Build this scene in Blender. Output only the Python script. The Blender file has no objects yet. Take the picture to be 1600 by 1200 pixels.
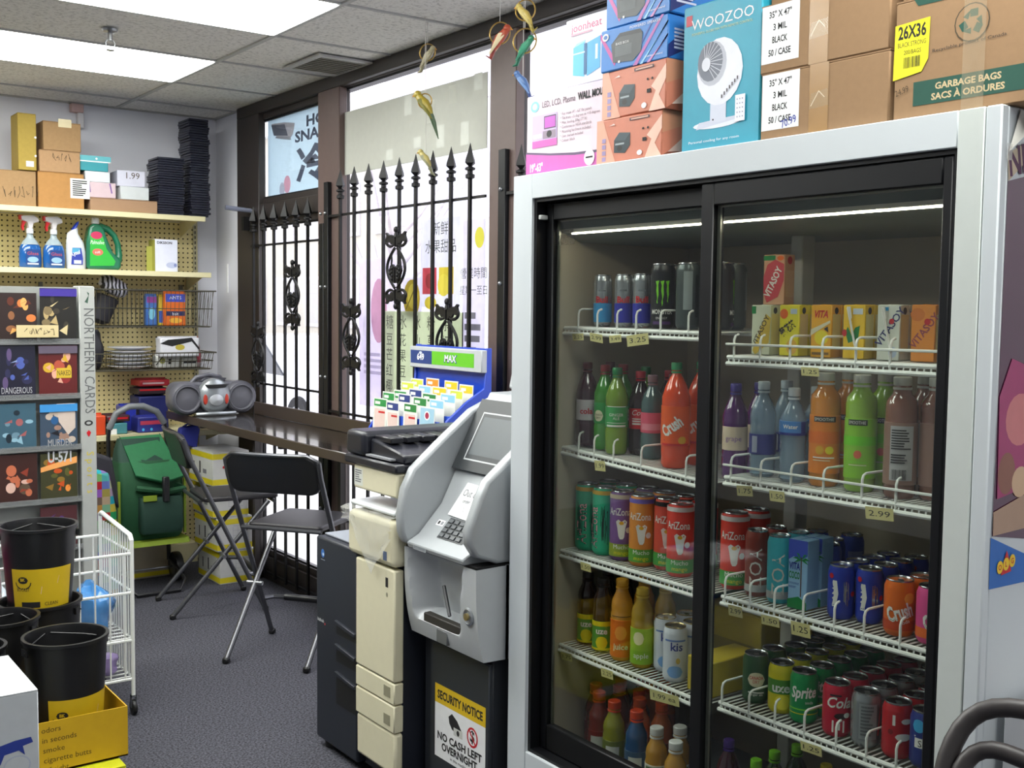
import bpy, math, random
from mathutils import Vector, Matrix
random.seed(11)
SC = bpy.context.scene
COL = SC.collection
PI = math.pi
# ---------------------------------------------------------------- camera, world, exposure
FPX, YAW, PITCH, ROLL = 1723.49, 0.6355009, -0.06856845, 0.01134390
CAM = Vector((0, 0, 1.62))
_f = Vector((math.sin(YAW)*math.cos(PITCH), math.cos(YAW)*math.cos(PITCH), math.sin(PITCH)))
_r = Vector((math.cos(YAW), -math.sin(YAW), 0)); _u = _r.cross(_f)
RT = _r*math.cos(ROLL)+_u*math.sin(ROLL); UP = RT.cross(_f); FW = _f
cam_data = bpy.data.cameras.new('camera'); cam = bpy.data.objects.new('camera', cam_data); COL.objects.link(cam)
cam_data.sensor_fit = 'HORIZONTAL'; cam_data.sensor_width = 36; cam_data.lens = FPX/1600*36
cam_data.clip_start = .05; cam_data.clip_end = 200
m = Matrix((RT, UP, -FW)).transposed().to_4x4(); m.translation = CAM; cam.matrix_world = m
SC.camera = cam
W = bpy.data.worlds.new('overcast_sky'); SC.world = W; W.use_nodes = True
bg = W.node_tree.nodes['Background']; bg.inputs[0].default_value = (.93, .925, 1.0, 1); bg.inputs[1].default_value = 3.2
SC.view_settings.view_transform = 'Standard'; SC.view_settings.look = 'None'
SC.view_settings.exposure = 0.35; SC.view_settings.gamma = 1.0; SC.view_settings.use_curve_mapping = False
LAMP = 11.0       # strength of the ceiling light diffusers
# ---------------------------------------------------------------- measuring helpers (a photo point on a known plane)
def ray(x, y): return RT*((x-800)/FPX) - UP*((y-600)/FPX) + FW
def PX(x, y, c): d = ray(x, y); return CAM+d*((c-CAM.x)/d.x)
def PY(x, y, c): d = ray(x, y); return CAM+d*((c-CAM.y)/d.y)
def PZ(x, y, c): d = ray(x, y); return CAM+d*((c-CAM.z)/d.z)
# ---------------------------------------------------------------- materials
def lin(h):
    h = h.lstrip('#'); o = []
    for i in (0, 2, 4):
        c = int(h[i:i+2], 16)/255; o.append(c/12.92 if c <= .04045 else ((c+.055)/1.055)**2.4)
    return (*o, 1)
_mats = {}
def M(h, rough=.5, metal=0., noise=.06, scale=30., bump=0., spec=.5, trans=0., thru=0., emit=0., alpha=1., coat=0.):
    key = (h, rough, metal, noise, scale, bump, spec, trans, thru, emit, alpha, coat)
    if key in _mats: return _mats[key]
    mt = bpy.data.materials.new('surface_'+h.lstrip('#')); mt.use_nodes = True
    nt = mt.node_tree; b = nt.nodes['Principled BSDF']; L = nt.links.new
    c = lin(h)
    b.inputs['Roughness'].default_value = rough; b.inputs['Metallic'].default_value = metal
    b.inputs['Specular IOR Level'].default_value = spec
    b.inputs['Transmission Weight'].default_value = trans; b.inputs['Coat Weight'].default_value = coat
    tc = nt.nodes.new('ShaderNodeTexCoord')
    nz = nt.nodes.new('ShaderNodeTexNoise'); nz.inputs['Scale'].default_value = scale; nz.inputs['Detail'].default_value = 4
    L(tc.outputs['Object'], nz.inputs['Vector'])
    mx = nt.nodes.new('ShaderNodeMix'); mx.data_type = 'RGBA'
    mx.inputs['A'].default_value = tuple(min(1, v*(1+noise)) for v in c[:3])+(1,)
    mx.inputs['B'].default_value = tuple(v*(1-noise*1.4) for v in c[:3])+(1,)
    L(nz.outputs['Fac'], mx.inputs['Factor']); L(mx.outputs['Result'], b.inputs['Base Color'])
    if bump:
        bp = nt.nodes.new('ShaderNodeBump'); bp.inputs['Strength'].default_value = bump; bp.inputs['Distance'].default_value = .01
        L(nz.outputs['Fac'], bp.inputs['Height']); L(bp.outputs['Normal'], b.inputs['Normal'])
    if emit:
        b.inputs['Emission Color'].default_value = c; b.inputs['Emission Strength'].default_value = emit
    out = nt.nodes['Material Output']
    if thru:                       # thin paper lets light through
        tr = nt.nodes.new('ShaderNodeBsdfTranslucent'); L(mx.outputs['Result'], tr.inputs['Color'])
        ms = nt.nodes.new('ShaderNodeMixShader'); ms.inputs[0].default_value = thru
        L(b.outputs[0], ms.inputs[1]); L(tr.outputs[0], ms.inputs[2]); L(ms.outputs[0], out.inputs[0])
    if alpha < 1:                  # clear plastic film
        tr = nt.nodes.new('ShaderNodeBsdfTransparent')
        ms = nt.nodes.new('ShaderNodeMixShader'); ms.inputs[0].default_value = 1-alpha
        L(b.outputs[0], ms.inputs[1]); L(tr.outputs[0], ms.inputs[2]); L(ms.outputs[0], out.inputs[0])
    _mats[key] = mt; return mt
def glass_mat(name, tint=(1, 1, 1), refl=1.0):
    mt = bpy.data.materials.new(name); mt.use_nodes = True; nt = mt.node_tree; nt.nodes.clear(); L = nt.links.new
    o = nt.nodes.new('ShaderNodeOutputMaterial'); t = nt.nodes.new('ShaderNodeBsdfTransparent'); t.inputs[0].default_value = (*tint, 1)
    g = nt.nodes.new('ShaderNodeBsdfGlossy'); g.inputs['Roughness'].default_value = .02
    fr = nt.nodes.new('ShaderNodeLayerWeight'); fr.inputs[0].default_value = .5       # Schlick: .04 + .9 facing^5, the same on both faces of the pane
    pw = nt.nodes.new('ShaderNodeMath'); pw.operation = 'POWER'; pw.inputs[1].default_value = 5; L(fr.outputs['Facing'], pw.inputs[0])
    mu = nt.nodes.new('ShaderNodeMath'); mu.operation = 'MULTIPLY_ADD'; mu.inputs[1].default_value = .9*refl; mu.inputs[2].default_value = .04*refl
    s = nt.nodes.new('ShaderNodeMixShader'); L(pw.outputs[0], mu.inputs[0]); L(mu.outputs[0], s.inputs[0]); L(t.outputs[0], s.inputs[1]); L(g.outputs[0], s.inputs[2]); L(s.outputs[0], o.inputs[0])
    return mt
GLASS = glass_mat('window_glass', (.96, .97, .98)); COOLER_GLASS = glass_mat('cooler_glass', (.90, .92, .90), .85)
# ---------------------------------------------------------------- mesh builder
_txt = {}
def text_mesh(s, bold=0.):
    k = (s, bold)
    if k not in _txt:
        c = bpy.data.curves.new('lettering', 'FONT'); c.body = s; c.offset = bold; c.resolution_u = 2; c.size = 1
        o = bpy.data.objects.new('lettering', c); COL.objects.link(o)
        e = o.evaluated_get(bpy.context.evaluated_depsgraph_get()); me = e.to_mesh()
        v = [(p.co.x, p.co.y) for p in me.vertices]; f = [tuple(p.vertices) for p in me.polygons]
        e.to_mesh_clear(); bpy.data.objects.remove(o); bpy.data.curves.remove(c)
        x0 = min([p[0] for p in v], default=0); x1 = max([p[0] for p in v], default=1)
        _txt[k] = ([(p[0]-x0, p[1]) for p in v], f, x1-x0)
    return _txt[k]
class MB:
    def __init__(s): s.v = []; s.f = []; s.mi = []; s.ms = []; s.T = None
    def add(s, vs, fs, m):
        if m not in s.ms: s.ms.append(m)
        i = s.ms.index(m); n = len(s.v)
        for p in vs:
            p = Vector(p); s.v.append(s.T @ p if s.T is not None else p)
        for f in fs: s.f.append([k+n for k in f]); s.mi.append(i)
        return s
    def box(s, a, b, m):
        (x0, y0, z0), (x1, y1, z1) = a, b
        x0, x1 = sorted((x0, x1)); y0, y1 = sorted((y0, y1)); z0, z1 = sorted((z0, z1))
        return s.add([(x0, y0, z0), (x1, y0, z0), (x1, y1, z0), (x0, y1, z0), (x0, y0, z1), (x1, y0, z1), (x1, y1, z1), (x0, y1, z1)],
                     [(0, 3, 2, 1), (4, 5, 6, 7), (0, 1, 5, 4), (1, 2, 6, 5), (2, 3, 7, 6), (3, 0, 4, 7)], m)
    def cbox(s, c, d, m, rot=None):
        h = Vector(d)/2; q = [Vector((i*h.x, j*h.y, k*h.z)) for k in (-1, 1) for i, j in ((-1, -1), (1, -1), (1, 1), (-1, 1))]
        if rot is not None: q = [rot @ p for p in q]
        return s.add([p+Vector(c) for p in q], [(0, 3, 2, 1), (4, 5, 6, 7), (0, 1, 5, 4), (1, 2, 6, 5), (2, 3, 7, 6), (3, 0, 4, 7)], m)
    def prism(s, pts, ax, lo, hi, m):
        def P(a, b, w): return (w, a, b) if ax == 'x' else (a, w, b) if ax == 'y' else (a, b, w)
        n = len(pts); ar = sum(pts[i][0]*pts[(i+1) % n][1]-pts[(i+1) % n][0]*pts[i][1] for i in range(n))
        if (ar < 0) != (ax == 'y'): pts = pts[::-1]
        vs = [P(a, b, lo) for a, b in pts]+[P(a, b, hi) for a, b in pts]
        return s.add(vs, [tuple(range(n))[::-1], tuple(range(n, 2*n))]+[(i, (i+1) % n, n+(i+1) % n, n+i) for i in range(n)], m)
    def tube(s, path, r, m, n=8, closed=False):
        P = [Vector(p) for p in path]; k = len(P); rs = r if isinstance(r, (list, tuple)) else [r]*k
        tan = []
        for i in range(k):
            a = P[(i-1) % k] if (closed or i) else P[i]; b = P[(i+1) % k] if (closed or i < k-1) else P[i]
            t = b-a; tan.append(t.normalized() if t.length > 1e-9 else Vector((0, 0, 1)))
        t0 = tan[0]; a = Vector((0, 0, 1)) if abs(t0.z) < .9 else Vector((1, 0, 0)); nrm = (a-t0*a.dot(t0)).normalized()
        vs = []
        for i in range(k):
            t = tan[i]; nrm = (nrm-t*nrm.dot(t)); nrm = nrm.normalized() if nrm.length > 1e-6 else t.orthogonal().normalized(); b = t.cross(nrm)
            for j in range(n):
                q = 2*PI*j/n; vs.append(P[i]+(nrm*math.cos(q)+b*math.sin(q))*rs[i])
        fs = []
        for i in range(k if closed else k-1):
            i2 = (i+1) % k
            for j in range(n): fs.append((i*n+j, i*n+(j+1) % n, i2*n+(j+1) % n, i2*n+j))
        if not closed: fs += [tuple(range(n))[::-1], tuple(range((k-1)*n, k*n))]
        return s.add(vs, fs, m)
    def lathe(s, prof, m, n=20, c=(0, 0, 0), sx=1., sy=1.):
        vs = []; fs = []; k = len(prof)
        for r, z in prof:
            for j in range(n): q = 2*PI*j/n; vs.append((c[0]+r*sx*math.cos(q), c[1]+r*sy*math.sin(q), c[2]+z))
        for i in range(k-1):
            for j in range(n): fs.append((i*n+j, i*n+(j+1) % n, (i+1)*n+(j+1) % n, (i+1)*n+j))
        shut = prof[0] != prof[-1]
        if shut and prof[0][0] > 1e-5: fs.append(tuple(range(n))[::-1])
        if shut and prof[-1][0] > 1e-5: fs.append(tuple(range((k-1)*n, k*n)))
        return s.add(vs, fs, m)
    def loft(s, rings, m, caps=True):
        n = len(rings[0]); vs = [p for r in rings for p in r]; fs = []
        for i in range(len(rings)-1):
            for j in range(n): fs.append((i*n+j, i*n+(j+1) % n, (i+1)*n+(j+1) % n, (i+1)*n+j))
        if caps: fs += [tuple(range(n))[::-1], tuple(range((len(rings)-1)*n, len(rings)*n))]
        return s.add(vs, fs, m)
    def ball(s, c, r, m, n=12, k=8):
        rx, ry, rz = (r, r, r) if not isinstance(r, (tuple, list)) else r
        pr = [(max(1e-6, math.sin(PI*i/k)), -math.cos(PI*i/k)) for i in range(k+1)]
        vs = []; fs = []
        for a, z in pr:
            for j in range(n): q = 2*PI*j/n; vs.append((c[0]+rx*a*math.cos(q), c[1]+ry*a*math.sin(q), c[2]+rz*z))
        for i in range(k):
            for j in range(n): fs.append((i*n+j, i*n+(j+1) % n, (i+1)*n+(j+1) % n, (i+1)*n+j))
        return s.add(vs, fs, m)
    def decal(s, fn, items, curved=0., lift=.0006):
        for i, it in enumerate(items):
            d = lift+.00009*i+(.0005 if curved and it[0] == 't' else 0); k = it[0]
            if k == 'r':
                _, x0, y0, x1, y1, m = it; q = max(1, int(math.ceil(abs(x1-x0)/curved))) if curved else 1
                vs = []
                for j in range(q+1): x = x0+(x1-x0)*j/q; vs += [fn(x, y0, d), fn(x, y1, d)]
                s.add(vs, [(2*j, 2*j+2, 2*j+3, 2*j+1) for j in range(q)], m)
            elif k == 'e':
                _, cx, cy, rx, ry, m = it; q = 18; vs = []; w = 6 if curved else 1
                pts = [(cx+rx*math.cos(2*PI*j/q), cy+ry*math.sin(2*PI*j/q)) for j in range(q)]
                if curved:
                    vs = []; nn = 8
                    for j in range(nn+1):
                        x = -1+2*j/nn; h = math.sqrt(max(0, 1-x*x))+.02; vs += [fn(cx+rx*x, cy-ry*h, d), fn(cx+rx*x, cy+ry*h, d)]
                    s.add(vs, [(2*j, 2*j+2, 2*j+3, 2*j+1) for j in range(nn)], m)
                else: s.add([fn(x, y, d) for x, y in pts], [tuple(range(q))], m)
            elif k == 'p':
                s.add([fn(x, y, d) for x, y in it[1]], [tuple(range(len(it[1])))], it[2])
            elif k == 'l':
                _, pts, w, m = it
                for a, b in zip(pts, pts[1:]):
                    dx, dy = b[0]-a[0], b[1]-a[1]; L = math.hypot(dx, dy) or 1; ox, oy = -dy/L*w/2, dx/L*w/2; ex, ey = dx/L*w/3, dy/L*w/3
                    s.add([fn(a[0]-ox-ex, a[1]-oy-ey, d), fn(b[0]-ox+ex, b[1]-oy+ey, d), fn(b[0]+ox+ex, b[1]+oy+ey, d), fn(a[0]+ox-ex, a[1]+oy-ey, d)], [(0, 1, 2, 3)], m)
            elif k == 't':
                _, t, x, y, h, m = it[:6]; o = it[6] if len(it) > 6 else {}
                v, f, w = text_mesh(t, o.get('bold', 0)); sc = h/.69; sx = sc*o.get('sx', 1)
                if 'w' in o: sx = o['w']/max(w, .01)
                al = o.get('al', 'l'); x0 = x-(w*sx if al == 'r' else w*sx/2 if al == 'c' else 0); ra = math.radians(o.get('rot', 0)); sh = o.get('shear', 0); cx = x; cy = y
                pts = []
                for a, b in v:
                    X = x0+a*sx+sh*b*sc; Y = y+b*sc
                    if ra: X, Y = cx+(X-cx)*math.cos(ra)-(Y-cy)*math.sin(ra), cy+(X-cx)*math.sin(ra)+(Y-cy)*math.cos(ra)
                    pts.append(fn(X, Y, d))
                s.add(pts, f, m)
        return s
    def build(s, name, parent=None, bevel=0., seg=1, off=None, sub=0):
        if off is None: off = OFF.get(parent.name, Vector()) if parent else Vector()
        me = bpy.data.meshes.new(name); me.from_pydata([tuple(p-off) for p in s.v], [], s.f)
        for mt in s.ms: me.materials.append(mt)
        me.polygons.foreach_set('material_index', s.mi); me.polygons.foreach_set('use_smooth', [True]*len(s.f))
        me.validate(); me.update()
        try: me.set_sharp_from_angle(angle=.75)
        except Exception: pass
        o = bpy.data.objects.new(name, me); COL.objects.link(o)
        if parent: o.parent = parent
        OFF[o.name] = off
        if bevel:
            b = o.modifiers.new('soft_edges', 'BEVEL'); b.width = bevel; b.segments = seg; b.limit_method = 'ANGLE'; b.angle_limit = .7
        if sub:
            b = o.modifiers.new('smooth', 'SUBSURF'); b.levels = sub; b.render_levels = sub
        return o
OFF = {}
def tag(o, label, cat, group=None):
    o['label'] = label; o['category'] = cat
    if group: o['group'] = group
    return o
def thing(name, label, cat, loc=(0, 0, 0), rot=0., group=None, local=False):
    """Empty at the thing's base; parts are modelled in room coordinates unless local"""
    o = bpy.data.objects.new(name, None); o.empty_display_size = .05; COL.objects.link(o); o.location = loc; o.rotation_euler = (0, 0, rot)
    tag(o, label, cat, group); OFF[o.name] = Vector() if local else Vector(loc)
    return o
def solo(name, mb, label, cat, group=None, **kw):
    xs = [p.x for p in mb.v]; ys = [p.y for p in mb.v]; zs = [p.z for p in mb.v]
    c = Vector(((min(xs)+max(xs))/2, (min(ys)+max(ys))/2, min(zs)))
    o = mb.build(name, None, off=c, **kw); o.location = c
    return tag(o, label, cat, group)
def structure(name, mb, parent=None, **kw):
    o = mb.build(name, parent, **kw); o['kind'] = 'structure'; return o
def dup(o, loc=None, rot=None, label=None, group=None, parent=None):
    c = o.copy(); COL.objects.link(c); OFF[c.name] = OFF.get(o.name, Vector())
    if parent: c.parent = parent
    if loc is not None: c.location = loc
    if rot is not None: c.rotation_euler = (0, 0, rot)
    if label: c['label'] = label
    if group: c['group'] = group
    for ch in list(o.children): dup(ch, parent=c)
    return c
def flat(o, u, v):
    o = Vector(o); u = Vector(u).normalized(); v = Vector(v).normalized(); n = u.cross(v)
    return lambda x, y, d: o+u*x+v*y+n*d
def face_nx(x, y1, z0): return flat((x, y1, z0), (0, -1, 0), (0, 0, 1))      # a face towards -X, read from the room
def face_ny(x0, y, z0): return flat((x0, y, z0), (1, 0, 0), (0, 0, 1))       # a face towards -Y
def wrap(R, z0=0., a0=PI): return lambda x, y, d: Vector(((R+d)*math.cos(a0+x/R), (R+d)*math.sin(a0+x/R), z0+y))
def arc(c, r, a0, a1, n, f):
    return [f(c[0]+r*math.cos(a0+(a1-a0)*i/n), c[1]+r*math.sin(a0+(a1-a0)*i/n)) for i in range(n+1)]
def roundrect(x0, y0, x1, y1, r, n=4):
    o = []
    for cx, cy, a in ((x1-r, y1-r, 0), (x0+r, y1-r, PI/2), (x0+r, y0+r, PI), (x1-r, y0+r, 1.5*PI)):
        o += [(cx+r*math.cos(a+PI/2*i/n), cy+r*math.sin(a+PI/2*i/n)) for i in range(n+1)]
    return o
def scribble(x, y, w, h, n, m, wd, seed=1):
    R = random.Random(seed); out = []
    for i in range(n):
        cx = x+w*(i+.5)/n; out.append(('l', [(cx+R.uniform(-.5, .5)*w/n, y+R.random()*h) for _ in range(4)], wd, m))
    return out
def lines(x, y, w, h, n, m, seed=1, fill=.55):
    R = random.Random(seed); out = []; p = h/n
    for i in range(n): out.append(('r', x, y+h-p*(i+fill), x+w*R.uniform(.6, 1), y+h-p*i, m))
    return out
def barcode(x, y, w, h, m, n=14, seed=3):
    R = random.Random(seed); return [('r', x+w*i/n, y, x+w*(i+R.uniform(.25, .7))/n, y+h, m) for i in range(n)]
BLACK = M('#101012', .5); WHITE = M('#e8e9ea', .5); DARKTXT = M('#1b1a1c', .7)
CARD = M('#a88560', .85, noise=.1, scale=60); CARD2 = M('#9c7c55', .85, noise=.1, scale=60); CARDO = M('#ab7d47', .85, noise=.1, scale=50); CARDY = M('#a28a3c', .8, noise=.1, scale=50)
TAPE = M('#a98a5c', .15, noise=.1); TAPEC = M('#d8c9ac', .12, noise=.25, scale=80, alpha=.22)
WHITEMETAL = M('#c6ccd0', .35, noise=.03, scale=4); BLACKFRAME = M('#0d0e11', .4, noise=.1, spec=.3); STEEL = M('#9b9da0', .3, metal=.9)
WIRE = M('#e6e8e4', .35); BROWN = M('#5a4a46', .45, noise=.08); DKBROWN = M('#2b2523', .45, noise=.1); IRON = M('#0b0a0c', .5, noise=.1, spec=.35)
def carton(name, label, x0, x1, y0, y1, z0, z1, m, cat='box', front=None, side=None, top=None, rot=0., group=None, tape=None, flaps=True, bevel=.003, body='body'):
    cx, cy = (x0+x1)/2, (y0+y1)/2; a, b, h = (x1-x0)/2, (y1-y0)/2, z1-z0
    t = thing(name, label, cat, (cx, cy, z0), rot, group, local=True)
    MB().box((-a, -b, 0), (a, b, h-(.003 if flaps else 0)), m).build(body, t, bevel=bevel)
    if flaps:
        for s in (-1, 1):
            MB().box((-a+.001, s*.0015, h-.003), (a-.001, s*b, h), m).build('flap', t)
    if tape:
        q = MB(); w = .024
        q.box((-a-.0008, -w, h*.55), (-a+.001, w, h+.0005), tape).box((-a, -w, h), (a, w, h+.001), tape); q.build('tape', t)
    for nm, its, fn in (('front', front, face_nx(-a, b, 0)), ('side', side, face_ny(-a, -b, 0)), ('top', top, flat((-a, b, h), (0, -1, 0), (1, 0, 0)))):
        if its: MB().decal(fn, its).build('printed_'+nm, t)
    return t
# ================================================================ the room
def speckle(name, c1, c2, scale, rough, bump=.3, lo=.4, hi=.62):
    mt = bpy.data.materials.new(name); mt.use_nodes = True; nt = mt.node_tree; b = nt.nodes['Principled BSDF']; L = nt.links.new
    tc = nt.nodes.new('ShaderNodeTexCoord'); a = nt.nodes.new('ShaderNodeTexNoise'); a.inputs['Scale'].default_value = scale; a.inputs['Detail'].default_value = 6; a.inputs['Roughness'].default_value = .75
    r = nt.nodes.new('ShaderNodeValToRGB'); r.color_ramp.elements[0].position = lo; r.color_ramp.elements[1].position = hi
    r.color_ramp.elements[0].color = lin(c1); r.color_ramp.elements[1].color = lin(c2)
    L(tc.outputs['Object'], a.inputs['Vector']); L(a.outputs['Fac'], r.inputs['Fac']); L(r.outputs['Color'], b.inputs['Base Color'])
    bp = nt.nodes.new('ShaderNodeBump'); bp.inputs['Strength'].default_value = bump; bp.inputs['Distance'].default_value = .004
    L(a.outputs['Fac'], bp.inputs['Height']); L(bp.outputs['Normal'], b.inputs['Normal']); b.inputs['Roughness'].default_value = rough
    b.inputs['Specular IOR Level'].default_value = .15
    return mt
CARPET = speckle('carpet_pile', '#27272c', '#606069', 120, .95, .8)
TILE = speckle('ceiling_tile_fissured', '#bab8b4', '#e4e2de', 55, .95, .4, .36, .5)
PLASTER = M('#dddee7', .9, noise=.03, scale=6); TBAR = M('#b4b4b2', .6)
WX, WY, CZ = 2.70, 6.88, 2.80
structure('floor', MB().box((-3.2, -2.6, -.05), (2.72, 6.95, 0), CARPET))
structure('wall_back', MB().box((-3.2, WY, 0), (2.85, WY+.1, CZ+.1), PLASTER))
structure('wall_left', MB().box((-3.3, -2.6, 0), (-3.2, WY, CZ+.1), PLASTER))
structure('wall_front', MB().box((-3.2, -2.7, 0), (2.85, -2.6, CZ+.1), PLASTER))
structure('wall_right', MB().box((WX, 6.43, 0), (WX+.12, WY, CZ), PLASTER).box((WX, -2.6, 0), (WX+.12, .9, CZ), PLASTER))
ceil = structure('ceiling', MB().box((-3.3, -2.7, CZ+.035), (2.85, 6.98, CZ+.13), M('#8a8a88', .9)))
gx = [2.69, 2.07, .83, -.41, -1.65, -2.89]      # grid lines across the room
gy = [6.53-.645*i for i in range(-1, 15)]
LIGHTS = [(3, 1), (1, 1), (3, 3), (1, 3)]
lit = {}
tile = None; far = MB()
lamps_y = [gy.index(y) for y in gy]
light_rows = (2, 4, 6, 9, 12)                   # rows (between gy[i+1] and gy[i]) that hold lamps; the unseen nearer rows are added to light the room
light_cols = ((1,), (2,))
lampcells = {(c, r) for r in light_rows for cc in light_cols for c in cc if not (c == 2 and r > 6)}
for c in range(len(gx)-1):
    for r in range(len(gy)-1):
        if (c, r) in lampcells: continue
        x1, x0, y1, y0 = gx[c], gx[c+1], gy[r], gy[r+1]
        x1 = min(x1, WX-.005); y1 = min(y1, WY-.002)
        if y1 <= y0: continue
        if r <= 6 and c <= 2:
            if r == 0 or c == 0:
                o = structure('ceiling_tile', MB().box((x0+.006, y0+.006, CZ+.004), (x1-.006, y1-(.006 if r else 0), CZ+.03), TILE), ceil); continue
            if tile is None:
                tile = bpy.data.meshes.new('ceiling_tile')
                q = MB().box((-.614, -.3165, .004), (.614, .3165, .03), TILE); tile.from_pydata([tuple(p) for p in q.v], [], q.f); tile.materials.append(TILE)
            o = bpy.data.objects.new('ceiling_tile', tile); COL.objects.link(o); o.parent = ceil; o.location = ((x0+x1)/2, (y0+y1)/2, CZ); o['kind'] = 'structure'
        else: far.box((x0+.006, y0+.006, CZ+.004), (x1-.006, y1-.006, CZ+.03), TILE)
o = far.build('outlying_tiles', ceil); o['kind'] = 'stuff'
g = MB()
for x in gx: g.box((x-.009, -2.6, CZ-.004), (x+.012, WY, CZ+.005), TBAR)
for y in gy:
    if y < WY: g.box((-3.2, y-.007, CZ-.0035), (WX, y+.007, CZ+.005), TBAR)
g.box((-3.2, WY-.02, CZ-.004), (WX, WY, CZ+.004), TBAR)
structure('ceiling_grid', g, ceil)
# lamps in the ceiling
DIFF = M('#fdfffa', .6, emit=LAMP, noise=0)
names = {(3, 2): 'long fluorescent panel, the farther of the two in the ceiling grid', (3, 4): 'long fluorescent panel, the nearer of the two, cut by the frame top'}
for r in light_rows:
    for cc in light_cols:
        x1, x0, y1, y0 = gx[cc[0]], gx[cc[-1]+1], gy[r], gy[r+1]
        if (cc[0], r) not in lampcells: continue
        if cc[0] == 1:
            lb = 'glowing ceiling panel ending by the sprinkler head, nearer the back shelves' if r == 2 else 'glowing ceiling panel at the top edge of the picture' if r == 4 else 'glowing ceiling panel behind the camera in row %s' % 'abcdefghijklm'[r]
        elif cc[0] == 2:
            lb = 'glowing ceiling panel at the left picture edge, nearer the back shelves' if r == 2 else 'glowing ceiling panel outside the frame at left, row %s' % 'abcdefghijklm'[r]
        else: lb = 'glowing ceiling panel far left outside the frame, row %s' % 'abcdefghijklm'[r]
        t = thing('ceiling_light', lb, 'ceiling light', ((x0+x1)/2, (y0+y1)/2, CZ-.01), group='fluorescent panels in the ceiling grid')
        a = .012
        MB().box((x0+a, y0+a, CZ+.002), (x1-a, y1-a, CZ+.034), WHITEMETAL).build('housing', t)
        MB().box((x0+.025, y0+.025, CZ-.006), (x1-.012, y1-.025, CZ+.0015), DIFF).build('diffuser', t)
# vent
t = thing('ceiling_vent', 'square return air grille in the ceiling above the window header', 'vent', (2.5, 4.96, 2.79)); q = MB()
q.box((2.37, 4.76, 2.788), (2.67, 4.80, 2.797), TBAR).box((2.37, 5.12, 2.788), (2.67, 5.16, 2.797), TBAR).box((2.37, 4.80, 2.788), (2.40, 5.12, 2.797), TBAR).box((2.64, 4.80, 2.788), (2.67, 5.12, 2.797), TBAR); q.build('frame', t)
for i in range(9): MB().cbox((2.52, 4.818+.0355*i, 2.793), (.24, .031, .002), M('#b5b2a6', .6), Matrix.Rotation(.5, 3, 'X')).build('slat', t)
MB().box((2.40, 4.80, 2.7965), (2.64, 5.12, 2.7975), M('#7d786a', .9)).build('backing', t)
# sprinkler
t = thing('sprinkler_head', 'chrome fire sprinkler head hanging between the two ceiling lights', 'sprinkler', (1.466, 4.931, 2.70)); c = (1.466, 4.931, 0)
MB().lathe([(.001, 2.8), (.034, 2.798), (.03, 2.788), (.012, 2.782)][::-1], STEEL, 16, c).build('escutcheon', t)
MB().lathe([(.011, 2.750), (.011, 2.785)], STEEL, 12, c).build('pipe', t)
q = MB()
for s in (-1, 1): q.tube([(1.466+s*.009, 4.931, 2.755), (1.466+s*.02, 4.931, 2.74), (1.466+s*.016, 4.931, 2.722), (1.466, 4.931, 2.712)], .003, STEEL, 6)
q.build('yoke', t)
MB().lathe([(.004, 2.704), (.018, 2.708), (.018, 2.711), (.004, 2.712)], STEEL, 14, c).build('deflector', t)
# small pipe stub high on the back wall
t = thing('wall_fitting', 'small pinkish white plastic fitting high on the back wall above the cartons', 'fitting', tuple(PY(122, 180, 6.86)))
p = PY(120, 172, 6.85); MB().cbox((p.x, 6.855, p.z+.01), (.07, .05, .05), M('#c9a9a6', .6)).build('cap', t, bevel=.004)
MB().cbox((p.x+.02, 6.855, p.z-.06), (.035, .045, .09), M('#cfcdd2', .6)).build('stem', t, bevel=.004)
# ---------------------------------------------------------------- window wall
def glazing(n, y0, y1, z0, z1, parts=None):
    fr = MB(); w = .035
    for a, b, c, d in ((y0, y1, z0, z0+w), (y0, y1, z1-w, z1), (y0, y0+w, z0+w, z1-w), (y1-w, y1, z0+w, z1-w)): fr.box((2.685, a, c), (2.745, b, d), DKBROWN)
    o = structure('window_%d' % n, fr, bevel=.002)
    p = structure('pane', MB().box((2.712, y0+w-.005, z0+w-.005), (2.718, y1-w+.005, z1-w+.005), GLASS), o)
    q = MB()
    for a, b, c, d in ((y0+w, y1-w, z0+w, z0+w+.01), (y0+w, y1-w, z1-w-.01, z1-w), (y0+w, y0+w+.01, z0+w, z1-w), (y1-w-.01, y1-w, z0+w, z1-w)): q.box((2.70, a, c), (2.711, b, d), BLACKFRAME)
    structure('glazing_bead', q, o); return o
glazing(1, 5.35, 6.25, 2.21, 2.735)
glazing(2, 5.35, 6.25, .14, 2.12)
glazing(3, 3.765, 5.19, .14, 2.765)
glazing(4, 1.10, 3.655, .14, 2.765)
def member(n, a, b, m, nm='trim'): return structure('%s_%d' % (nm, n), MB().box(a, b, m), bevel=.003)
member(1, (2.655, .9, 2.735), (2.79, 6.43, 2.80), DKBROWN)          # header
member(2, (2.655, 6.11, 0), (2.695, 6.43, 2.735), DKBROWN)            # far jamb
member(3, (2.655, 5.105, 0), (2.70, 5.345, 2.735), BROWN)           # mullion between the bays
member(4, (2.655, 3.595, 0), (2.70, 3.775, 2.735), BROWN)           # mullion behind the fridge corner
member(5, (2.66, 5.345, 2.12), (2.725, 6.11, 2.21), DKBROWN)         # transom bar
member(6, (2.665, .9, 0), (2.725, 5.105, .14), DKBROWN); member(7, (2.665, 5.345, 0), (2.725, 6.11, .14), DKBROWN)
member(8, (2.655, .9, .14), (2.79, 1.10, 2.735), BROWN)
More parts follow.
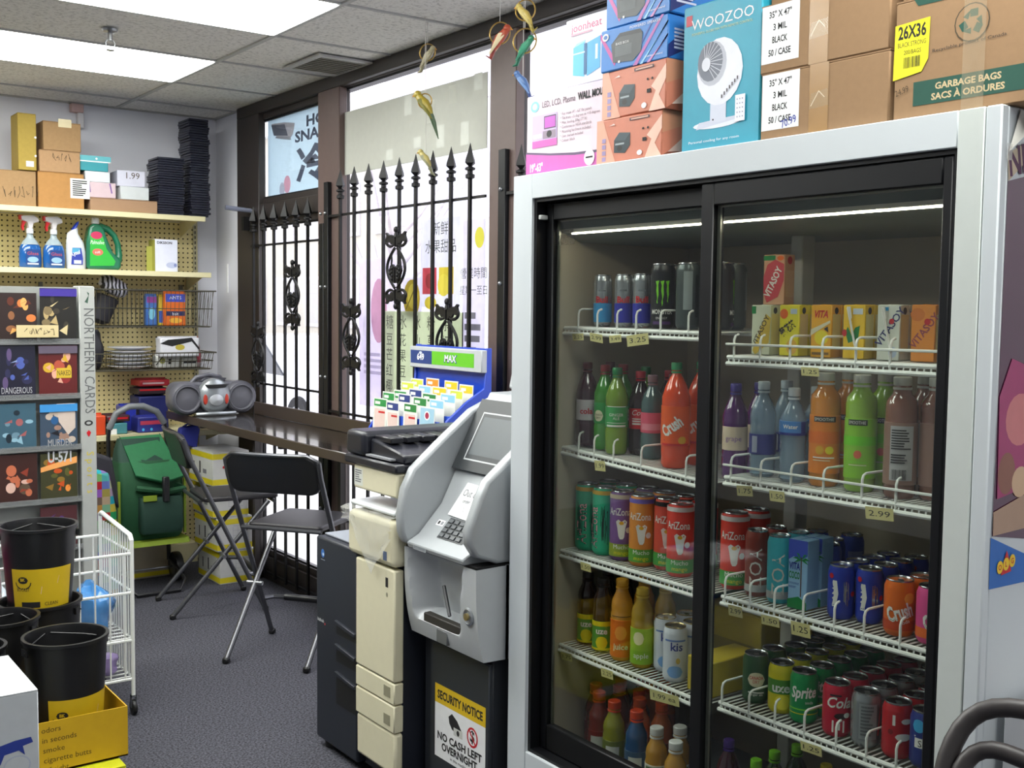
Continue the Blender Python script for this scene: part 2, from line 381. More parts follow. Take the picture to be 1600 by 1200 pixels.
# ---------------------------------------------------------------- outside
structure('ground', MB().box((2.85, -30, -.35), (60, 70, -.15), M('#b9b8b6', .9, noise=.1, scale=3)))
structure('sidewalk', MB().box((2.85, -10, -.15), (5.2, 40, -.02), M('#c9c7c2', .9, noise=.08, scale=5)))
def facade(x, y0, y1, h, m, label, cols, rows, wm):
    t = thing('street_building', label, 'building', (x+2, (y0+y1)/2, -.15)); MB().box((x, y0, -.15), (x+5, y1, h), m).build('wall', t)
    MB().box((x-.2, y0-.1, h), (x+5.1, y1+.1, h+.3), WHITE).build('cornice', t)
    n = cols; w = (y1-y0)/n
    for r in range(rows):
        z = 1.0+r*2.6
        for i in range(n):
            f = MB().box((x-.06, y0+w*(i+.2), z), (x+.02, y0+w*(i+.8), z+1.5), M('#cfcdd4', .6)).build('window', t)
            MB().box((x-.065, y0+w*(i+.25), z+.1), (x-.03, y0+w*(i+.75), z+1.4), wm).build('window_pane', f)
facade(14, 6, 24.5, 9, M('#d2cdd0', .9, noise=.08, scale=1), 'pale rendered building across the street behind the picket grille', 9, 3, M('#b9bcc8', .3))
facade(15, 25, 42, 7, M('#b9b4a8', .9, noise=.12, scale=1), 'beige building across the street seen through the far window', 8, 2, M('#a5a29c', .3))
facade(14.5, -12, 5.6, 8, M('#d4cfc9', .9), 'grey building across the street behind the fridge boxes', 8, 3, M('#c4c7d0', .3))
# parked white car
t = thing('parked_car', 'white car parked at the kerb outside the far window', 'car', (7.0, 14.6, -.15)); CW = M('#e6e8ee', .2, coat=1.)
prof = [(12.3, .15), (12.35, .55), (13.3, .68), (14.0, 1.2), (15.7, 1.2), (16.5, .72), (16.9, .66), (16.95, .15)]
MB().prism(prof, 'x', 6.2, 7.9, CW).build('body', t, bevel=.06, seg=3)
for x in (6.17, 7.9): MB().prism([(13.45, .70), (14.08, 1.12), (15.6, 1.12), (16.25, .74)], 'x', x, x+.03, M('#20242a', .1)).build('side_window', t)
for x in (6.15, 7.75):
    for y in (13.0, 16.1):
        q = MB(); q.T = Matrix.Translation((x, y, .15)) @ Matrix.Rotation(PI/2, 4, 'Y'); q.lathe([(.12, 0), (.30, 0), (.31, .03), (.31, .17), (.3, .2)], M('#1a1a1c', .8), 20); w = q.build('wheel', t)
        q = MB(); q.T = Matrix.Translation((x-.01, y, .15)) @ Matrix.Rotation(PI/2, 4, 'Y'); q.lathe([(.01, 0), (.18, 0), (.19, .03)], STEEL, 16); q.build('hubcap', w)
# street tree, bare
t = thing('street_tree', 'bare street tree outside the middle window', 'tree', (10, 17.2, -.15)); BK = M('#b9b2b6', .9)
MB().tube([(10, 17.2, -.15), (10.05, 17.2, 1.5), (10, 17.3, 3)], [.12, .1, .08], BK).build('trunk', t)
R = random.Random(5)
for i in range(14):
    a = R.uniform(0, 6.28); z = R.uniform(1.4, 2.9); l = R.uniform(.9, 1.8)
    MB().tube([(10.02, 17.25, z), (10+.5*l*math.cos(a), 17.25+.5*l*math.sin(a), z+.5*l), (10+l*math.cos(a), 17.25+l*math.sin(a), z+1.2*l)], [.04, .025, .008], BK, 5).build('branch', t)
# ---------------------------------------------------------------- iron security grilles
def finial(c):
    q = MB(); q.lathe([(.012, 0), (.020, .004), (.020, .018), (.012, .022), (.012, .034), (.022, .038), (.022, .046), (.010, .052)], IRON, 8, c)
    q.lathe([(.006, .050), (.026, .066), (.024, .078), (.012, .112), (.001, .150)], IRON, 4, c); return q
def ornament(y, z1):           # cast scroll plate, .386 m tall
    q = MB(); x = 2.614; K = 1.85; h = .386; zc = z1-h/2
    for s in (-1, 1):
        q.tube([(x, y+s*K*(.006+.038*math.sin(PI*i/12)), z1-.10-.186*i/12) for i in range(13)], .007, IRON, 6)        # lens outline
        q.tube([(x, y+s*K*(.005+.020*math.sin(PI*i/12)+.004*math.sin(3*PI*i/12)), z1-.105-.10*i/12) for i in range(13)], .005, IRON, 5)
        for e in (1, -1):                                                                                          # scroll pairs, top and bottom
            Z = lambda d: zc+e*(h/2-d)
            q.tube([(x, y+s*K*(.026+.022*math.cos(t)), Z(.068)+e*.024*math.sin(t)) for t in [2.3-.42*i for i in range(13)]], [.0075]*10+[.006, .005, .004], IRON, 6)
            pl = [(.003, .040), (.018, .050), (.036, .036), (.044, .026), (.049, .030), (.045, .040), (.049, .060), (.040, .074), (.030, .068), (.022, .084), (.014, .078), (.003, .096)]
            q.prism([(y+s*K*a, Z(d)) for a, d in pl], 'x', x-.005, x+.005, IRON)
        q.prism([(y+s*K*a, zc+d) for a, d in ((.003, .004), (.012, .018), (.024, .012), (.030, -.012), (.024, -.034), (.016, -.062), (.003, -.07))], 'x', x-.007, x+.004, IRON)
        for k, (a, d) in enumerate(((.012, .0), (.022, -.006), (.016, -.018), (.023, -.024), (.012, -.034), (.014, -.050))): q.ball((x-.006, y+s*K*a, zc+d), .009, IRON, 6, 4)
    for e in (1, -1):
        q.ball((x, y, zc+e*(h/2-.016)), (.012, .014, .016), IRON, 8, 6); q.tube([(x, y, zc+e*(h/2-.028)), (x, y, zc+e*(h/2-.05))], [.008, .013], IRON, 8)
    return q
def grille(label, ys, bars, orn, y0, y1, top=2.16, zb=.045, posts=()):
    t = thing('iron_grille', label, 'grille', (2.63, (y0+y1)/2, 0), group=None)
    for y in ys:
        p = MB().box((2.6235, y-.0075, zb), (2.6365, y+.0075, top+.004), IRON).build('picket', t)
        finial((2.63, y, top)).build('finial', p)
    for z in bars: MB().box((2.637, y0, z-.006), (2.647, y1, z+.006), IRON).build('cross_bar', t)
    for y, z in orn: ornament(y, z).build('scroll_ornament', t)
    for a, b, zt in posts:
        f = MB().box((2.632, a, 0), (2.654, b, zt), BLACKFRAME).build('mounting_post', t, bevel=.002)
        for z in (.55, 1.25, 1.72, 2.1): MB().ball((2.63, (a+b)/2, z), .009, STEEL, 8, 6).build('bolt', f)
s = .1455
grille('tall black iron picket grille with three scroll castings across the middle window', [5.043-s*i for i in range(9)], (2.083, 1.075, .06), [(5.043-s, 1.661), (5.043-4*s, 1.993), (5.043-7*s, 1.661)], 3.78, 5.19, posts=((5.188, 5.234, 2.26),))
grille('black iron picket grille across the narrow far window', [6.13-.143*i for i in range(6)], (1.967, 1.165, .06), [(6.13-.143*1+.05, 1.528), (5.571, 1.87)], 5.24, 6.19, top=2.045, posts=((5.240, 5.288, 2.05),))
grille('black iron picket grille mostly hidden behind the drinks fridge', [3.52-s*i for i in range(14)], (2.083, 1.075, .06), [(3.52-s*3, 1.993)], 1.2, 3.66, top=2.115, posts=((3.632, 3.68, 2.26),))
# door-closer style arm at the far window
a = PX(354, 323, 2.60); q = MB(); a = Vector((2.33, 6.16, 2.14)); 
t = thing('bracket_arm', 'pale metal bracket arm sticking out beside the far window', 'bracket', (2.6, 6.2, 2.1))
MB().tube([tuple(PY(352, 324, 6.24)), tuple(PY(418, 333, 6.205))], .014, M('#8f93a8', .35, metal=.5), 8).build('arm', t)
MB().box((2.60, 6.20, 2.06), (2.639, 6.235, 2.14), IRON).build('bracket_plate', t)
# white plastic strip on the wall by the corner
p = PX(356, 440, 2.695); solo('wall_strip', MB().cbox((2.694, p.y, p.z+.02), (.008, .015, .18), WHITE), 'thin white plastic strip stuck to the narrow wall by the far window', 'strip')
# ---------------------------------------------------------------- papers on the glass
PAPER = M('#c0c1b8', .9, thru=.2, noise=.04); PINKP = M('#e0b4c4', .9, thru=.7); GRN = M('#e2e7d6', .9, thru=.75)
def poster(name, label, y0, y1, z0, z1, m, items, x=2.702, th=.003):
    t = thing(name, label, 'poster', (x, (y0+y1)/2, z0)); MB().box((x-th, y0, z0), (x, y1, z1), m).build('sheet', t)
    if items: MB().decal(face_nx(x-th, y1, z0), [('r', .002, .002, y1-y0-.002, z1-z0-.002, m)]+items).build('print', t)
    return t
w = 1.40; GAP_LIGHT = M('#dfe0d8', .9, thru=.5)
its = [('r', w*f, h, w*(f+.045), h+k, M('#c6c8c0', .9) if n else GAP_LIGHT) for f, h, k, n in ((.52, .22, .09, 1), (.66, .16, .10, 0), (.79, .22, .08, 0), (.93, .25, .07, 1), (.58, .06, .05, 1), (.72, .04, .10, 1), (.86, .03, .1, 1), (.4, .03, .05, 1))]  # daylight through gaps in the sheet, painted on as paler rectangles
poster('paper_sheet', 'wide grey paper sheet with pale rectangles covering the upper middle window', 3.84, 5.24, 2.29, 2.605, PAPER, its, x=2.69)
SIGNTXT = M('#4c5468', .8)
def su(px, py): p = PX(px, py, 2.737); return (6.16-p.y, p.z-2.19)
h1, h2 = su(479, 197), su(461, 223)
poster('snack_sign', 'pale blue hanging sign lettered for hot snacks behind the transom glass', 5.20, 6.16, 2.19, 2.76, M('#e6f0f4', .8, thru=.75), [
    ('t', 'HOT', h1[0], h1[1], .056, SIGNTXT, {'bold': .035, 'sx': 1.9}), ('t', 'SNACKS', h2[0], h2[1], .056, SIGNTXT, {'bold': .035, 'sx': 1.9}), ('t', '冷', *[c+d for c, d in zip(su(463, 286), (0, .015))], .145, SIGNTXT, {'bold': .03, 'sx': 1.9}), ('t', '气', su(463, 286)[0]+.46, su(463, 286)[1]+.015, .145, SIGNTXT, {'bold': .03, 'sx': 1.9}),
    ('p', [su(424, 194), su(428, 212), su(452, 218), su(458, 210), su(461, 192), su(445, 191)], M('#c9c6d0', .7)), ('p', [su(424, 196), su(428, 212), su(450, 212), su(445, 194)], M('#6d7080', .7)), ('p', [su(430, 216), su(455, 219), su(454, 213), su(432, 213)], M('#a9aab4', .7)),
    ('e', *su(449, 288), .045, .05, M('#e3a9c0', .8)), ('e', *su(441, 296), .035, .04, M('#c0c4da', .8))], x=2.74)
t_ = M('#55584e', .8)
poster('menu_poster', 'pale green price list with columns of writing behind the grille', 4.02, 4.72, 1.12, 1.60, GRN, sum([[('t', s_, .06+.125*i, .40, .05, t_, {'al': 'c'}) for i, s_ in enumerate('糖水冰粉茶')], *[[('t', s_, .06+.125*i, .32-.075*k, .045, t_, {'al': 'c'}) for i, s_ in enumerate(r_)] for k, r_ in enumerate(('豆花仙草奶', '芒果西米露', '红豆绿茶冻', '椰汁黑糯米'))]], []), x=2.70)
poster('notice_poster', 'white notice with small black lettering and red and yellow fruit picture', 4.05, 4.38, 1.62, 2.02, M('#ececf2', .9, thru=.8), [('t', '新鲜', .17, .33, .045, t_, {'al': 'c'}), ('t', '水果甜品', .17, .25, .045, t_, {'al': 'c'}), ('r', .02, .06, .14, .18, M('#b43a48', .8)), ('e', .08, .12, .035, .035, M('#8c2a30', .8)), ('r', .16, .06, .28, .18, M('#c8b432', .8)), ('e', .2, .1, .05, .05, M('#d0c040', .8)), ('e', .09, .02, .05, .03, M('#c8b432', .8))], x=2.70)
poster('fruit_sticker', 'round yellow fruit sticker on the glass beside the middle scroll casting', 4.38, 4.56, 1.56, 1.76, M('#f0eef6', .9, thru=.8), [('e', .09, .10, .075, .09, M('#b9a22f', .8)), ('e', .10, .11, .045, .06, M('#dccb52', .8)), ('l', [(.04, .05), (.12, .15)], .008, M('#7d6d24', .8))], x=2.708)
poster('pink_poster', 'pale poster with a faint pink heart shape on the middle window', 4.62, 4.98, 1.12, 1.86, M('#f0ecf6', .9, thru=.8), [('e', .20, .48, .08, .16, PINKP), ('l', [(.03, .3), (.10, .68), (.25, .7), (.33, .4)], .006, WHITE), *lines(.05, .15, .25, .12, 4, M('#d0ccd8', .9, thru=.7))], x=2.708)
poster('opening_notice', 'tall white notice with lines of text at the mullion side of the window', 3.86, 4.03, 1.2, 2.0, M('#eeecf4', .9, thru=.8), [('t', '營業時間', .085, .55, .036, t_, {'al': 'c'}), ('t', '星期一至日', .085, .48, .03, t_, {'al': 'c'}), *lines(.02, .1, .13, .3, 6, M('#77757f', .9)), ('e', .13, .72, .035, .045, M('#c9c23f', .8))], x=2.70)
# ================================================================ the drinks fridge
FX, FY0, FY1, FZ = 1.915, 1.108, 2.600, 2.0
INT = M('#b5ad9a', .6, noise=.05, scale=5); INTD = M('#7f8a88', .5, noise=.05, scale=5)
fr = thing('display_fridge', 'white two-door glass-fronted drinks fridge with black sliding doors', 'fridge', (2.27, 1.854, 0))
q = MB()
q.box((1.935, FY0, 0), (2.60, FY0+.075, FZ), WHITEMETAL).box((1.935, FY1-.075, 0), (2.60, FY1, FZ), WHITEMETAL)
q.box((1.935, FY0+.075, FZ-.06), (2.60, FY1-.075, FZ), WHITEMETAL).box((1.935, FY0+.075, 0), (2.60, FY1-.075, .25), WHITEMETAL).box((2.57, FY0+.075, .25), (2.60, FY1-.075, FZ-.06), WHITEMETAL)
q.build('cabinet', fr, bevel=.004)
q = MB(); q.box((FX, 2.512, .05), (1.937, FY1, FZ), WHITEMETAL).box((FX, 1.196, 1.931), (1.937, 2.512, FZ), WHITEMETAL)
q.box((FX, 1.196, .05), (1.937, 2.512, .322), WHITEMETAL).build('face_frame', fr, bevel=.002)
MB().box((FX-.001, FY0, .05), (1.937, 1.140, FZ), WHITEMETAL).build('corner_post', fr, bevel=.003)
MB().box((FX, 1.142, .05), (1.937, 1.196, FZ-.0), M('#c4cac6', .35, noise=.03)).build('side_trim', fr, bevel=.002)
q = MB(); q.box((2.555, 1.184, .26), (2.569, 2.524, 1.93), INT).box((1.99, 1.184, .26), (2.555, 1.19, 1.93), INT).box((1.99, 2.518, .26), (2.555, 2.524, 1.93), INT)
q.box((1.99, 1.19, .252), (2.555, 2.518, .265), INTD).box((1.99, 1.19, 1.92), (2.555, 2.518, 1.935), INT); q.build('liner', fr)
MB().prism([(2.02, 1.92), (2.02, 1.845), (2.10, 1.815), (2.55, 1.815), (2.55, 1.92)], 'y', 1.19, 2.518, INTD).build('evaporator_cover', fr, bevel=.003)
MB().box((2.015, 1.22, 1.838), (2.020, 2.50, 1.848), M('#efe9d8', .3)).build('light_lip', fr)
MB().tube([(2.040, 1.24, 1.838), (2.040, 2.48, 1.838)], .0035, M('#fff3dc', .5, emit=20, noise=0), 8).build('lamp_tube', fr)
MB().box((2.28, 1.845, .266), (2.33, 1.885, 1.815), M('#c8c9c2', .4)).build('centre_post', fr, bevel=.003)
q = MB(); q.box((1.925, 2.500, .322), (1.99, 2.512, 1.931), BLACKFRAME).box((1.925, 1.196, .322), (1.99, 1.206, 1.931), BLACKFRAME)
q.box((1.925, 1.206, 1.921), (1.99, 2.500, 1.931), BLACKFRAME).box((1.925, 1.206, .322), (1.99, 2.500, .332), BLACKFRAME); q.build('door_track', fr)
def sdoor(x0, x1, y0, y1, z0, z1, st, top, bot):
    d = MB(); d.box((x0, y0, z0), (x1, y0+st[0], z1), BLACKFRAME).box((x0, y1-st[1], z0), (x1, y1, z1), BLACKFRAME)
    d.box((x0, y0+st[0], z1-top), (x1, y1-st[1], z1), BLACKFRAME).box((x0, y0+st[0], z0), (x1, y1-st[1], z0+bot), BLACKFRAME); o = d.build('sliding_door', fr, bevel=.003)
    MB().box((x0+.010, y0+st[0]-.004, z0+bot-.004), (x0+.014, y1-st[1]+.004, z1-top+.004), COOLER_GLASS).build('glass_pane', o)
    s = MB(); A = M('#8d8f86', .3, metal=.7); a, b, c, e = y0+st[0], y1-st[1], z0+bot, z1-top
    s.box((x0+.016, a, c), (x0+.022, a+.006, e), A).box((x0+.016, b-.009, c), (x0+.022, b, e), A).box((x0+.016, a, e-.004), (x0+.022, b, e), A); s.build('metal_spacer', o)
    return o
dr = sdoor(1.924, 1.950, 1.207, 1.862, .333, 1.918, (.022, .040), .052, .09)
dl = sdoor(1.958, 1.984, 1.84, 2.498, .333, 1.918, (.04, .030), .048, .075)
MB().box((1.930, 2.488, 1.872), (1.957, 2.500, 1.885), M('#c9ccc9', .4)).build('door_bumper', fr, bevel=.002)
# small lettering on the left pane
MB().decal(face_nx(1.9675, 2.462, 1.80), [('t', 'PK N. Beverage', 0, .034, .012, DARKTXT, {'w': .075}), ('t', '1 800 555-0800', 0, .015, .012, DARKTXT, {'w': .08}), ('t', '1 416 555-0800', 0, 0, .012, DARKTXT, {'w': .08})]).build('lettering', dl)
# wire shelves
SHELVES = []
TAG = M('#d9cf8e', .7, noise=.05)
def wshelf(y0, y1, za, zb, divs, rail=False, tags=(), nw=None):
    """za: height at the far end y1, zb at the near end y0"""
    zz = lambda y: za+(zb-za)*(y1-y)/(y1-y0)
    x0, x1 = 2.045, 2.53; q = MB()
    for x in (x0, x1): q.tube([(x, y0, zz(y0)-.006), (x, y1, zz(y1)-.006)], .0055, WIRE, 8)
    q.tube([(x0-.004, y0, zz(y0)-.022), (x0-.004, y1, zz(y1)-.022)], .0055, WIRE, 8)
    for x in (2.2, 2.37): q.tube([(x, y0, zz(y0)-.010), (x, y1, zz(y1)-.010)], .004, WIRE, 6)
    o = q.build('wire_shelf', fr)
    g = MB(); n = nw or int((y1-y0)/.0165)
    for i in range(n+1):
        y = y0+.005+(y1-y0-.01)*i/n; g.tube([(x0-.004, y, zz(y)-.022), (x0, y, zz(y)-.0025), (x1, y, zz(y)-.0025)], .0022, WIRE, 4)
    k = g.build('shelf_wires', o); k['kind'] = 'stuff'
    SHELVES.append((o, y0, y1, zz, bool(divs)))
    for y in ():
        z = zz(y)
        MB().tube([(x0-.003, y, z-.02), (x0-.003, y, z+.038), (x0+.003, y, z+.046), (x0+.008, y, z+.05), (x0+.013, y, z+.05), (x0+.016, y, z+.05)], .003, WIRE, 6).build('divider', o)
    if rail: MB().tube([(x0-.008, y0, zz(y0)+.026), (x0-.008, y1, zz(y1)+.026)], .0032, WIRE, 6).build('guard_rail', o)
    for y, wd, hh, s, tl in tags:
        z = zz(y)-.03; t = MB(); u = Vector((0, -math.cos(tl), math.sin(tl))); v = Vector((-.15, 0, 1)).normalized(); c = Vector((x0-.011, y, z))
        fn = flat(c-u*wd/2-v*hh/2, u, v); t.decal(fn, [('r', 0, 0, wd, hh, TAG), ('t', s, wd*.12, hh*.28, hh*.45, DARKTXT, {'w': wd*.76})]); t.build('price_tag', o)
    return zz
LD = [PX(x, 590, 2.05).y for x in (888, 915, 945, 976, 1008, 1042)]
zL1 = wshelf(1.905, 2.515, 1.570, 1.568, LD, tags=[(2.44, .05, .02, '2.25', .05), (2.36, .055, .024, '2.99', -.1), (2.28, .05, .02, '3.49', .1), (2.19, .085, .03, '3.25', .12)])
zL2 = wshelf(1.905, 2.515, 1.218, 1.190, LD, tags=[(2.335, .045, .03, '1.99', .05)])
zL3 = wshelf(1.905, 2.515, .910, .908, [], tags=[(2.39, .045, .024, '1.50', .0)])
zL4 = wshelf(1.905, 2.515, .625, .622, [], tags=[(2.47, .05, .024, '1.75', .1), (2.29, .05, .026, '2.25', .05), (2.06, .11, .03, '1.99 ea', .1)])
RD = [PX(x, 590, 2.05).y for x in (1161, 1209, 1256, 1306, 1360, 1420)]
zR1 = wshelf(1.195, 1.875, 1.512, 1.516, RD, rail=True, tags=[(1.615, .05, .02, '1.25', .0)])
zR2 = wshelf(1.195, 1.875, 1.213, 1.220, RD, rail=True, tags=[(1.80, .05, .026, '1.75', .1), (1.70, .045, .026, '1.50', .05), (1.42, .07, .028, '2.99', .06)])
zR3 = wshelf(1.195, 1.875, .911, .922, RD, tags=[(1.82, .045, .028, '2.99', .05), (1.71, .055, .024, '1.50', .05), (1.62, .055, .034, '1.25', .05)])
zR4 = wshelf(1.195, 1.875, .640, .652, RD, tags=[(1.58, .06, .024, '1.25', .05)])
# ---------------------------------------------------------------- drinks
ALU = M('#b9bcc0', .22, metal=.95, noise=.02); OFFW = M('#e6e6e0', .45); CREAM = M('#dcd6b4', .5)
def can_prof(R, H): return [(R*.72, .002), (R*.80, 0), (R*.97, .008), (R, .014), (R, H-.020), (R*.985, H-.016), (R*.86, H-.004)]
def make_can(name, label, R, H, m, items=(), cat='can', bands=(), lidm=None):
    t = thing(name, label, cat, local=True); q = MB()
    zs = sorted({0, H}); q.lathe(can_prof(R, H), m, 22); q.build('can_body', t)
    l = MB(); l.lathe([(R*.86, H-.004), (R*.89, H-.0015), (R*.87, H), (R*.83, H-.001), (R*.80, H-.006), (0, H-.005)], lidm or ALU, 22); L = l.build('lid', t)
    MB().cbox((-.006, 0, H-.0035), (.020, .012, .0012), lidm or ALU).build('ring_pull', L)
    for b in bands: pass
    if bands or items:
        q = MB(); fn = wrap(R); w = PI*R
        q.decal(fn, [('r', -w, a, w, b, mm) for a, b, mm in bands]+list(items), curved=.006, lift=.0004); q.build('printed_wrap', t)
    return t
def make_bottle(name, label, prof, liquid, capm, band=None, items=(), cap=(.0145, .018), level=None, cat='bottle', clear=None):
    """prof: list of (r, z); band (z0, z1, r, material)"""
    t = thing(name, label, cat, local=True)
    MB().lathe(prof, liquid, 22).build('bottle_body', t)
    r, h = cap; z = prof[-1][1]
    MB().lathe([(r*.96, z-.002), (r, z), (r, z+h-.002), (r*.9, z+h)], capm, 18).build('cap', t)
    MB().lathe([(r*1.02, z-.010), (r*1.02, z-.005)], capm, 18).build('neck_ring', t)
    if band:
        z0, z1, R, bm = band; q = MB(); q.lathe([(R, z0), (R+.0007, z0+.0005), (R+.0007, z1-.0005), (R, z1)], bm, 24)
        if items: q.decal(wrap(R+.0007), list(items), curved=.006, lift=.0005)
        q.build('wrap_label', t)
    return t
def soda(R, H): return [(R*.5, .004), (R*.85, 0), (R, .012), (R*.97, H*.10), (R, H*.18), (R, H*.30), (R*.955, H*.33), (R*.955, H*.60), (R, H*.63), (R*.98, H*.72), (R*.75, H*.83), (R*.45, H*.92), (.0125, H*.945), (.0125, H)]
def juice(R, H): return [(R*.8, 0), (R, .010), (R, H*.62), (R*.94, H*.66), (R*.98, H*.72), (R*.9, H*.80), (R*.6, H*.90), (.017, H*.945), (.017, H)]
def square(R, H): return [(R*.85, 0), (R, .008), (R, H*.80), (R*.94, H*.86), (R*.6, H*.92), (.019, H*.945), (.019, H)]
def liq(h, a=.93): return M(h, .08, spec=.6, noise=.05, coat=.5)
WATER = M('#8fa9bd', .06, alpha=.55, coat=.6)
def make_pack(name, label, w, d, h, m, items=(), side=(), straw=False, cat='carton'):
    """drink box: front faces local -X"""
    t = thing(name, label, cat, local=True)
    MB().box((-d/2, -w/2, 0), (d/2, w/2, h), m).build('carton_body', t, bevel=.0015)
    MB().box((-d/2+.001, -.002, h), (d/2-.001, .002, h+.0015), m).build('top_seam', t)
    if items: MB().decal(face_nx(-d/2, w/2, 0), items).build('printed_front', t)
    if side: MB().decal(face_ny(-d/2, -w/2, 0), side).build('printed_side', t)
    if straw:
        MB().tube([(-d/2-.004, w/2-.012, h-.006), (-d/2-.004, -w/2+.016, .012)], .0026, OFFW, 6).build('straw', t)
        MB().tube([(-d/2-.004, w/2-.012, h-.006), (-d/2-.004, w/2-.017, h-.004), (-d/2-.004, w/2-.021, h-.03)], .0024, OFFW, 6).build('straw_tip', t)
    return t
used = set()
def put(proto, x, y, z, rot, label, group, key=None):
    k = proto.name
    if k not in used:
        used.add(k); proto.location = (x, y, z); proto.rotation_euler = (0, 0, rot); proto['label'] = label; proto['group'] = group; return proto
    return dup(proto, (x, y, z), rot, label, group)
PROTO = {}
FR_ = .45
def yat(px, py, x): return PX(px, py, x).y
RED = M('#c01822', .35); BLUE = M('#2438a8', .35); DBLUE = M('#1c2c86', .3); GREEN = M('#0f7a3a', .3); YEL = M('#e8d51c', .4); ORG = M('#e8691a', .35); TEAL = M('#2fa68c', .35); PURP = M('#7c5a9a', .4)
SILV = M('#b4b9bd', .25, metal=.8); LIME = M('#7fd32a', .5); MAG = M('#d33a8c', .4); SKY = M('#3fa3d8', .4); GOLD = M('#d9a520', .4)
def T(s, x, y, h, m, **o): return ('t', s, x, y, h, m, o)
# left top shelf: energy drinks
def energy(label, low): return make_can('slim_can', label, .0265, .147, SILV, [T('Bull', 0, .068, .017, RED, al='c', bold=.03), ('r', -.01, .1, .01, .104, M('#6d747a', .5))], bands=[(.012, .066, low)])
P = energy('slim energy drink can with pale blue lower half', M('#2f8fc9', .35)); put(P, 2.10, yat(942, 464, 2.10), 1.57, .75, 'slim silver energy can with pale blue lower half, upper left fridge shelf', 'slim energy cans')
P = energy('x', M('#2a2fa0', .35)); put(P, 2.10, yat(975, 464, 2.10), 1.57, .75, 'slim silver energy can with dark blue lower half, beside the pale blue one', 'slim energy cans')
put(P, 2.10, yat(1004, 464, 2.10), 1.57, .75, 'slim silver energy can with dark blue lower half, touching the big black can', 'slim energy cans')
put(P, 2.165, yat(983, 464, 2.165), 1.57, .5, 'slim blue and silver can, second row, behind the gap of the first two', 'slim energy cans')
put(P, 2.165, yat(1010, 464, 2.165), 1.57, .5, 'slim blue and silver can, second row, behind the third slim can', 'slim energy cans')
CL = M('#7fd62a', .45); BLK = M('#15171a', .3)
def claw(x, l, s): return ('p', [(x-.0045, .125), (x+.006, .127), (x+.0035, .115), (x+.005, .09), (x+.002, .075), (x+.003, .066), (x+.0005, .128-l), (x-.001, .07), (x+.001, .08), (x-.002, .1), (x-.001, .115)], CL)
P = make_can('tall_can', 'x', .033, .172, BLK, [claw(-.014, .062, 1), claw(0, .070, 1), claw(.014, .056, 1), T('MONSTER', 0, .038, .012, OFFW, al='c', w=.058, bold=.02), T('ENERGY', 0, .024, .006, OFFW, al='c', w=.03), ('r', -.025, .010, .025, .018, M('#51306d', .5))])
put(P, 2.095, yat(1036, 455, 2.095), 1.57, .72, 'tall black energy can with three green claw marks, upper left shelf', 'tall energy cans')
P2 = make_can('tall_can', 'x', .033, .172, M('#4d5656', .3, metal=.4), [('r', -.012, .05, .012, .15, M('#8d9798', .4)), ('r', .02, .03, .03, .14, M('#23292a', .4))])
put(P2, 2.095, yat(1076, 455, 2.095), 1.57, .72, 'tall grey energy can beside the black can with green claws', 'tall energy cans')
put(P, 2.17, yat(1056, 455, 2.17), 1.57, 2.6, 'tall black can turned away, second row behind the grey tall can', 'tall energy cans')
put(P, 2.10, 1.955, 1.57, 2.4, 'tall black can at the near end of the upper left shelf by the door stile', 'tall energy cans')
put(P2, 2.17, 1.975, 1.57, 2.2, 'tall grey can at the near end of the upper left shelf, second row', 'tall energy cans')
# left second shelf: soda bottles
def sodab(nm, liquid, capm, bm, items, H=.226, R=.0325): return make_bottle(nm, 'x', soda(R, H), liquid, capm, (H*.335, H*.60, R*.965, bm), items)
DK = liq('#2a0f10'); GR = liq('#2f7d2c'); 
def row(P, xs, px, py, zf, rot, labels, group):
    y0 = yat(px, py, xs[0])
    for x, lb in zip(xs, labels): put(P, x, y0, zf(y0), rot+random.uniform(-.3, .3)*(x > xs[0]), lb, group)
P = sodab('soda_bottle', liq('#3a1022'), M('#5a1626', .4), M('#c9c2c6', .5), [T('cola', 0, .095, .016, RED, al='c', bold=.03)])
row(P, (2.10, 2.18), 895, 640, zL2, .8, ('dark cola bottle with greyish label, far end of the second left shelf', 'dark cola bottle, second row at the far end of the second left shelf'), 'soda bottles')
P = sodab('soda_bottle', liq('#3d8a2e'), M('#8a2020', .4), M('#1f8f3e', .45), [('e', -.018, .098, .015, .016, CREAM), ('e', .020, .098, .015, .016, CREAM), T('CANADA', -.018, .098, .006, DARKTXT, al='c', w=.024), T('CANADA', .020, .098, .006, DARKTXT, al='c', w=.024), T('DRY', -.018, .089, .006, DARKTXT, al='c'), T('DRY', .02, .089, .006, DARKTXT, al='c')])
row(P, (2.10, 2.18), 926, 635, zL2, .8, ('green ginger ale bottle with two cream shields on its label', 'green ginger ale bottle behind the one with cream shields'), 'soda bottles')
P = sodab('soda_bottle', liq('#6f8f2a'), M('#1d7a43', .4), M('#2f9a4a', .45), [T('GINGER', 0, .108, .008, OFFW, al='c'), T('ALE', 0, .098, .008, OFFW, al='c'), ('r', -.03, .134, .03, .136, OFFW), ('r', -.03, .078, .03, .083, OFFW), ('r', -.03, .088, .03, .0895, OFFW)])
row(P, (2.10, 2.18), 962, 640, zL2, .8, ('pale green ginger ale bottle with white-striped green label', 'ginger ale bottle, second row behind the white-striped label'), 'soda bottles')
P = sodab('soda_bottle', liq('#241012'), M('#b8182c', .4), M('#d0222c', .45), [T('Cola', -.002, .112, .015, OFFW, al='c', shear=.3), ('r', -.02, .085, .02, .090, OFFW), ('r', -.02, .093, .02, .097, OFFW), ('r', -.02, .1, .012, .103, OFFW)], H=.218)
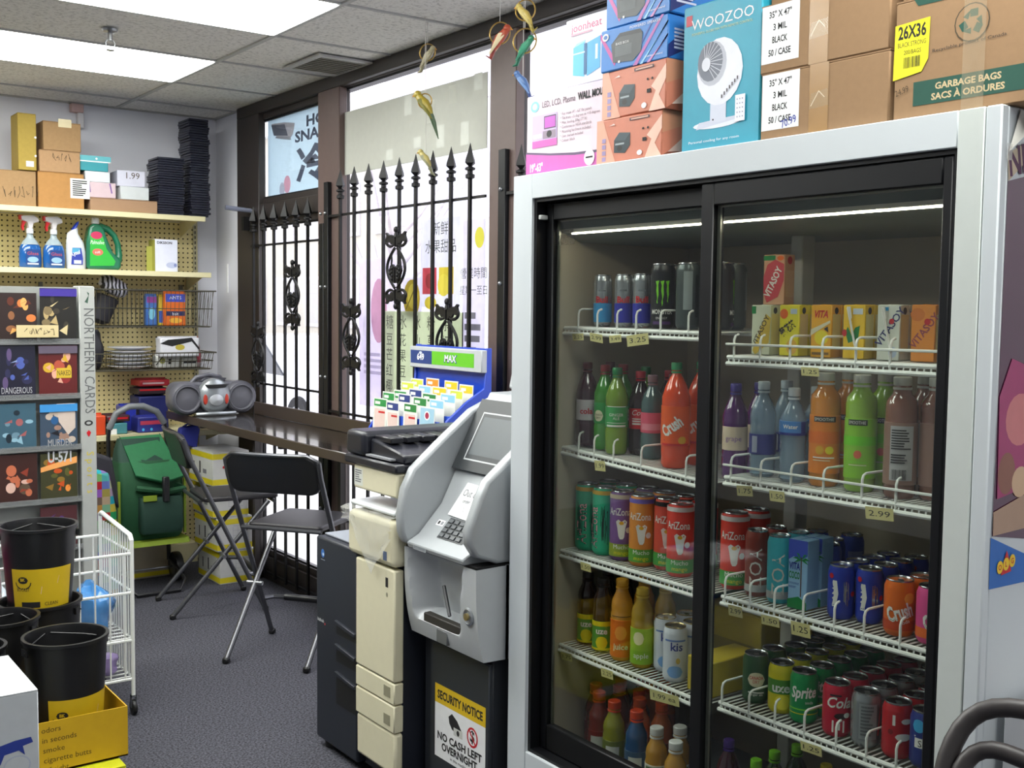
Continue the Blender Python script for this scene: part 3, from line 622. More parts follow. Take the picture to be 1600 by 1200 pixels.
row(P, (2.14, 2.22), 992, 640, zL2, .7, ('dark cola bottle with red label and script lettering, second left shelf', 'red-label cola bottle behind the script one, second left shelf'), 'soda bottles')
P = sodab('soda_bottle', liq('#4a5f60'), M('#8a6a70', .4), M('#d4546c', .45), [('r', -.03, .08, .03, .098, M('#e08a98', .5))], H=.214)
row(P, (2.14, 2.22), 1018, 640, zL2, .7, ('clear soda bottle with pink label between red cola and orange soda', 'pink-label soda bottle in the second row, second left shelf'), 'soda bottles')
P = make_bottle('soda_bottle', 'x', soda(.0385, .262), liq('#d8481c'), M('#2f8f5a', .4), (.06, .165, .0385, M('#e2591c', .4)), [T('Crush', -.002, .10, .030, OFFW, al='c', rot=35, bold=.04, w=.062), ('l', [(-.03, .075), (.03, .105)], .004, M('#3a2a7a', .5)), ('e', .02, .075, .012, .01, GOLD), ('r', -.04, .06, .04, .066, RED)])
row(P, (2.10, 2.195), 1056, 640, zL2, .75, ('large orange soda bottle with slanted white lettering, second left shelf', 'large orange soda bottle behind the front orange one'), 'soda bottles')
P = sodab('soda_bottle', liq('#4a1a5c'), M('#3a2a8a', .4), M('#c9b7a0', .45), [T('grape', 0, .1, .013, PURP, al='c')])
row(P, (2.12, 2.21), 1150, 620, zL2, .6, ('dark grape soda bottle at the near end of the second left shelf', 'grape soda bottle, second row at the near end of the second left shelf'), 'soda bottles')
# left third shelf: tall tea cans
def tea(m, top, items): return make_can('tea_can', 'x', .0365, .197, m, items, bands=[(.176, .188, top)])
BX = M('#1d2a28', .6); 
P = tea(M('#2fae86', .35), M('#c9a43a', .4), [T('AriZona', 0, .02, .032, DARKTXT, rot=90, bold=.0, w=.12), T('AriZona', .0018, .02, .032, M('#e8b0b8', .5), rot=90, w=.12), *scribble(-.03, .03, .02, .12, 8, BX, .0012, 4), *scribble(.012, .03, .02, .12, 8, BX, .0012, 5)])
row(P, (2.105, 2.19), 912, 790, zL3, .72, ('teal green iced tea can with sideways lettering, nearer the fridge side wall', 'teal iced tea can, second row at the far end of the third left shelf'), 'tall tea cans')
row(P, (2.105, 2.19), 944, 800, zL3, .2, ('teal green iced tea can with branch drawing, beside the purple tea can', 'teal iced tea can in the second row behind the purple tea can'), 'tall tea cans')
def fruit(m, top, low): return tea(m, top, [T('AriZona', -.006, .130, .020, OFFW, al='c', bold=.01, w=.066), ('p', [(-.016, .112), (-.009, .118), (0, .112), (.009, .118), (.016, .112), (.011, .095), (.008, .068), (.004, .062), (-.004, .062), (-.008, .07), (-.012, .095)], OFFW), ('e', 0, .108, .007, .005, GOLD), ('e', .020, .088, .008, .008, OFFW), ('r', -.11, .012, .11, .048, low), T('Mucho', 0, .034, .012, OFFW, al='c'), T('mango', .0, .018, .011, YEL, al='c')])
ZEB = M('#7a6ac0', .4)
for k, (px, m, top, low, lb) in enumerate(((972, M('#7a5590', .4), M('#c9b9a0', .4), M('#8fa038', .4), 'purple fruit drink can with white bull skull'), (1006, M('#d98a3a', .4), ZEB, M('#5a9a3a', .4), 'orange fruit drink can with violet-striped top'), (1034, M('#cc4a36', .4), M('#1f1f1f', .4), M('#3f8f3a', .4), 'red fruit drink can beside the orange one'), (1064, M('#d43a2c', .4), M('#d8d0d0', .4), M('#3c9440', .4), 'red fruit drink can at the black door stile'))):
    P = fruit(m, top, low); row(P, (2.105 if k != 2 else 2.125, 2.195), px, 805, zL3, .75, (lb+', third left shelf', lb+', its second-row neighbour behind'), 'tall tea cans')
row(P, (2.13, 2.21), 1150, 780, zL3, .7, ('red tall can seen through the right pane beside the centre post', 'red tall can, second row beside the centre post'), 'tall tea cans')
# left fourth shelf: juice bottles and water cans
P = make_bottle('juice_bottle', 'x', juice(.030, .198), liq('#2a1512'), M('#1d1716', .4), (.008, .092, .0302, M('#3f9a3a', .4)), [('r', -.094, .078, .094, .092, YEL), T('uze', 0, .056, .017, OFFW, al='c', bold=.03), ('e', 0, .030, .018, .018, YEL), ('r', -.094, .008, .094, .014, YEL)], cap=(.017, .016))
row(P, (2.11, 2.19), 918, 955, zL4, .75, ('dark iced tea bottle with green and yellow label, nearest the fridge wall', 'dark iced tea bottle in the second row of the fourth left shelf'), 'juice bottles')
row(P, (2.10, 2.19), 942, 965, zL4, .75, ('dark iced tea bottle with green and yellow label, beside the orange juice', 'dark iced tea bottle behind the one beside the orange juice'), 'juice bottles')
P = make_bottle('juice_bottle', 'x', juice(.0315, .215), liq('#c98a30'), M('#d9a030', .4), (.012, .118, .0317, M('#e0691c', .4)), [('e', 0, .082, .018, .02, M('#f0963c', .5)), T('juice', 0, .035, .016, CREAM, al='c', bold=.02), ('r', -.03, .128, .03, .13, DARKTXT)], cap=(.018, .016))
row(P, (2.09, 2.18), 970, 975, zL4, .75, ('orange juice bottle on the fourth left shelf', 'orange juice bottle behind the front orange juice'), 'juice bottles')
P = make_bottle('juice_bottle', 'x', juice(.0315, .205), liq('#a8872c'), M('#c9a83a', .4), (.012, .112, .0317, M('#8fb83a', .4)), [('e', -.008, .085, .016, .018, CREAM), ('r', -.09, .012, .09, .05, M('#7fb02f', .4)), T('apple', 0, .030, .014, OFFW, al='c')], cap=(.018, .016))
row(P, (2.10, 2.19), 1004, 985, zL4, .75, ('apple juice bottle with green label between orange juice and white cans', 'apple juice bottle in the second row of the fourth left shelf'), 'juice bottles')
P = make_can('tall_can', 'x', .0325, .150, M('#c9ced8', .4), [T('kis', .004, .088, .022, DBLUE, al='c', bold=.02), ('e', 0, .03, .022, .016, M('#6f9fd8', .5)), ('e', .008, .06, .006, .008, M('#c9a83a', .5)), ('r', -.03, .112, .03, .117, M('#5a78b8', .5))], lidm=M('#cbb784', .25, metal=.9))
row(P, (2.085, 2.16), 1051, 1005, zL4, .8, ('white sparkling drink can nearest the black stile, fourth left shelf', 'white can in the second row beside the black stile'), 'white cans')
row(P, (2.13, 2.205), 1036, 1000, zL4, .8, ('white sparkling drink can behind the front white can', 'white can farthest back of the fourth left shelf'), 'white cans')
YB = M('#b7a21c', .6)
carton('drink_tray', 'yellow cardboard drink case behind the cans, near end of the fourth left shelf', 2.26, 2.48, 1.93, 2.15, .628, .80, YB, 'box', flaps=False, front=[('r', .02, .03, .2, .09, M('#8f7d18', .7))])
carton('drink_tray', 'green cardboard drink case at the back of the fourth left shelf', 2.30, 2.50, 2.19, 2.42, .628, .83, M('#1f6a34', .6), 'box', flaps=False)
carton('drink_tray', 'yellow cardboard drink case behind the grey centre post', 2.06, 2.24, 1.915, 2.005, .628, .72, YB, 'box', flaps=False)
# left bottom: sports drinks
FL = .2655
def sport(l, c, bm, H=.205): return make_bottle('sports_bottle', 'x', juice(.033, H), liq(l), M(c, .45), (.045, .115, .0332, M(bm, .4)), [('r', -.02, .06, .02, .1, M('#d8d8d0', .5))], cap=(.019, .020))
sp = [sport('#7a2a1c', '#d8441c', '#8a2a20'), sport('#8a8a1c', '#e04a1c', '#6f7a30'), sport('#1c4a78', '#e8481c', '#3a5a7a'), sport('#c9622a', '#e0541c', '#9a4a2a')]
Rr = random.Random(4)
spots = [(960, 1112, 1, 2.10), (995, 1128, 2, 2.10), (934, 1094, 0, 2.12), (907, 1080, 0, 2.14), (885, 1068, 0, 2.17), (916, 1056, 0, 2.22), (938, 1070, 0, 2.20), (972, 1082, 0, 2.20), (1000, 1095, 3, 2.18), (1030, 1088, 3, 2.20), (1004, 1075, 3, 2.26), (972, 1063, 3, 2.28), (945, 1052, 0, 2.30)]
for i, (px, py, k, x) in enumerate(spots):
    y = yat(px, py, x); nm = ('red', 'yellow', 'blue', 'amber')[k]
    put(sp[k], x, min(max(y, 1.96), 2.475), FL, .7, nm+' sports bottle with orange cap, %s, bottom left shelf' % ('nearest the glass pane', 'second from the glass', 'third from the glass pane', 'fourth from the glass pane', 'at the far side wall', 'behind the side-wall one', 'seventh back along the side', 'eighth, mid row', 'ninth, mid row', 'tenth, near the stile', 'eleventh, third row', 'twelfth, back row', 'rearmost of all')[i], 'sports drink bottles')
P = make_bottle('juice_bottle', 'x', juice(.031, .190), liq('#b8862c'), M('#d5d5d2', .45), (.02, .11, .0312, M('#d9d6c4', .5)), [('e', 0, .05, .018, .02, M('#e0c43a', .5)), ('r', -.03, .095, .03, .105, M('#4a6a3a', .5))], cap=(.019, .019))
for (px, py, x, lb) in ((1027, 1150, 2.09, 'left of the two front ones'), (1056, 1165, 2.06, 'front one at the black stile'), (1059, 1135, 2.14, 'behind at the black stile')):
    put(P, x, yat(px, py, x), FL, .7, 'white-capped amber juice bottle, bottom left shelf, '+lb, 'white-capped juice bottles')
# right top shelf: drink boxes
bx = [(1187, M('#c9cdb4', .45), [('r', .0, .10, .012, .118, GREEN), ('p', [(.012, .0), (.05, .03), (.055, .09), (.04, .1), (.02, .05), (.004, .01)], M('#c9ab3a', .5)), T('VITASOY', .012, .018, .013, M('#4a3a1c', .5), rot=62, w=.085, bold=.02)], 0, 'pale green soy drink box at the far end of the upper right shelf'),
      (1231, M('#e8dc2a', .45), [('e', .012, .1, .011, .012, ORG), ('r', .03, .10, .048, .112, M('#b9c9d8', .5)), T('菊花茶', .009, .045, .017, DARKTXT, rot=35, bold=.03, w=.046), ('e', .035, .022, .015, .018, M('#e0b040', .5))], 0, 'lemon yellow tea drink box with black brush characters'),
      (1281, M('#e8a91c', .45), [T('VITA', .006, .092, .016, RED, w=.038, bold=.03, shear=.2), ('p', [(.0, .05), (.05, .08), (.05, .086), (.0, .064)], CREAM), ('e', .028, .046, .018, .017, YEL), ('p', [(.034, .066), (.044, .072), (.046, .058), (.04, .062)], DARKTXT), ('r', .004, .006, .048, .012, M('#7a5a1c', .5))], 0, 'amber drink box with red lettering in the row middle'),
      (1332, M('#e6bd1c', .45), [('p', [(.006, .06), (.014, .035), (.038, .045), (.042, .075), (.03, .07), (.022, .052), (.012, .072)], GREEN), ('r', .024, .10, .048, .113, M('#c9d4dc', .5)), ('e', .004, .058, .006, .008, RED)], 1, 'yellow drink box with green mark and a straw'),
      (1386, M('#d4d8cc', .45), [T('VITASOY', .008, .028, .016, M('#2c2f66', .5), rot=55, w=.10, bold=.02), ('e', .034, .085, .006, .006, RED), ('r', .012, .108, .026, .116, SKY), ('e', .038, .018, .01, .012, M('#b9c9e0', .5))], 1, 'white soy drink box with dark blue lettering and a straw'),
      (1440, M('#dd8a2c', .45), [T('VITASOY', .008, .026, .016, M('#8a3a4a', .5), rot=52, w=.09, bold=.02), ('e', .036, .085, .007, .007, RED), ('e', .014, .1, .016, .014, M('#c9701c', .5))], 0, 'orange soy drink box nearest the right door stile')]
for px, m, its, st, lb in bx:
    P = make_pack('drink_box', 'x', .053, .042, .121, m, its, [('r', .004, .02, .038, .1, M('#d9c98a', .5)), ('e', .02, .108, .008, .008, DARKTXT)], st); y = yat(px, 515, 2.088)
    put(P, 2.11, y, zR1(y), .12, lb, 'drink boxes on the upper right shelf')
    put(P, 2.165, y+.012, zR1(y), .05, lb.split(' at ')[0].split(' with ')[0].split(' in ')[0].split(' nearest ')[0]+', second row behind its twin in front', 'drink boxes on the upper right shelf')
P = make_pack('drink_box', 'x', .063, .042, .124, M('#cf9f7a', .5), [('r', .0, .11, .035, .122, GREEN), ('p', [(.012, .005), (.045, .02), (.061, .06), (.061, .1), (.035, .112), (.012, .1), (.001, .07), (.001, .03)], M('#c23440', .45)), T('VITASOY', .018, .016, .018, OFFW, rot=62, w=.082, bold=.03), ('e', .05, .115, .01, .006, ORG)], [('e', .02, .11, .01, .01, RED), ('r', .004, .06, .038, .064, M('#b86a4a', .5)), ('r', .004, .02, .038, .085, M('#d8ae8a', .5))])
y = yat(1213, 435, 2.165); put(P, 2.175, y, zR1(y)+.1225, .08, 'red and cream soy drink box standing on top of the second row', 'drink boxes on the upper right shelf')
# right second shelf: water and juice bottles
def ribbed(R, H): return [(R*.8, 0), (R, .008)]+[p for i in range(6) for p in ((R*.94, H*(.06+.075*i)), (R, H*(.0975+.075*i)))]+[(R*.97, H*.62), (R, H*.66), (R*.97, H*.74), (R*.6, H*.87), (.0125, H*.93), (.0125, H)]
P = make_bottle('water_bottle', 'x', ribbed(.032, .215), WATER, M('#c4d2dc', .45), (.055, .105, .0325, M('#26307a', .4)), [('r', -.03, .06, -.015, .1, M('#9aa0b4', .5))])
row(P, (2.105, 2.19), 1192, 680, zR2, .75, ('clear water bottle with navy label, far end of the second right shelf', 'navy-label water bottle behind, far end of the second right shelf'), 'bottles on the second right shelf')
P = make_bottle('water_bottle', 'x', ribbed(.032, .205), WATER, M('#dbe6ee', .45), (.112, .145, .0325, M('#3f7fc4', .4)), [T('Water', -.008, .128, .009, OFFW, al='c', bold=.02), ('r', -.1, .112, .1, .118, DBLUE), ('r', .018, .113, .032, .145, M('#23308a', .5))])
row(P, (2.095, 2.18), 1239, 690, zR2, .7, ('clear ribbed water bottle with light blue label', 'light-blue-label water bottle in the second row'), 'bottles on the second right shelf')
def tall(l, bm, its, cap='#cfd0c6'): return make_bottle('juice_bottle', 'x', square(.0345, .245), liq(l), M(cap, .45), (.03, .165, .0348, M(bm, .4)), its, cap=(.0195, .018))
P = tall('#d88a2c', '#e0801c', [('r', -.03, .150, .022, .163, M('#3a332c', .5)), T('SMOOTHIE', -.028, .153, .007, OFFW, w=.045), ('r', -.108, .10, .108, .128, M('#e2701a', .5)), ('e', -.014, .085, .010, .010, GOLD), ('e', .008, .085, .010, .009, YEL), ('r', -.03, .066, .02, .069, OFFW), ('r', -.03, .06, .01, .062, CREAM)])
row(P, (2.105, 2.195), 1289, 670, zR2, .75, ('tall orange juice bottle with black name strip, second right shelf', 'tall orange juice bottle behind the front one, second right shelf'), 'bottles on the second right shelf')
P = tall('#8fba3c', '#86c22e', [('r', -.034, .150, .010, .163, M('#2f3a26', .5)), T('SMOOTHIE', -.032, .153, .007, OFFW, w=.038), ('r', -.108, .105, .108, .125, M('#6fd01c', .5)), ('e', -.010, .085, .009, .009, M('#d86a4a', .5)), ('r', -.03, .066, .012, .069, LIME), ('r', -.03, .06, .01, .062, CREAM)])
row(P, (2.105, 2.195), 1345, 672, zR2, .75, ('tall lime green juice bottle with black name strip', 'tall lime green juice bottle in the second row'), 'bottles on the second right shelf')
P = tall('#7a5040', '#8a6a5c', [('r', -.03, .04, .02, .158, M('#a9a9a9', .5)), *lines(-.027, .105, .044, .045, 8, DARKTXT, 3), *lines(-.027, .075, .044, .022, 4, DARKTXT, 4), *barcode(-.024, .042, .03, .022, DARKTXT)], cap='#b9b9b0')
row(P, (2.10, 2.19), 1410, 670, zR2, .8, ('brown juice bottle turned to its grey nutrition label', 'brown juice bottle behind the nutrition label one'), 'bottles on the second right shelf')
row(P, (2.13, 2.22), 1455, 680, zR2, 2.6, ('brown juice bottle half hidden by the right door stile', 'brown juice bottle farthest back beside the right stile'), 'bottles on the second right shelf')
# right third shelf
def zoa(m): return make_can('tall_can', 'x', .0295, .165, m, [T('ZOA', .010, .022, .030, M('#c9c3bb', .4), rot=90, bold=.0, w=.10), ('r', -.1, .012, .1, .03, M('#a5a8a8', .4))])
P = zoa(M('#7a2f24', .4)); row(P, (2.11, 2.18), 1183, 875, zR3, .75, ('brown-red tall can with sideways lettering at the far end, third right shelf', 'brown-red tall can, second row of the third right shelf'), 'cans on the third right shelf')
P = zoa(M('#3ba9b8', .35)); row(P, (2.10, 2.175), 1218, 880, zR3, .75, ('turquoise tall can with sideways lettering, third right shelf', 'turquoise tall can, second row of the third right shelf'), 'cans on the third right shelf')
P = make_pack('coconut_water_carton', 'x', .052, .05, .165, M('#8ab4d8', .4), [('p', [(0, .115), (0, .165), (.052, .165), (.052, .13), (.03, .115), (.015, .125)], M('#3a4fb8', .4)), ('r', .034, .03, .037, .125, M('#5a3a24', .5)), *[('p', [(.0355, .118), (.0355+.022*math.cos(a)*.5, .118+.022*math.sin(a)*.5+.006), (.0355+.024*math.cos(a), .118+.02*math.sin(a))], GREEN) for a in (.1, .9, 2.2, 3.0, 3.6, 5.8)], ('p', [(0, 0), (.052, 0), (.052, .018), (.03, .03), (0, .02)], GREEN), T('VITA', .003, .094, .016, DBLUE, w=.03, bold=.03), T('COCO', .003, .072, .016, GREEN, w=.03, bold=.03), T('coconut', .003, .058, .007, DBLUE, w=.028), T('water', .003, .049, .007, DBLUE, w=.02)])
y = yat(1256, 885, 2.105); put(P, 2.105, y, zR3(y), .1, 'blue coconut water carton with a palm tree picture', 'cans on the third right shelf')
put(P, 2.17, y, zR3(y), .1, 'blue coconut water carton behind the palm tree one', 'cans on the third right shelf')
P = make_can('slim_can', 'x', .0305, .124, M('#2438a0', .3), [('p', [(-.022, .035), (-.012, .035), (-.008, .06), (-.012, .09), (-.022, .09), (-.018, .06)], OFFW), T('BANG', -.012, .03, .010, OFFW, rot=90, w=.06, bold=.02), *scribble(.004, .03, .012, .06, 6, SILV, .0015, 8), ('e', -.026, .1, .006, .006, RED), ('e', .026, .06, .006, .006, RED)])
xs5 = (2.105, 2.17, 2.235, 2.30)
for j, px in enumerate((1313, 1358)):
    y0 = yat(px, 910, 2.10 if j == 0 else 2.125)
    for i, x in enumerate(xs5):
        put(P, x+(.02 if j else 0), y0+.004*i, zR3(y0), .7+.2*i, 'dark blue slim can, %s of the %s blue column, third right shelf' % (('front', 'second', 'third', 'rearmost')[i], ('farther', 'nearer')[j]), 'blue slim cans on the third right shelf')
P2 = make_can('slim_can', 'x', .0305, .140, M('#4a5fc0', .3), [('r', -.02, .04, .02, .1, M('#8a9ad8', .4))])
for i, (px, x) in enumerate(((1283, 2.20), (1300, 2.27), (1330, 2.36), (1262, 2.33))):
    y0 = yat(px, 880, x); put(P2, x, y0, zR3(y0), .5*i, 'violet blue can in the rear of the third right shelf, %s from the carton' % ('first', 'second', 'third', 'fourth')[i], 'violet cans on the third right shelf')
def crush(m, tm): return make_can('soda_can', 'x', .033, .1225, m, [T('Crush', 0, .040, .030, OFFW, al='c', rot=18, bold=.04, w=.058), T('Crush', .0008, .0405, .026, M('#1d4a2c', .5), al='c', rot=18, bold=-.005, w=.056), T('Crush', 0, .042, .026, OFFW, al='c', rot=18, bold=.01, w=.055), T('soda', .008, .03, .008, OFFW, al='c', rot=18), ('e', .016, .085, .012, .012, M('#f0a03c', .5))], bands=[(.014, .035, tm)])
P = crush(M('#d8661c', .3), M('#b8421c', .35)); y = yat(1406, 930, 2.095); put(P, 2.095, y, zR3(y), .75, 'orange soda can with bold white lettering, third right shelf', 'soda cans on the third right shelf')
for i, x in enumerate((2.165, 2.235)): put(P, x, y-.012, zR3(y), 1.6, 'orange soda can, %s behind the bold-lettered one, third right shelf' % ('first', 'second')[i], 'soda cans on the third right shelf')
P = crush(M('#d34a8a', .3), M('#e06a2a', .35)); y = yat(1449, 940, 2.075); put(P, 2.085, y, zR3(y), 1.0, 'pink soda can cut by the right door stile, third right shelf', 'soda cans on the third right shelf')
put(P, 2.16, y-.01, zR3(y), 1.0, 'pink soda can behind the one at the stile, third right shelf', 'soda cans on the third right shelf')
# right fourth shelf: soda cans in columns
def scan(m, its, bands=()): return make_can('soda_can', 'x', .033, .1225, m, its, bands=bands)
cols = [(1181, scan(M('#1f4a2a', .3), [('e', 0, .062, .022, .018, CREAM), T('CANADA', 0, .063, .008, RED, al='c', w=.034, bold=.02), T('DRY', 0, .053, .008, RED, al='c', w=.016), ('r', -.02, .028, .02, .031, OFFW), T('ginger ale', 0, .022, .006, OFFW, al='c')]), 'dark green ginger ale can with cream shield'),
        (1222, scan(M('#d4c81f', .3), [('r', -.104, .05, .104, .085, M('#4a8a2f', .4)), T('uze', -.004, .055, .022, OFFW, al='c', bold=.03), ('e', 0, .03, .02, .018, M('#f0e040', .4))]), 'yellow and green iced tea can'),
        (1257, scan(M('#0f8a48', .28), [T('Sprite', -.004, .064, .026, OFFW, al='c', rot=4, bold=.03, shear=.2, w=.062), T('soda', .01, .05, .007, OFFW, al='c'), ('r', -.104, .034, .104, .037, M('#7fd03a', .4)), ('r', -.104, .024, .104, .026, YEL)]), 'bright green lemon soda can'),
        (1308, scan(M('#b81a34', .3), [T('Cola', 0, .070, .024, OFFW, al='c', shear=.25, bold=.02, w=.058), ('e', .006, .05, .016, .007, M('#2a1516', .5)), ('e', .02, .052, .008, .006, OFFW), ('l', [(-.012, .014), (-.012, .038), (.012, .038), (.012, .014), (-.012, .014)], .004, OFFW), ('r', -.002, .018, .004, .034, OFFW), ('r', -.02, .096, .006, .1, DARKTXT)]), 'red cola can with white script'),
        (1354, scan(M('#a4a9ac', .25, metal=.7), [('r', -.02, .02, .02, .1, M('#8f9497', .4)), *lines(-.016, .025, .03, .07, 9, M('#5a5f62', .5), 6), ('l', [(.024, .03), (.03, .09)], .004, RED)]), 'silver diet soda can'),
        (1404, scan(M('#b01c24', .3), [('e', .014, .085, .012, .006, OFFW), ('e', .008, .05, .018, .008, OFFW), ('r', -.016, .075, -.010, .098, OFFW), ('e', -.02, .06, .006, .006, M('#7a1216', .5))]), 'red can with white splash marks'),
        (1446, scan(M('#23337a', .3), [('e', -.022, .092, .014, .014, SKY), ('r', -.03, .045, .0, .066, OFFW), T('S', -.018, .048, .014, DARKTXT, al='c'), ('l', [(-.03, .07), (-.005, .04)], .003, OFFW)]), 'blue soda can cut off by the right stile')]
ordn = ('front of its column', 'second of its column', 'third of its column', 'fourth of its column', 'fifth of its column')
for j, (px, P, lb) in enumerate(cols):
    x0 = (2.115, 2.11, 2.10, 2.095, 2.095, 2.09, 2.09)[j]; y0 = yat(px, 1100-40*(j < 3), x0)
    for i in range(5):
        if j == 6 and i > 2: break
        put(P, x0+.069*i, y0+.003*i, zR4(y0), .75 if i == 0 else random.uniform(0, 2.5), lb+', '+ordn[i]+', lowest wire shelf', 'soda cans on the lowest right wire shelf')
# right bottom: bottles whose caps show
def low(l, c): return make_bottle('soda_bottle', 'x', soda(.0325, .215), liq(l), M(c, .45), (.075, .13, .032, M('#5a6a2a', .4)))
lowb = {'green': low('#1f3a1c', '#7fd01c'), 'yellow': low('#4a3a12', '#d8c01c'), 'white': low('#3a3f44', '#c4c6c8'), 'purple': low('#3a1020', '#4a2a8a')}
for px, py, k, x, lb in ((1182, 1182, 'green', 2.10, 'nearest the glass'), (1211, 1165, 'green', 2.18, 'in the second row'), (1246, 1155, 'green', 2.26, 'in the third row'), (1213, 1196, 'yellow', 2.09, 'nearest the glass'), (1262, 1182, 'yellow', 2.14, 'in the second row'), (1292, 1172, 'yellow', 2.22, 'in the third row'), (1282, 1198, 'white', 2.09, 'nearest the glass'), (1310, 1188, 'white', 2.15, 'in the second row'), (1140, 1125, 'purple', 2.14, 'beside the centre post')):
    y = yat(px, py, x); put(lowb[k], x, y, FL, 0, 'dark bottle with %s cap on the bottom right shelf, %s' % (k, lb), 'capped bottles on the bottom right shelf')
# ================================================================ back wall shelving
def peg():
    mt = bpy.data.materials.new('pegboard'); mt.use_nodes = True; nt = mt.node_tree; b = nt.nodes['Principled BSDF']; L = nt.links.new
    tc = nt.nodes.new('ShaderNodeTexCoord'); sp = nt.nodes.new('ShaderNodeSeparateXYZ'); L(tc.outputs['Object'], sp.inputs[0])
    def cell(o):
        a = nt.nodes.new('ShaderNodeMath'); a.operation = 'DIVIDE'; a.inputs[1].default_value = .0254*1.15; L(o, a.inputs[0])
        f = nt.nodes.new('ShaderNodeMath'); f.operation = 'FRACT'; L(a.outputs[0], f.inputs[0])
        s = nt.nodes.new('ShaderNodeMath'); s.operation = 'SUBTRACT'; s.inputs[1].default_value = .5; L(f.outputs[0], s.inputs[0])
        p = nt.nodes.new('ShaderNodeMath'); p.operation = 'POWER'; p.inputs[1].default_value = 2; L(s.outputs[0], p.inputs[0]); return p
    a, c = cell(sp.outputs['X']), cell(sp.outputs['Z'])
    d = nt.nodes.new('ShaderNodeMath'); d.operation = 'ADD'; L(a.outputs[0], d.inputs[0]); L(c.outputs[0], d.inputs[1])
    g = nt.nodes.new('ShaderNodeMath'); g.operation = 'GREATER_THAN'; g.inputs[1].default_value = .034; L(d.outputs[0], g.inputs[0])
    m = nt.nodes.new('ShaderNodeMix'); m.data_type = 'RGBA'; m.inputs['A'].default_value = lin('#4a4128'); m.inputs['B'].default_value = lin('#e2d39c')
    L(g.outputs[0], m.inputs['Factor']); L(m.outputs['Result'], b.inputs['Base Color']); b.inputs['Roughness'].default_value = .7; return mt
SHELF = M('#d8cfa6', .5, noise=.04, scale=5)
gd = thing('gondola_shelving', 'cream pegboard shelving unit along the back wall', 'shelving', (.9, 6.7, 0))
MB().box((-1.0, 6.83, .02), (2.525, 6.85, 2.13), peg()).build('pegboard', gd)
q = MB(); q.box((2.525, 6.82, 0), (2.552, 6.86, 2.15), M('#b5ad8a', .5))
q.build('upright', gd)
q = MB()
for i in range(64): q.box((2.533, 6.8185, .08+.032*i), (2.540, 6.8205, .098+.032*i), BLACK)
k = q.build('upright_slots', gd); k['kind'] = 'stuff'
def shelf(zt, yf, x1, th=.03):
    o = MB().box((-1.0, yf, zt-.012), (x1, 6.829, zt), SHELF).box((-1.0, yf-.002, zt-th), (x1, yf+.004, zt+.001), SHELF).build('shelf', gd, bevel=.002)
    for x in (-.3, .93, x1-.02): MB().prism([(yf+.05, zt-.012), (6.829, zt-.012), (6.829, zt-.11)], 'x', x, x+.004, SHELF).build('shelf_bracket', o)
shelf(2.145, 6.45, 2.464); shelf(1.812, 6.45, 2.497); shelf(.865, 6.42, 2.62)
MB().box((-1.0, 6.72, 0), (2.50, 6.829, .12), SHELF).build('kick_base', gd)
Z1, Z2, Z3 = 2.1462, 1.8135, .8662
def sb(name, label, p0, p1, ptop, z0, m, yf=6.47, dep=.30, zt=None, **k):
    a, b = PY(p0, ptop, yf), PY(p1, ptop, yf); k["side"] = k.pop("front", None)
    return carton(name, label, a.x, b.x, yf, yf+dep, z0, zt if zt else (a.z+b.z)/2, m, **k)
HAND = M('#4a3c28', .8)
LBL = M('#dcdcd8', .6)
def zat(px, py, yf): return PY(px, py, yf).z
t1 = zat(28, 265, 6.47)
sb('cardboard_carton', 'open-topped tan carton with scribbles at the left end of the top shelf', -12, 56, 266, Z1, CARD2, front=scribble(.05, .04, .18, .07, 8, HAND, .0026, 3))
sb('cardboard_carton', 'tall mustard yellow carton standing upright on the scribbled carton', 27, 56, 177, t1+.001, CARDY, dep=.16, front=[('e', .09, .08, .006, .006, LBL), ('e', .09, .18, .006, .006, LBL), ('r', .04, .02, .08, .05, LBL)])
t2 = zat(95, 270, 6.47); t3 = zat(95, 236, 6.47)
sb('cardboard_carton', 'orange-brown carton with a white printed label, bottom of its stack', 59, 131, 270, Z1, CARDO, front=[('r', .17, .06, .275, .17, LBL), *lines(.182, .07, .08, .09, 8, DARKTXT, 2)])
sb('cardboard_carton', 'tan carton with black scribbles in the middle of the stack', 61, 125, 236, t2+.001, CARD, dep=.27, front=scribble(.07, .06, .10, .05, 5, HAND, .0026, 9))
sb('cardboard_carton', 'taped brown carton on top of the stack by the wall fitting', 67, 126, 191, t3+.001, CARD2, dep=.24, front=[('r', .08, .13, .15, .175, M('#c9b98c', .3))])
t4 = zat(190, 313, 6.47)
sb('cardboard_carton', 'flat low tan carton under the pink and white boxes', 141, 246, 313, Z1, M('#a07f62', .85), dep=.30, zt=Z1+.072)
zb = Z1+.073; PK = M('#c9b2b8', .6)
sb('small_box', 'pink box with two violet marks on the flat carton', 132, 181, 285, zb, PK, yf=6.475, dep=.16, flaps=False, front=[('l', [(.025, .08), (.03, .03)], .008, PURP), ('l', [(.14, .08), (.15, .03)], .008, PURP)])
z5 = zat(155, 285, 6.475)+.001
sb('small_box', 'white box between the pink box and the teal box', 133, 172, 268, z5, M('#cfd4d8', .6), yf=6.48, dep=.14, flaps=False)
z6 = zat(155, 268, 6.48)+.001
sb('small_box', 'teal box with a pale lid on top of the white box', 125, 169, 246, z6, M('#2d8f9a', .55), yf=6.485, dep=.14, flaps=False, front=[('r', 0, .055, .17, .085, M('#5aaab4', .55)), ('r', .0, .05, .17, .056, WHITE), ('e', .09, .07, .006, .006, WHITE)])
sb('small_box', 'plain white box lying under the priced white box', 187, 232, 292, zb, M('#c6cacb', .6), yf=6.475, dep=.18, flaps=False, rot=.05)
z7 = zat(208, 292, 6.475)+.001
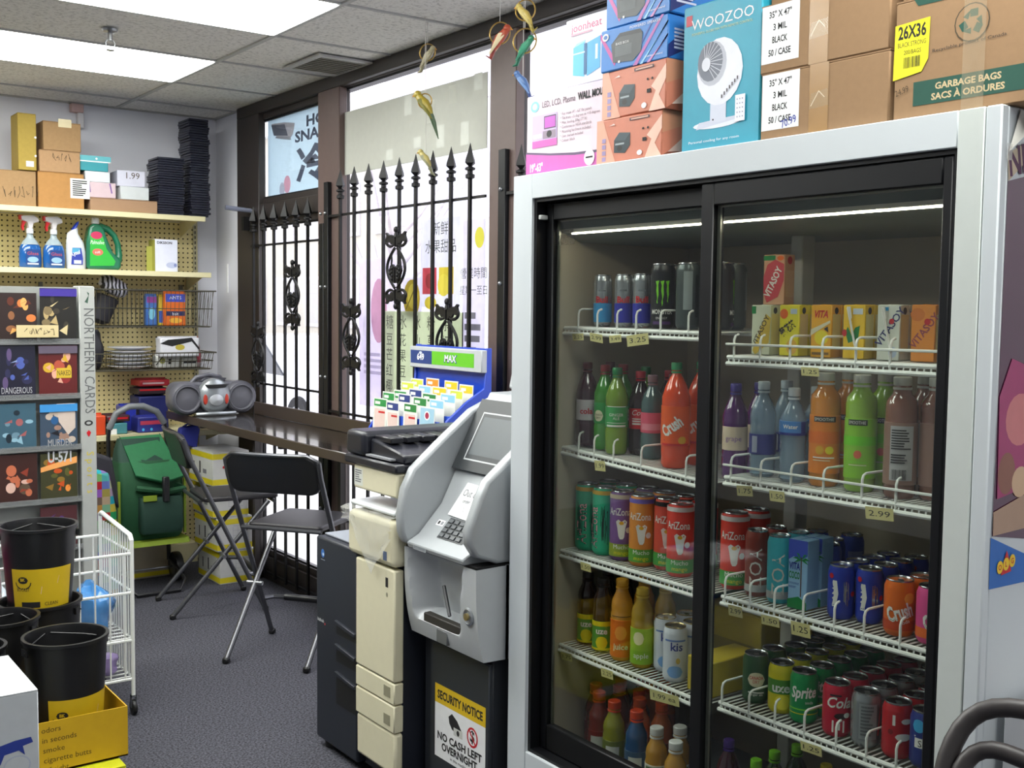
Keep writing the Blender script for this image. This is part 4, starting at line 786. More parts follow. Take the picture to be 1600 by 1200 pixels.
sb('small_box', 'white box with a handwritten price on its front', 185, 228, 267, z7, M('#c4c4d2', .6), yf=6.48, dep=.18, flaps=False, rot=-.06, front=[('t', '1.99', .05, .045, .035, HAND)])
# stacks of black cases
CASE = M('#1c1d2c', .35, noise=.1)
def cases(px0, px1, ptop, yf, lbl, grp, n):
    a, b = PY(px0, ptop, yf), PY(px1, ptop, yf); w = b.x-a.x; h = (a.z-Z1)/n; pr = None
    for i in range(n):
        loc = ((a.x+b.x)/2+random.uniform(-.006, .006), yf+.10+random.uniform(-.005, .005), Z1+h*i); rz = random.uniform(-.03, .03)
        if pr is None:
            pr = thing('media_case', lbl, 'case', loc, 0, grp, local=True)
            MB().box((-w/2, -.095, .0003), (w/2, .095, h-.0012), CASE).build('case_shell', pr, bevel=.0015)
            MB().box((-w/2-.0008, -.08, h*.35), (-w/2+.001, .08, h*.62), M('#2b2c40', .3)).build('spine', pr)
        else: dup(pr, loc, rz)
cases(247, 288, 244, 6.47, 'black plastic case in the shorter stack at the end of the top shelf', 'cases in the shorter black stack', 24)
cases(297, 327, 184, 6.49, 'black plastic case in the taller stack reaching to the ceiling', 'cases in the taller black stack', 40)
# ---- second shelf: cleaning products
def at2(px, yf=6.52): return PY(px, 418, yf).x
def spray(px, label):
    t = thing('spray_bottle', label, 'bottle', (at2(px), 6.54, Z2), .15, 'spray bottles on the second shelf', local=True)
    B = M('#1f5aa0', .1, coat=.5, noise=.1); CLR = M('#b9cdd8', .1, alpha=.5)
    MB().lathe([(.052, 0), (.060, .006), (.062, .05), (.058, .11), (.050, .128)], B, 20, sy=.6).build('liquid_body', t)
    MB().lathe([(.0495, .1285), (.036, .15), (.020, .168), (.016, .19)], CLR, 20, sy=.7).build('clear_shoulder', t)
    MB().lathe([(.016, .188), (.019, .19), (.019, .214), (.014, .218)], M('#d9dde2', .4), 14).build('collar', t)
    h = MB().prism([(-.050, .262), (-.052, .285), (.02, .292), (.046, .275), (.048, .255), (.018, .246), (.012, .216), (-.012, .216), (-.014, .25)], 'y', -.014, .014, M('#d8d4d6', .4)).build('trigger_head', t, bevel=.004)
    MB().prism([(-.056, .263), (-.058, .288), (-.040, .287), (-.040, .262)], 'y', -.012, .012, RED).build('nozzle', h)
    MB().prism([(-.040, .258), (-.046, .225), (-.040, .205), (-.034, .207), (-.036, .226), (-.024, .250), (.04, .252), (.04, .258)], 'y', -.009, .009, RED).build('trigger', h)
    MB().decal(face_ny(-.05, -.037, .0), [('r', .012, .015, .088, .10, M('#17407f', .35)), ('t', 'Glass', .05, .07, .018, M('#c04a3a', .5), {'al': 'c', 'w': .06}), ('e', .05, .045, .03, .016, M('#8fb4d8', .4)), ('r', .02, .018, .08, .026, M('#cfd8e2', .5))]).build('printed_label', t)
spray(49, 'blue window cleaner spray bottle with red trigger, nearer the frame edge'); spray(86, 'blue window cleaner spray bottle with red trigger, beside the white bottle')
t = thing('toilet_cleaner', 'white squeeze bottle with bent neck and blue cap', 'bottle', (at2(121), 6.55, Z2), 0, local=True); WB = M('#d5d8de', .3)
def er(cx, z, rx, ry, tilt=0): return [(cx+rx*math.cos(a), ry*math.sin(a), z+tilt*rx*math.cos(a)) for a in [2*PI*i/18 for i in range(18)]]
MB().loft([er(0, 0, .05, .03), er(0, .008, .055, .035), er(0, .10, .054, .035), er(-.004, .15, .048, .032), er(-.016, .20, .030, .025), er(-.010, .225, .022, .02, .5)], WB).build('bottle_body', t)
MB().loft([er(-.008, .228, .017, .017, .5), er(.003, .25, .015, .015, .5), er(.012, .268, .008, .008, .5)], M('#2a46c0', .35)).build('cap', t)
MB().decal(face_ny(-.04, -.0362, 0), [('p', [(.005, .025), (.012, .12), (.06, .12), (.07, .06), (.068, .025)], M('#2a3a9a', .4)), ('r', .012, .09, .055, .118, M('#4a9ac0', .4)), ('t', 'Lysol', .012, .075, .022, WHITE, {'w': .045, 'rot': 15, 'bold': .02}), ('r', .02, .03, .06, .05, M('#c9cce8', .4))]).build('printed_label', t)
t = thing('detergent_jug', 'big green detergent jug with handle and white cap', 'bottle', (at2(164), 6.56, Z2), 0, local=True); JG = M('#1d6a4c', .25, coat=.4)
out = [(-.095, 0), (.082, 0), (.094, .02), (.096, .06), (.05, .10), (.02, .17), (.0, .232), (-.02, .262), (-.06, .262), (-.082, .245), (-.09, .20), (-.098, .16), (-.1, .02)]
MB().prism(out, 'y', -.042, .042, JG).build('jug_body', t, bevel=.014, seg=3)
MB().tube([(-.02, 0, .248), (.03, 0, .235), (.066, 0, .20), (.086, 0, .15), (.092, 0, .09), (.085, 0, .05)], [.024, .02, .017, .017, .02, .024], JG, 12).build('handle', t)
MB().lathe([(.02, .262), (.022, .264), (.022, .29), (.019, .296)], WHITE, 16, (-.04, 0, 0)).build('cap', t)
MB().decal(face_ny(-.10, -.0425, 0), [('p', [(.015, .02), (.02, .19), (.09, .19), (.11, .12), (.16, .05), (.15, .025)], M('#2fae3c', .4)), ('e', .055, .195, .032, .022, M('#c0305a', .4)), ('t', 'Palmolive', .02, .145, .022, WHITE, {'w': .075, 'shear': .2}), ('e', .06, .10, .030, .02, M('#d86a5a', .5)), ('t', 'soft', .06, .093, .014, WHITE, {'al': 'c'})]).build('printed_label', t)
t = thing('paper_box', 'white box with dark lettering standing alone on the second shelf', 'box', (at2(263), 6.6, Z2), 0, local=True)
MB().box((-.068, -.05, 0), (.068, .06, .192), M('#d9dcee', .5)).build('body', t, bevel=.002); MB().box((-.0693, -.05, 0), (-.0683, .06, .19), M('#a3a34a', .6)).build('olive_side', t)
MB().box((-.0683-.034, .0, 0), (-.0693, .004, .15), M('#a3a34a', .6)).build('open_flap', t)
MB().decal(face_ny(-.068, -.05, 0), [('t', 'DIKSSON', .012, .165, .014, DARKTXT, {'bold': .03, 'w': .09}), ('e', .1, .04, .035, .018, M('#b4bcdc', .5)), ('e', .12, .04, .008, .01, M('#7a86c0', .5))]).build('printed_front', t)
# ---- wire baskets on the pegboard
THIN = M('#5d5a4e', .35, metal=.6)
def basket(label, x0, x1, zb, h):
    t = thing('wire_basket', label, 'basket', ((x0+x1)/2, 6.64, zb)); y0, y1 = 6.46, 6.81
    q = MB()
    for z, e in ((zb, .03), (zb+h, 0)): q.tube([(x0+e, y0+e, z), (x1-e, y0+e, z), (x1-e, y1, z), (x0+e, y1, z)], .004, THIN, 6, True)
    q.tube([(x0+.015, y0+.015, zb+h*.5), (x1-.015, y0+.015, zb+h*.5), (x1-.015, y1, zb+h*.5), (x0+.015, y1, zb+h*.5)], .003, THIN, 5, True); q.build('rim', t)
    q = MB(); n = int((x1-x0)/.026)
    for i in range(n+1): x = x0+.02+(x1-x0-.04)*i/n; q.tube([(x, y0, zb+h), (x, y0+.03, zb), (x, y1, zb), (x, y1, zb+h)], .0017, THIN, 4)
    for i in range(9): y = y0+.04+.037*i; q.tube([(x0, y, zb+h), (x0+.03, y, zb), (x1-.03, y, zb), (x1, y, zb+h)], .0017, THIN, 4)
    k = q.build('mesh_wires', t); k['kind'] = 'stuff'
    for x in (x0+.1, x1-.1): MB().box((x, 6.805, zb+h-.02), (x+.02, 6.829, zb+h+.04), THIN).build('hanger', t)
basket('upper thin wire basket hung on the pegboard with orange bags in it', 1.50, 2.53, 1.487, .215)
basket('lower thin wire basket hung on the pegboard holding plates and packs', 1.50, 2.53, 1.232, .10)
def blob(name, label, c, r, m, cat='bag', grp=None, seed=1, amp=.18, m2=None, n=16, k=10):
    R = random.Random(seed); ph = [R.uniform(0, 6) for _ in range(6)]
    q = MB(); vs = []; fs = []
    for i in range(k+1):
        a = PI*i/k
        for j in range(n):
            b = 2*PI*j/n; d = 1+amp*(math.sin(3*b+ph[0]+2*a)*.5+math.sin(5*a+ph[1]+b)*.4+math.sin(7*b+ph[2])*.25*math.sin(a))
            sx = max(1e-4, math.sin(a))**.7
            vs.append((c[0]+r[0]*sx*d*math.cos(b), c[1]+r[1]*sx*d*math.sin(b), max(c[2], c[2]+r[2]*(1-math.cos(a)*(1 if i > 2 else 1)*d*.95))))
    for i in range(k):
        for j in range(n): fs.append((i*n+j, i*n+(j+1) % n, (i+1)*n+(j+1) % n, (i+1)*n+j))
    q.add(vs, fs, m)
    return q
def bag(name, label, c, r, m, cat='bag', grp=None, seed=1, amp=.18, neck=None):
    t = thing(name, label, cat, c, group=grp); blob(name, label, c, r, m, seed=seed, amp=amp).build('bag_body', t)
    if neck: MB().lathe([(r[0]*.25, r[2]*1.8), (r[0]*.12, r[2]*2.0), (r[0]*.3, r[2]*2.3), (.005, r[2]*2.25)], neck, 10, c).build('tied_neck', t)
    return t
def zebra():
    mt = bpy.data.materials.new('zebra_fabric'); mt.use_nodes = True; nt = mt.node_tree; b = nt.nodes['Principled BSDF']; L = nt.links.new
    tc = nt.nodes.new('ShaderNodeTexCoord'); w = nt.nodes.new('ShaderNodeTexWave'); w.inputs['Scale'].default_value = 14; w.inputs['Distortion'].default_value = 5; r = nt.nodes.new('ShaderNodeValToRGB'); r.color_ramp.interpolation = 'CONSTANT'; r.color_ramp.elements[1].position = .5
    r.color_ramp.elements[0].color = lin('#1c1c24'); r.color_ramp.elements[1].color = lin('#c9c9d8'); L(tc.outputs['Object'], w.inputs[0]); L(w.outputs['Fac'], r.inputs[0]); L(r.outputs[0], b.inputs['Base Color']); return mt
ZB = zebra(); DKF = M('#23222a', .7)
def hung(px, py): return PY(px, py, 6.6)
p = hung(172, 500); t = thing('slipper_bundle', 'dark padded bundle with zebra-striped lining in the upper wire basket', 'slippers', (p.x, 6.62, 1.492))
q = MB(); q.T = Matrix.Translation((p.x-.03, 6.62, 1.60)) @ Matrix.Rotation(.35, 4, 'Y'); q.lathe([(.03, -.10), (.06, -.08), (.065, 0), (.07, .06), (.05, .07)], DKF, 16, sy=.7); q.build('dark_body', t)
q = MB(); q.T = Matrix.Translation((p.x+.01, 6.60, 1.70)) @ Matrix.Rotation(.5, 4, 'Y'); q.lathe([(.055, -.02), (.085, .0), (.09, .04), (.06, .07), (.01, .075)], ZB, 16, sy=.7); q.build('striped_lining', t)
def pack(label, px0, px1, py0, py1, m, yf, items=None, th=.05, cat='package', z0=None, tilt=0., grp=None):
    a, b = PY(px0, py0, yf), PY(px1, py1, yf); z0 = b.z if z0 is None else z0; h = a.z-z0; w = b.x-a.x
    t = thing('snack_package', label, cat, ((a.x+b.x)/2, yf, z0), tilt, grp, local=True)
    pr = [(-w/2, 0), (w/2, 0), (w/2*.97, h*.5), (w/2, h), (-w/2, h), (-w/2*.97, h*.5)]
    MB().prism(pr, 'y', 0, th, m).build('wrapper', t, bevel=.008, seg=2)
    MB().box((-w/2, th/2-.003, h-.001), (w/2, th/2+.003, h+.008), m).build('crimped_edge', t)
    if items: MB().decal(face_ny(-w/2, 0, 0), items(w, h)).build('print', t)
    return t
zb2 = 1.492
pack('blue and violet packet in the upper wire basket', 228, 246, 461, 506, M('#3f6ab0', .4), 6.56, lambda w, h: [('r', .005, h*.75, w-.005, h-.01, M('#8a3a8a', .4)), ('e', w/2, h*.4, w*.3, h*.2, M('#7ac0d8', .4))], z0=zb2)
pack('yellow and blue packet beside the orange packet', 247, 257, 462, 504, M('#c9b43a', .4), 6.58, lambda w, h: [('r', .003, h*.1, w-.003, h*.5, M('#3a5ab0', .4))], z0=zb2)
pack('orange packet with blue band, the one leaning in the upper wire basket', 257, 291, 457, 509, M('#d8691c', .4), 6.54, lambda w, h: [('r', .006, h*.72, w-.006, h*.96, M('#3a4ab8', .4)), ('t', 'ANTS', w/2, h*.8, .02, WHITE, {'al': 'c'}), ('r', .008, h*.3, w-.008, h*.44, M('#23285a', .4)), ('t', 'bait', w/2, h*.32, .018, WHITE, {'al': 'c'}), ('e', w*.5, h*.16, w*.3, h*.08, M('#e8b03a', .4))], z0=zb2)
# lower basket: plates, black and white packs
zb3 = 1.237; PL = M('#d6d6dc', .5)
p = hung(206, 575); prp = None
for i in range(6):
    if prp is None:
        prp = thing('foam_plate', 'white foam plate in the nested stack in the lower wire basket', 'plate', (p.x-.005, 6.635, zb3), 0, 'white plates in the lower wire basket', local=True)
        MB().lathe([(.06, 0), (.07, .002), (.11, .014), (.125, .016), (.125, .018), (.11, .0165), (.07, .005), (.001, .004)], PL, 24).build('plate_body', prp); MB().lathe([(.1252, .0155), (.1272, .0165), (.1252, .0185), (.1252, .0155)], PL, 24).build('plate_rim', prp)
    else: dup(prp, (p.x-.005+.004*(i % 2), 6.635, zb3+.022*i), .3*i)
p = hung(148, 585); bag('plastic_bag', 'dark crumpled bag bulging from the lower wire basket beside the card rack', (p.x, 6.62, zb3), (.055, .07, .115), DKF, seed=4)
p = hung(265, 585)
pack('white and black packet lying over the basket rim by the red-capped bottle', 250, 312, 528, 562, M('#cfcfd6', .4), 6.50, lambda w, h: [('p', [(0, h*.7), (w*.3, h*.55), (w*.8, h*.8), (w, h*.3), (w, h*.45), (w*.8, h), (w*.2, h*.9)], BLACK), ('e', w*.5, h*.5, w*.12, h*.15, M('#b0a03a', .5))], th=.09, z0=zb3+.07)
pack('clear-wrapped packet with olive and black print in the lower wire basket', 244, 282, 556, 582, M('#b9b9b4', .3), 6.55, lambda w, h: [('e', w*.25, h*.6, w*.12, h*.25, M('#8a8a3a', .5)), ('r', w*.5, h*.3, w*.62, h*.75, BLACK), ('l', [(0, .02), (w*.3, h)], .006, BLACK)], th=.08, z0=zb3+.002)
pack('pale packet with dark lettering at the end of the lower wire basket', 284, 309, 558, 580, M('#c4c4c0', .3), 6.56, lambda w, h: [('r', w*.1, h*.4, w*.9, h*.6, DKF)], th=.08, z0=zb3+.002)
p = PY(327, 580, 6.60)
P = make_bottle('syrup_bottle', 'x', [(.03, 0), (.035, .01), (.036, .09), (.03, .13), (.02, .155), (.018, .165)], M('#b9a5a8', .1, alpha=.7), M('#c01c1c', .4), (.03, .09, .0365, M('#b8485a', .4)), cap=(.019, .024))
P.location = (2.462, 6.64, zb3); P['label'] = 'clear bottle with red cap in the corner of the lower wire basket'
# ---- base shelf goods
def goods(lb, px0, px1, py0, py1, m, yf=6.46, th=.2, its=None, tilt=0., z0=Z3): return pack(lb, px0, px1, py0, py1, m, yf, its, th, z0=z0, tilt=tilt)
goods('bright orange-red package beside the card rack on the base shelf', 146, 166, 650, 676, M('#c8431c', .4))
goods('teal and white flat package on the base shelf', 168, 200, 662, 676, M('#4a8a94', .4), its=lambda w, h: [('r', w*.1, 0, w*.45, h*.5, WHITE)])
goods('dark package with red lettering lying on the teal one', 166, 204, 650, 661, M('#3a1c22', .4), z0=Z3+.072, th=.18, its=lambda w, h: [('r', w*.1, h*.4, w*.9, h*.7, RED)])
goods('dark blue package with pink lettering in front of the trolley handle', 215, 258, 652, 678, M('#2a3080', .4), th=.13, its=lambda w, h: [('r', w*.1, h*.5, w*.9, h*.75, M('#c0405a', .4)), ('e', w*.2, h*.2, .008, .008, SKY), ('e', w*.5, h*.2, .008, .008, SKY)])
goods('blue package slanting on the base shelf behind the trolley', 190, 214, 634, 676, M('#24309a', .4), yf=6.6, th=.12)
NB = M('#1c2260', .5)
for i, (a, b, c, d, m, lb) in enumerate(((217, 264, 620, 640, NB, 'navy packet at the bottom of the dark stack beside the stereo'), (216, 262, 607, 619, M('#2a1a24', .5), 'near-black packet with red edge in the stack beside the stereo'), (218, 266, 594, 606, M('#a8202c', .5), 'red packet on top of the dark stack beside the stereo'))):
    z0 = PY(a, d, 6.55).z+.0005*i
    if i == 0: pz = Z3; z0 = Z3
    goods(lb, a, b, c, d, m, 6.62, .18, (lambda w, h: [('r', w*.05, h*.6, w*.95, h*.85, RED)]) if i == 1 else (lambda w, h: [('r', w*.1, h*.35, w*.8, h*.6, M('#c9b0b4', .5))]) if i == 2 else None, z0=z0)
pz = PY(290, 700, 6.25)
t = thing('blue_bag', 'royal blue fabric bag hanging below the counter end', 'bag', (pz.x, 6.295, pz.z)); a, b, c, d = (PY(x, y, 6.295) for x, y in ((280, 668), (312, 662), (306, 700), (276, 692)))
MB().prism([(a.x, a.z), (b.x, b.z), (c.x, c.z), (d.x, d.z)], 'y', 6.27, 6.32, M('#26308f', .7)).build('bag_body', t, bevel=.01, seg=2); MB().tube([(a.x+.02, 6.295, a.z), (a.x+.05, 6.295, a.z+.018), (b.x-.02, 6.295, b.z)], .006, M('#26308f', .7), 6).build('strap', t)
t = thing('red_tin', 'small dark red rounded item under the counter by the corner', 'tin', (2.50, 6.55, Z3)); q = MB(); q.T = Matrix.Translation((2.47, 6.6, Z3+.035)) @ Matrix.Rotation(PI/2, 4, 'Y'); q.lathe([(.02, -.03), (.034, -.02), (.034, .09), (.02, .1)], M('#7a1424', .4), 16); q.build('tin_body', t)
q = MB(); q.T = Matrix.Translation((2.575, 6.6, Z3+.035)) @ Matrix.Rotation(PI/2, 4, 'Y'); q.lathe([(.014, 0), (.016, .01)], SILV, 12); q.build('tin_lid', t)
# ---- boxes on the floor below
MR = M('#6a1c3c', .6); WBX = M('#c9c9c4', .7)
def striped(lb, x0, x1, y0, y1, z0, z1, band, rot=0., red=True):
    h = z1-z0; w = y1-y0; d = x1-x0
    fr_ = [('r', 0, h-.042, d, h-.010, band), ('r', 0, .008, d, .040, band), *[('l', [(d*.45+.03*i, .06), (d*.45+.03*i, h-.06)], .0015, M('#9a9aa4', .6)) for i in range(4)], *[('l', [(d*.45, .06+.028*i), (d*.85, .06+.028*i)], .0015, M('#9a9aa4', .6)) for i in range(4)], ('e', d*.3, h*.55, .008, .008, RED)]
    sd = [('r', 0, h-.042, w, h-.010, band), ('r', 0, .008, w, .040, band), ('r', w*.2, .06, w*.24, .12, DARKTXT), ('r', w*.45, .06, w*.5, .13, DARKTXT), ('r', w*.6, .065, w*.75, .09, M('#77777c', .6))]
    return carton('striped_carton', lb, x0, x1, y0, y1, z0, z1, WBX, front=sd, side=fr_, rot=rot)
YB2 = M('#d8c61c', .6)
striped('white carton with yellow bands on the floor, bottom of the window stack', 2.385, 2.60, 6.06, 6.40, 0, .196, YB2)
striped('white carton with yellow bands, second from the floor in the window stack', 2.36, 2.575, 6.05, 6.38, .197, .393, YB2, .03)
striped('white carton with yellow bands, third from the floor in the window stack', 2.35, 2.565, 6.06, 6.40, .394, .590, YB2, -.03)
striped('white carton with yellow bands on top of the stack under the counter', 2.31, 2.53, 5.98, 6.33, .591, .787, YB2, .02)
def maroon(lb, x0, x1, y0, z0, z1): 
    h = z1-z0; w = x1-x0
    return carton('storage_carton', lb, x0, x1, y0, y0+.24, z0, z1, WBX, side=[('r', 0, h-.06, w, h-.02, MR), ('t', 'REGULAR', w*.05, h-.052, .024, WHITE), ('r', 0, .01, w, .04, MR)])
maroon('white carton with maroon bands on the floor behind the trolley', 1.62, 1.95, 6.44, .0, .235); maroon('white carton with maroon bands, middle of the stack behind the trolley', 1.63, 1.96, 6.44, .236, .47); maroon('white carton with maroon bands on top of the stack behind the trolley', 1.60, 1.93, 6.44, .471, .72)
carton('plain_carton', 'tan carton on the floor seen under the trolley bag', 2.0, 2.24, 6.46, 6.68, 0, .22, M('#a59a86', .8), side=[('r', .0, .01, .24, .035, YB2)])
# checkered bag
def checks():
    mt = bpy.data.materials.new('patchwork_fabric'); mt.use_nodes = True; nt = mt.node_tree; b = nt.nodes['Principled BSDF']; L = nt.links.new
    tc = nt.nodes.new('ShaderNodeTexCoord'); v = nt.nodes.new('ShaderNodeTexVoronoi'); v.inputs['Scale'].default_value = 24; v.inputs['Randomness'].default_value = 0; v.distance = 'CHEBYCHEV'
    h = nt.nodes.new('ShaderNodeHueSaturation'); h.inputs['Saturation'].default_value = 1.1; h.inputs['Value'].default_value = .36; L(tc.outputs['Object'], v.inputs['Vector']); L(v.outputs['Color'], h.inputs['Color']); L(h.outputs[0], b.inputs['Base Color']); b.inputs['Roughness'].default_value = .8; return mt
t = thing('patchwork_bag', 'bag of small coloured squares with black top beside the card rack', 'bag', (1.66, 5.9, 0)); CK = checks()
a, b, c, d = (PY(x, y, 5.92) for x, y in ((135, 730), (170, 738), (182, 800), (140, 800)))
MB().prism([(a.x, 0), (a.x, a.z), (b.x, b.z), (c.x, c.z), (c.x+.01, 0)], 'y', 5.90, 6.06, CK).build('fabric_body', t, bevel=.02, seg=2)
MB().prism([(a.x-.01, a.z-.02), (a.x, a.z+.09), (b.x+.03, b.z+.07), (c.x+.02, c.z+.12), (c.x+.03, c.z)], 'y', 5.95, 6.05, DKF).build('black_top', t, bevel=.02, seg=2)
# ---------------------------------------------------------------- card rack
RK = M('#a4a6a2', .5); ry = 4.95
cr = thing('card_rack', 'tall grey card rack with vertical lettering down its post', 'rack', (1.2, 5.05, 0))
a = PY(123, 447, ry).x; b = PY(147.5, 447, ry).x; zt = PY(135, 447, ry).z
MB().box((a, ry, 0), (b, ry+.10, zt), RK).build('end_post', cr, bevel=.004)
lx = PY(-60, 447, ry).x
MB().box((lx, ry+.05, 0), (a-.001, ry+.07, PY(30, 447, ry).z), M('#8f918d', .5)).build('back_panel', cr)
MB().box((lx, ry-.02, 0), (b, ry+.16, .05), RK).build('foot', cr, bevel=.004)
W_ = b-a; H_ = zt; g_ = M('#5a5c5c', .6)
zz = lambda py: PY(135, py, ry).z
MB().decal(face_ny(a, ry, 0), [('t', 'NORTHERN CARDS', W_*.30, zz(482), .042, g_, {'rot': -90, 'w': zz(482)-zz(646), 'al': 'l'}), ('p', [(W_*.35, zz(472)), (W_*.6, zz(462)), (W_*.5, zz(456)), (W_*.65, zz(458)), (W_*.55, zz(474))], M('#2a4a3a', .6)), ('e', W_*.5, zz(661), .018, .012, DARKTXT), ('e', W_*.5, zz(661), .010, .006, RK),
   ('p', [(W_*.5, zz(672)), (W_*.65, zz(676)), (W_*.58, zz(680)), (W_*.5, zz(683)), (W_*.42, zz(680)), (W_*.35, zz(676))], RED), *[('t', s, W_*.35, zz(706+12*i), .03, M('#c9b83a', .6), {'rot': -90}) for i, s in enumerate('Sports')]]).build('lettering', cr)
for k, py in enumerate((536, 622, 703, 786, 862)):
    z = PY(60, py, ry).z; MB().box((lx, ry-.012, z-.006), (a-.001, ry+.05, z), M('#6d6f6c', .4)).build('ledge', cr); MB().box((lx, ry-.014, z-.006), (a-.001, ry-.011, z+.018), M('#8d9090', .2, alpha=.4)).build('lip', cr)
def art(seed, pal):
    R = random.Random(seed)
    def f(w, h):
        o = [('r', 0, 0, w, h, M(pal[0], .35))]
        for i in range(9):
            o.append(('e', R.uniform(.15, .85)*w, R.uniform(.15, .85)*h, R.uniform(.05, .15)*w, R.uniform(.04, .12)*h, M(R.choice(pal[1:]), .35)))
        for i in range(4):
            x = R.uniform(.1, .7)*w; y = R.uniform(.1, .8)*h; o.append(('p', [(x, y), (x+R.uniform(.05, .28)*w, y+R.uniform(-.1, .1)*h), (x+R.uniform(.05, .25)*w, y+R.uniform(.05, .15)*h)], M(R.choice(pal[1:]), .35)))
        return o
    return f
cards = [(-2, 58, 457, 533, ('#2a1c1a', '#8a5a3a', '#c9743a', '#5a2a1c', '#d8a05a'), 'reddish picture card of glowing shapes, first column, top row'), (62, 120, 450, 533, ('#1c1a16', '#b09a6a', '#7a6a4a', '#3a342a', '#c9b88a'), 'dark gold picture card under the violet header strip'),
         (-2, 56, 540, 622, ('#1a1a2c', '#4a5aa0', '#2a2a4a', '#8a9ac0', '#5a4a70'), 'navy picture card with pale blue shapes, second row'), (60, 121, 540, 617, ('#5a1c1c', '#b0503a', '#d8a08a', '#c9a02a', '#8a2a2a'), 'red and yellow picture card next to the grey post'),
         (-2, 57, 632, 699, ('#3a5a6a', '#6a8a9a', '#1c2a34', '#a05a5a', '#8ab0c0'), 'grey-blue picture card in the third row'), (62, 121, 632, 699, ('#3a4a5c', '#c0b0a0', '#2a5a8a', '#1a1a22', '#9a7a6a'), 'picture card with pale face-like shape under the bright blue strip'),
         (-2, 59, 712, 782, ('#3a201c', '#c06a4a', '#8a3a2a', '#d8b0a0', '#5a4a3a'), 'dark card with warm clustered shapes, fourth row'), (63, 121, 710, 780, ('#3a3a22', '#e08a3a', '#c0501c', '#5a5a2a', '#8a6a2a'), 'card showing an orange fiery streak over olive'), (63, 121, 794, 855, ('#4a2428', '#8a4a4a', '#5a3a7a', '#a06a5a', '#2a1a1c'), 'dusky red card in the lowest row')]
for i, (x0, x1, y0, y1, pal, lb) in enumerate(cards):
    A, B = PY(x0, y0, ry-.004), PY(x1, y1, ry-.004); w = B.x-A.x; h = A.z-B.z; t = thing('picture_card', lb, 'card', ((A.x+B.x)/2, ry, B.z), 0, 'picture cards in the grey rack')
    MB().box((A.x, ry-.004, B.z+.012), (B.x, ry+.002, A.z), M(pal[0], .35)).build('card_stock', t); its = art(i+3, pal)(w, h)
    if i == 7: its += [('p', [(0, h*.62), (w, h*.78), (w, h*.92), (0, h*.72)], M('#e8a05a', .4)), ('t', 'U-571', w*.2, h*.82, .045, M('#b9bcc0', .4), {'w': w*.65, 'bold': .03})]
    if i == 5: its += [('p', [(w*.45, h), (w*.95, h), (w*.95, h*.45), (w*.75, h*.3), (w*.5, h*.6)], M('#c8b8ac', .4)), ('t', 'MURDER', w*.2, h*.06, .03, M('#a9a9a9', .5), {'w': w*.65})]
    if i == 2: its += [('t', 'DANGEROUS', w*.05, h*.10, .026, M('#b0b0b4', .5), {'w': w*.85})]
    if i == 3: its += [('r', w*.45, h*.35, w*.85, h*.55, M('#c9a92a', .5)), ('t', 'NAKED', w*.48, h*.4, .022, DARKTXT, {'w': w*.35})]
    MB().decal(face_ny(A.x, ry-.004, B.z), its).build('picture', t)
    if i in (1, 5, 3): MB().box((A.x-.001, ry-.010, A.z-.034), (B.x+.001, ry-.005, A.z-.002), M({1: '#3a2a8a', 5: '#3a8ac8', 3: '#5a5060'}[i], .4)).build('header_strip', t)
A, B = PY(26, 508, ry-.03), PY(92, 527, ry-.03)
t = thing('price_card', 'cream handwritten price strip across the top row of picture cards', 'label', ((A.x+B.x)/2, ry-.02, B.z)); MB().box((A.x, ry-.026, B.z), (B.x, ry-.022, A.z), M('#c9b88a', .7)).build('strip', t)
MB().decal(face_ny(A.x, ry-.026, B.z), scribble(.03, .01, .12, .03, 8, HAND, .002, 5)).build('handwriting', t)
MB().box((A.x+.02, ry-.0215, B.z+.01), (A.x+.03, ry-.005, B.z+.02), HAND).build('clip', t)
# ================================================================ boxes on top of the fridge
XF = 1.945
PKW = M('#dcc9d4', .5); DKP = M('#4a4048', .6); MAGB = M('#c05aa8', .5)
w = .375; h = .238
carton('product_box', 'flat white and pink wall mount box at the far end of the fridge top', 1.985, 2.13, 2.258, 2.633, 2.001, 2.239, PKW, flaps=False, front=[
    ('p', [(0, 0), (w, 0), (w, .045), (w*.6, .048), (w*.3, .058), (0, .072)], MAGB), ('p', [(0, .072), (w*.3, .058), (w*.6, .048), (w, .045), (w, .052), (w*.6, .055), (w*.3, .064), (0, .078)], M('#5a4a66', .5)),
    ('t', '19"-63"', .02, .018, .022, WHITE, {'bold': .03, 'w': .06}), ('e', .04, .205, .02, .016, M('#7ac4d4', .5)), ('e', .04, .205, .011, .009, M('#c9e4ea', .5)),
    ('t', 'LED, LCD, Plasma', .075, .198, .017, DKP, {'w': .15}), ('t', 'WALL MOUNT', .235, .198, .019, DARKTXT, {'bold': .04, 'w': .135}),
    ('r', .03, .10, .145, .178, M('#b9a8cc', .5)), ('r', .03, .085, .145, .105, MAGB), ('r', .085, .135, .14, .172, M('#3a2a3a', .4)), ('r', .088, .138, .137, .169, M('#b04ab0', .4)), ('r', .035, .112, .075, .124, WHITE), ('r', .08, .108, .14, .13, M('#8a7a8a', .5)), ('e', .11, .12, .012, .01, BLACK),
    *[('t', s, .16, .165-.0125*i, .0075, DKP, {}) for i, s in enumerate(('* For most 19" - 63" flat panels', '* Tilt from -15 degrees to +15 degrees', '* Max. loading 30kg (77 lb)', '* Conforms to VESA standards', '* Mounting hardware included', '* User manual included', '* Colour: black'))],
    ('e', .29, .035, .022, .022, WHITE), ('r', .275, .033, .305, .038, DARKTXT)])
w = .245
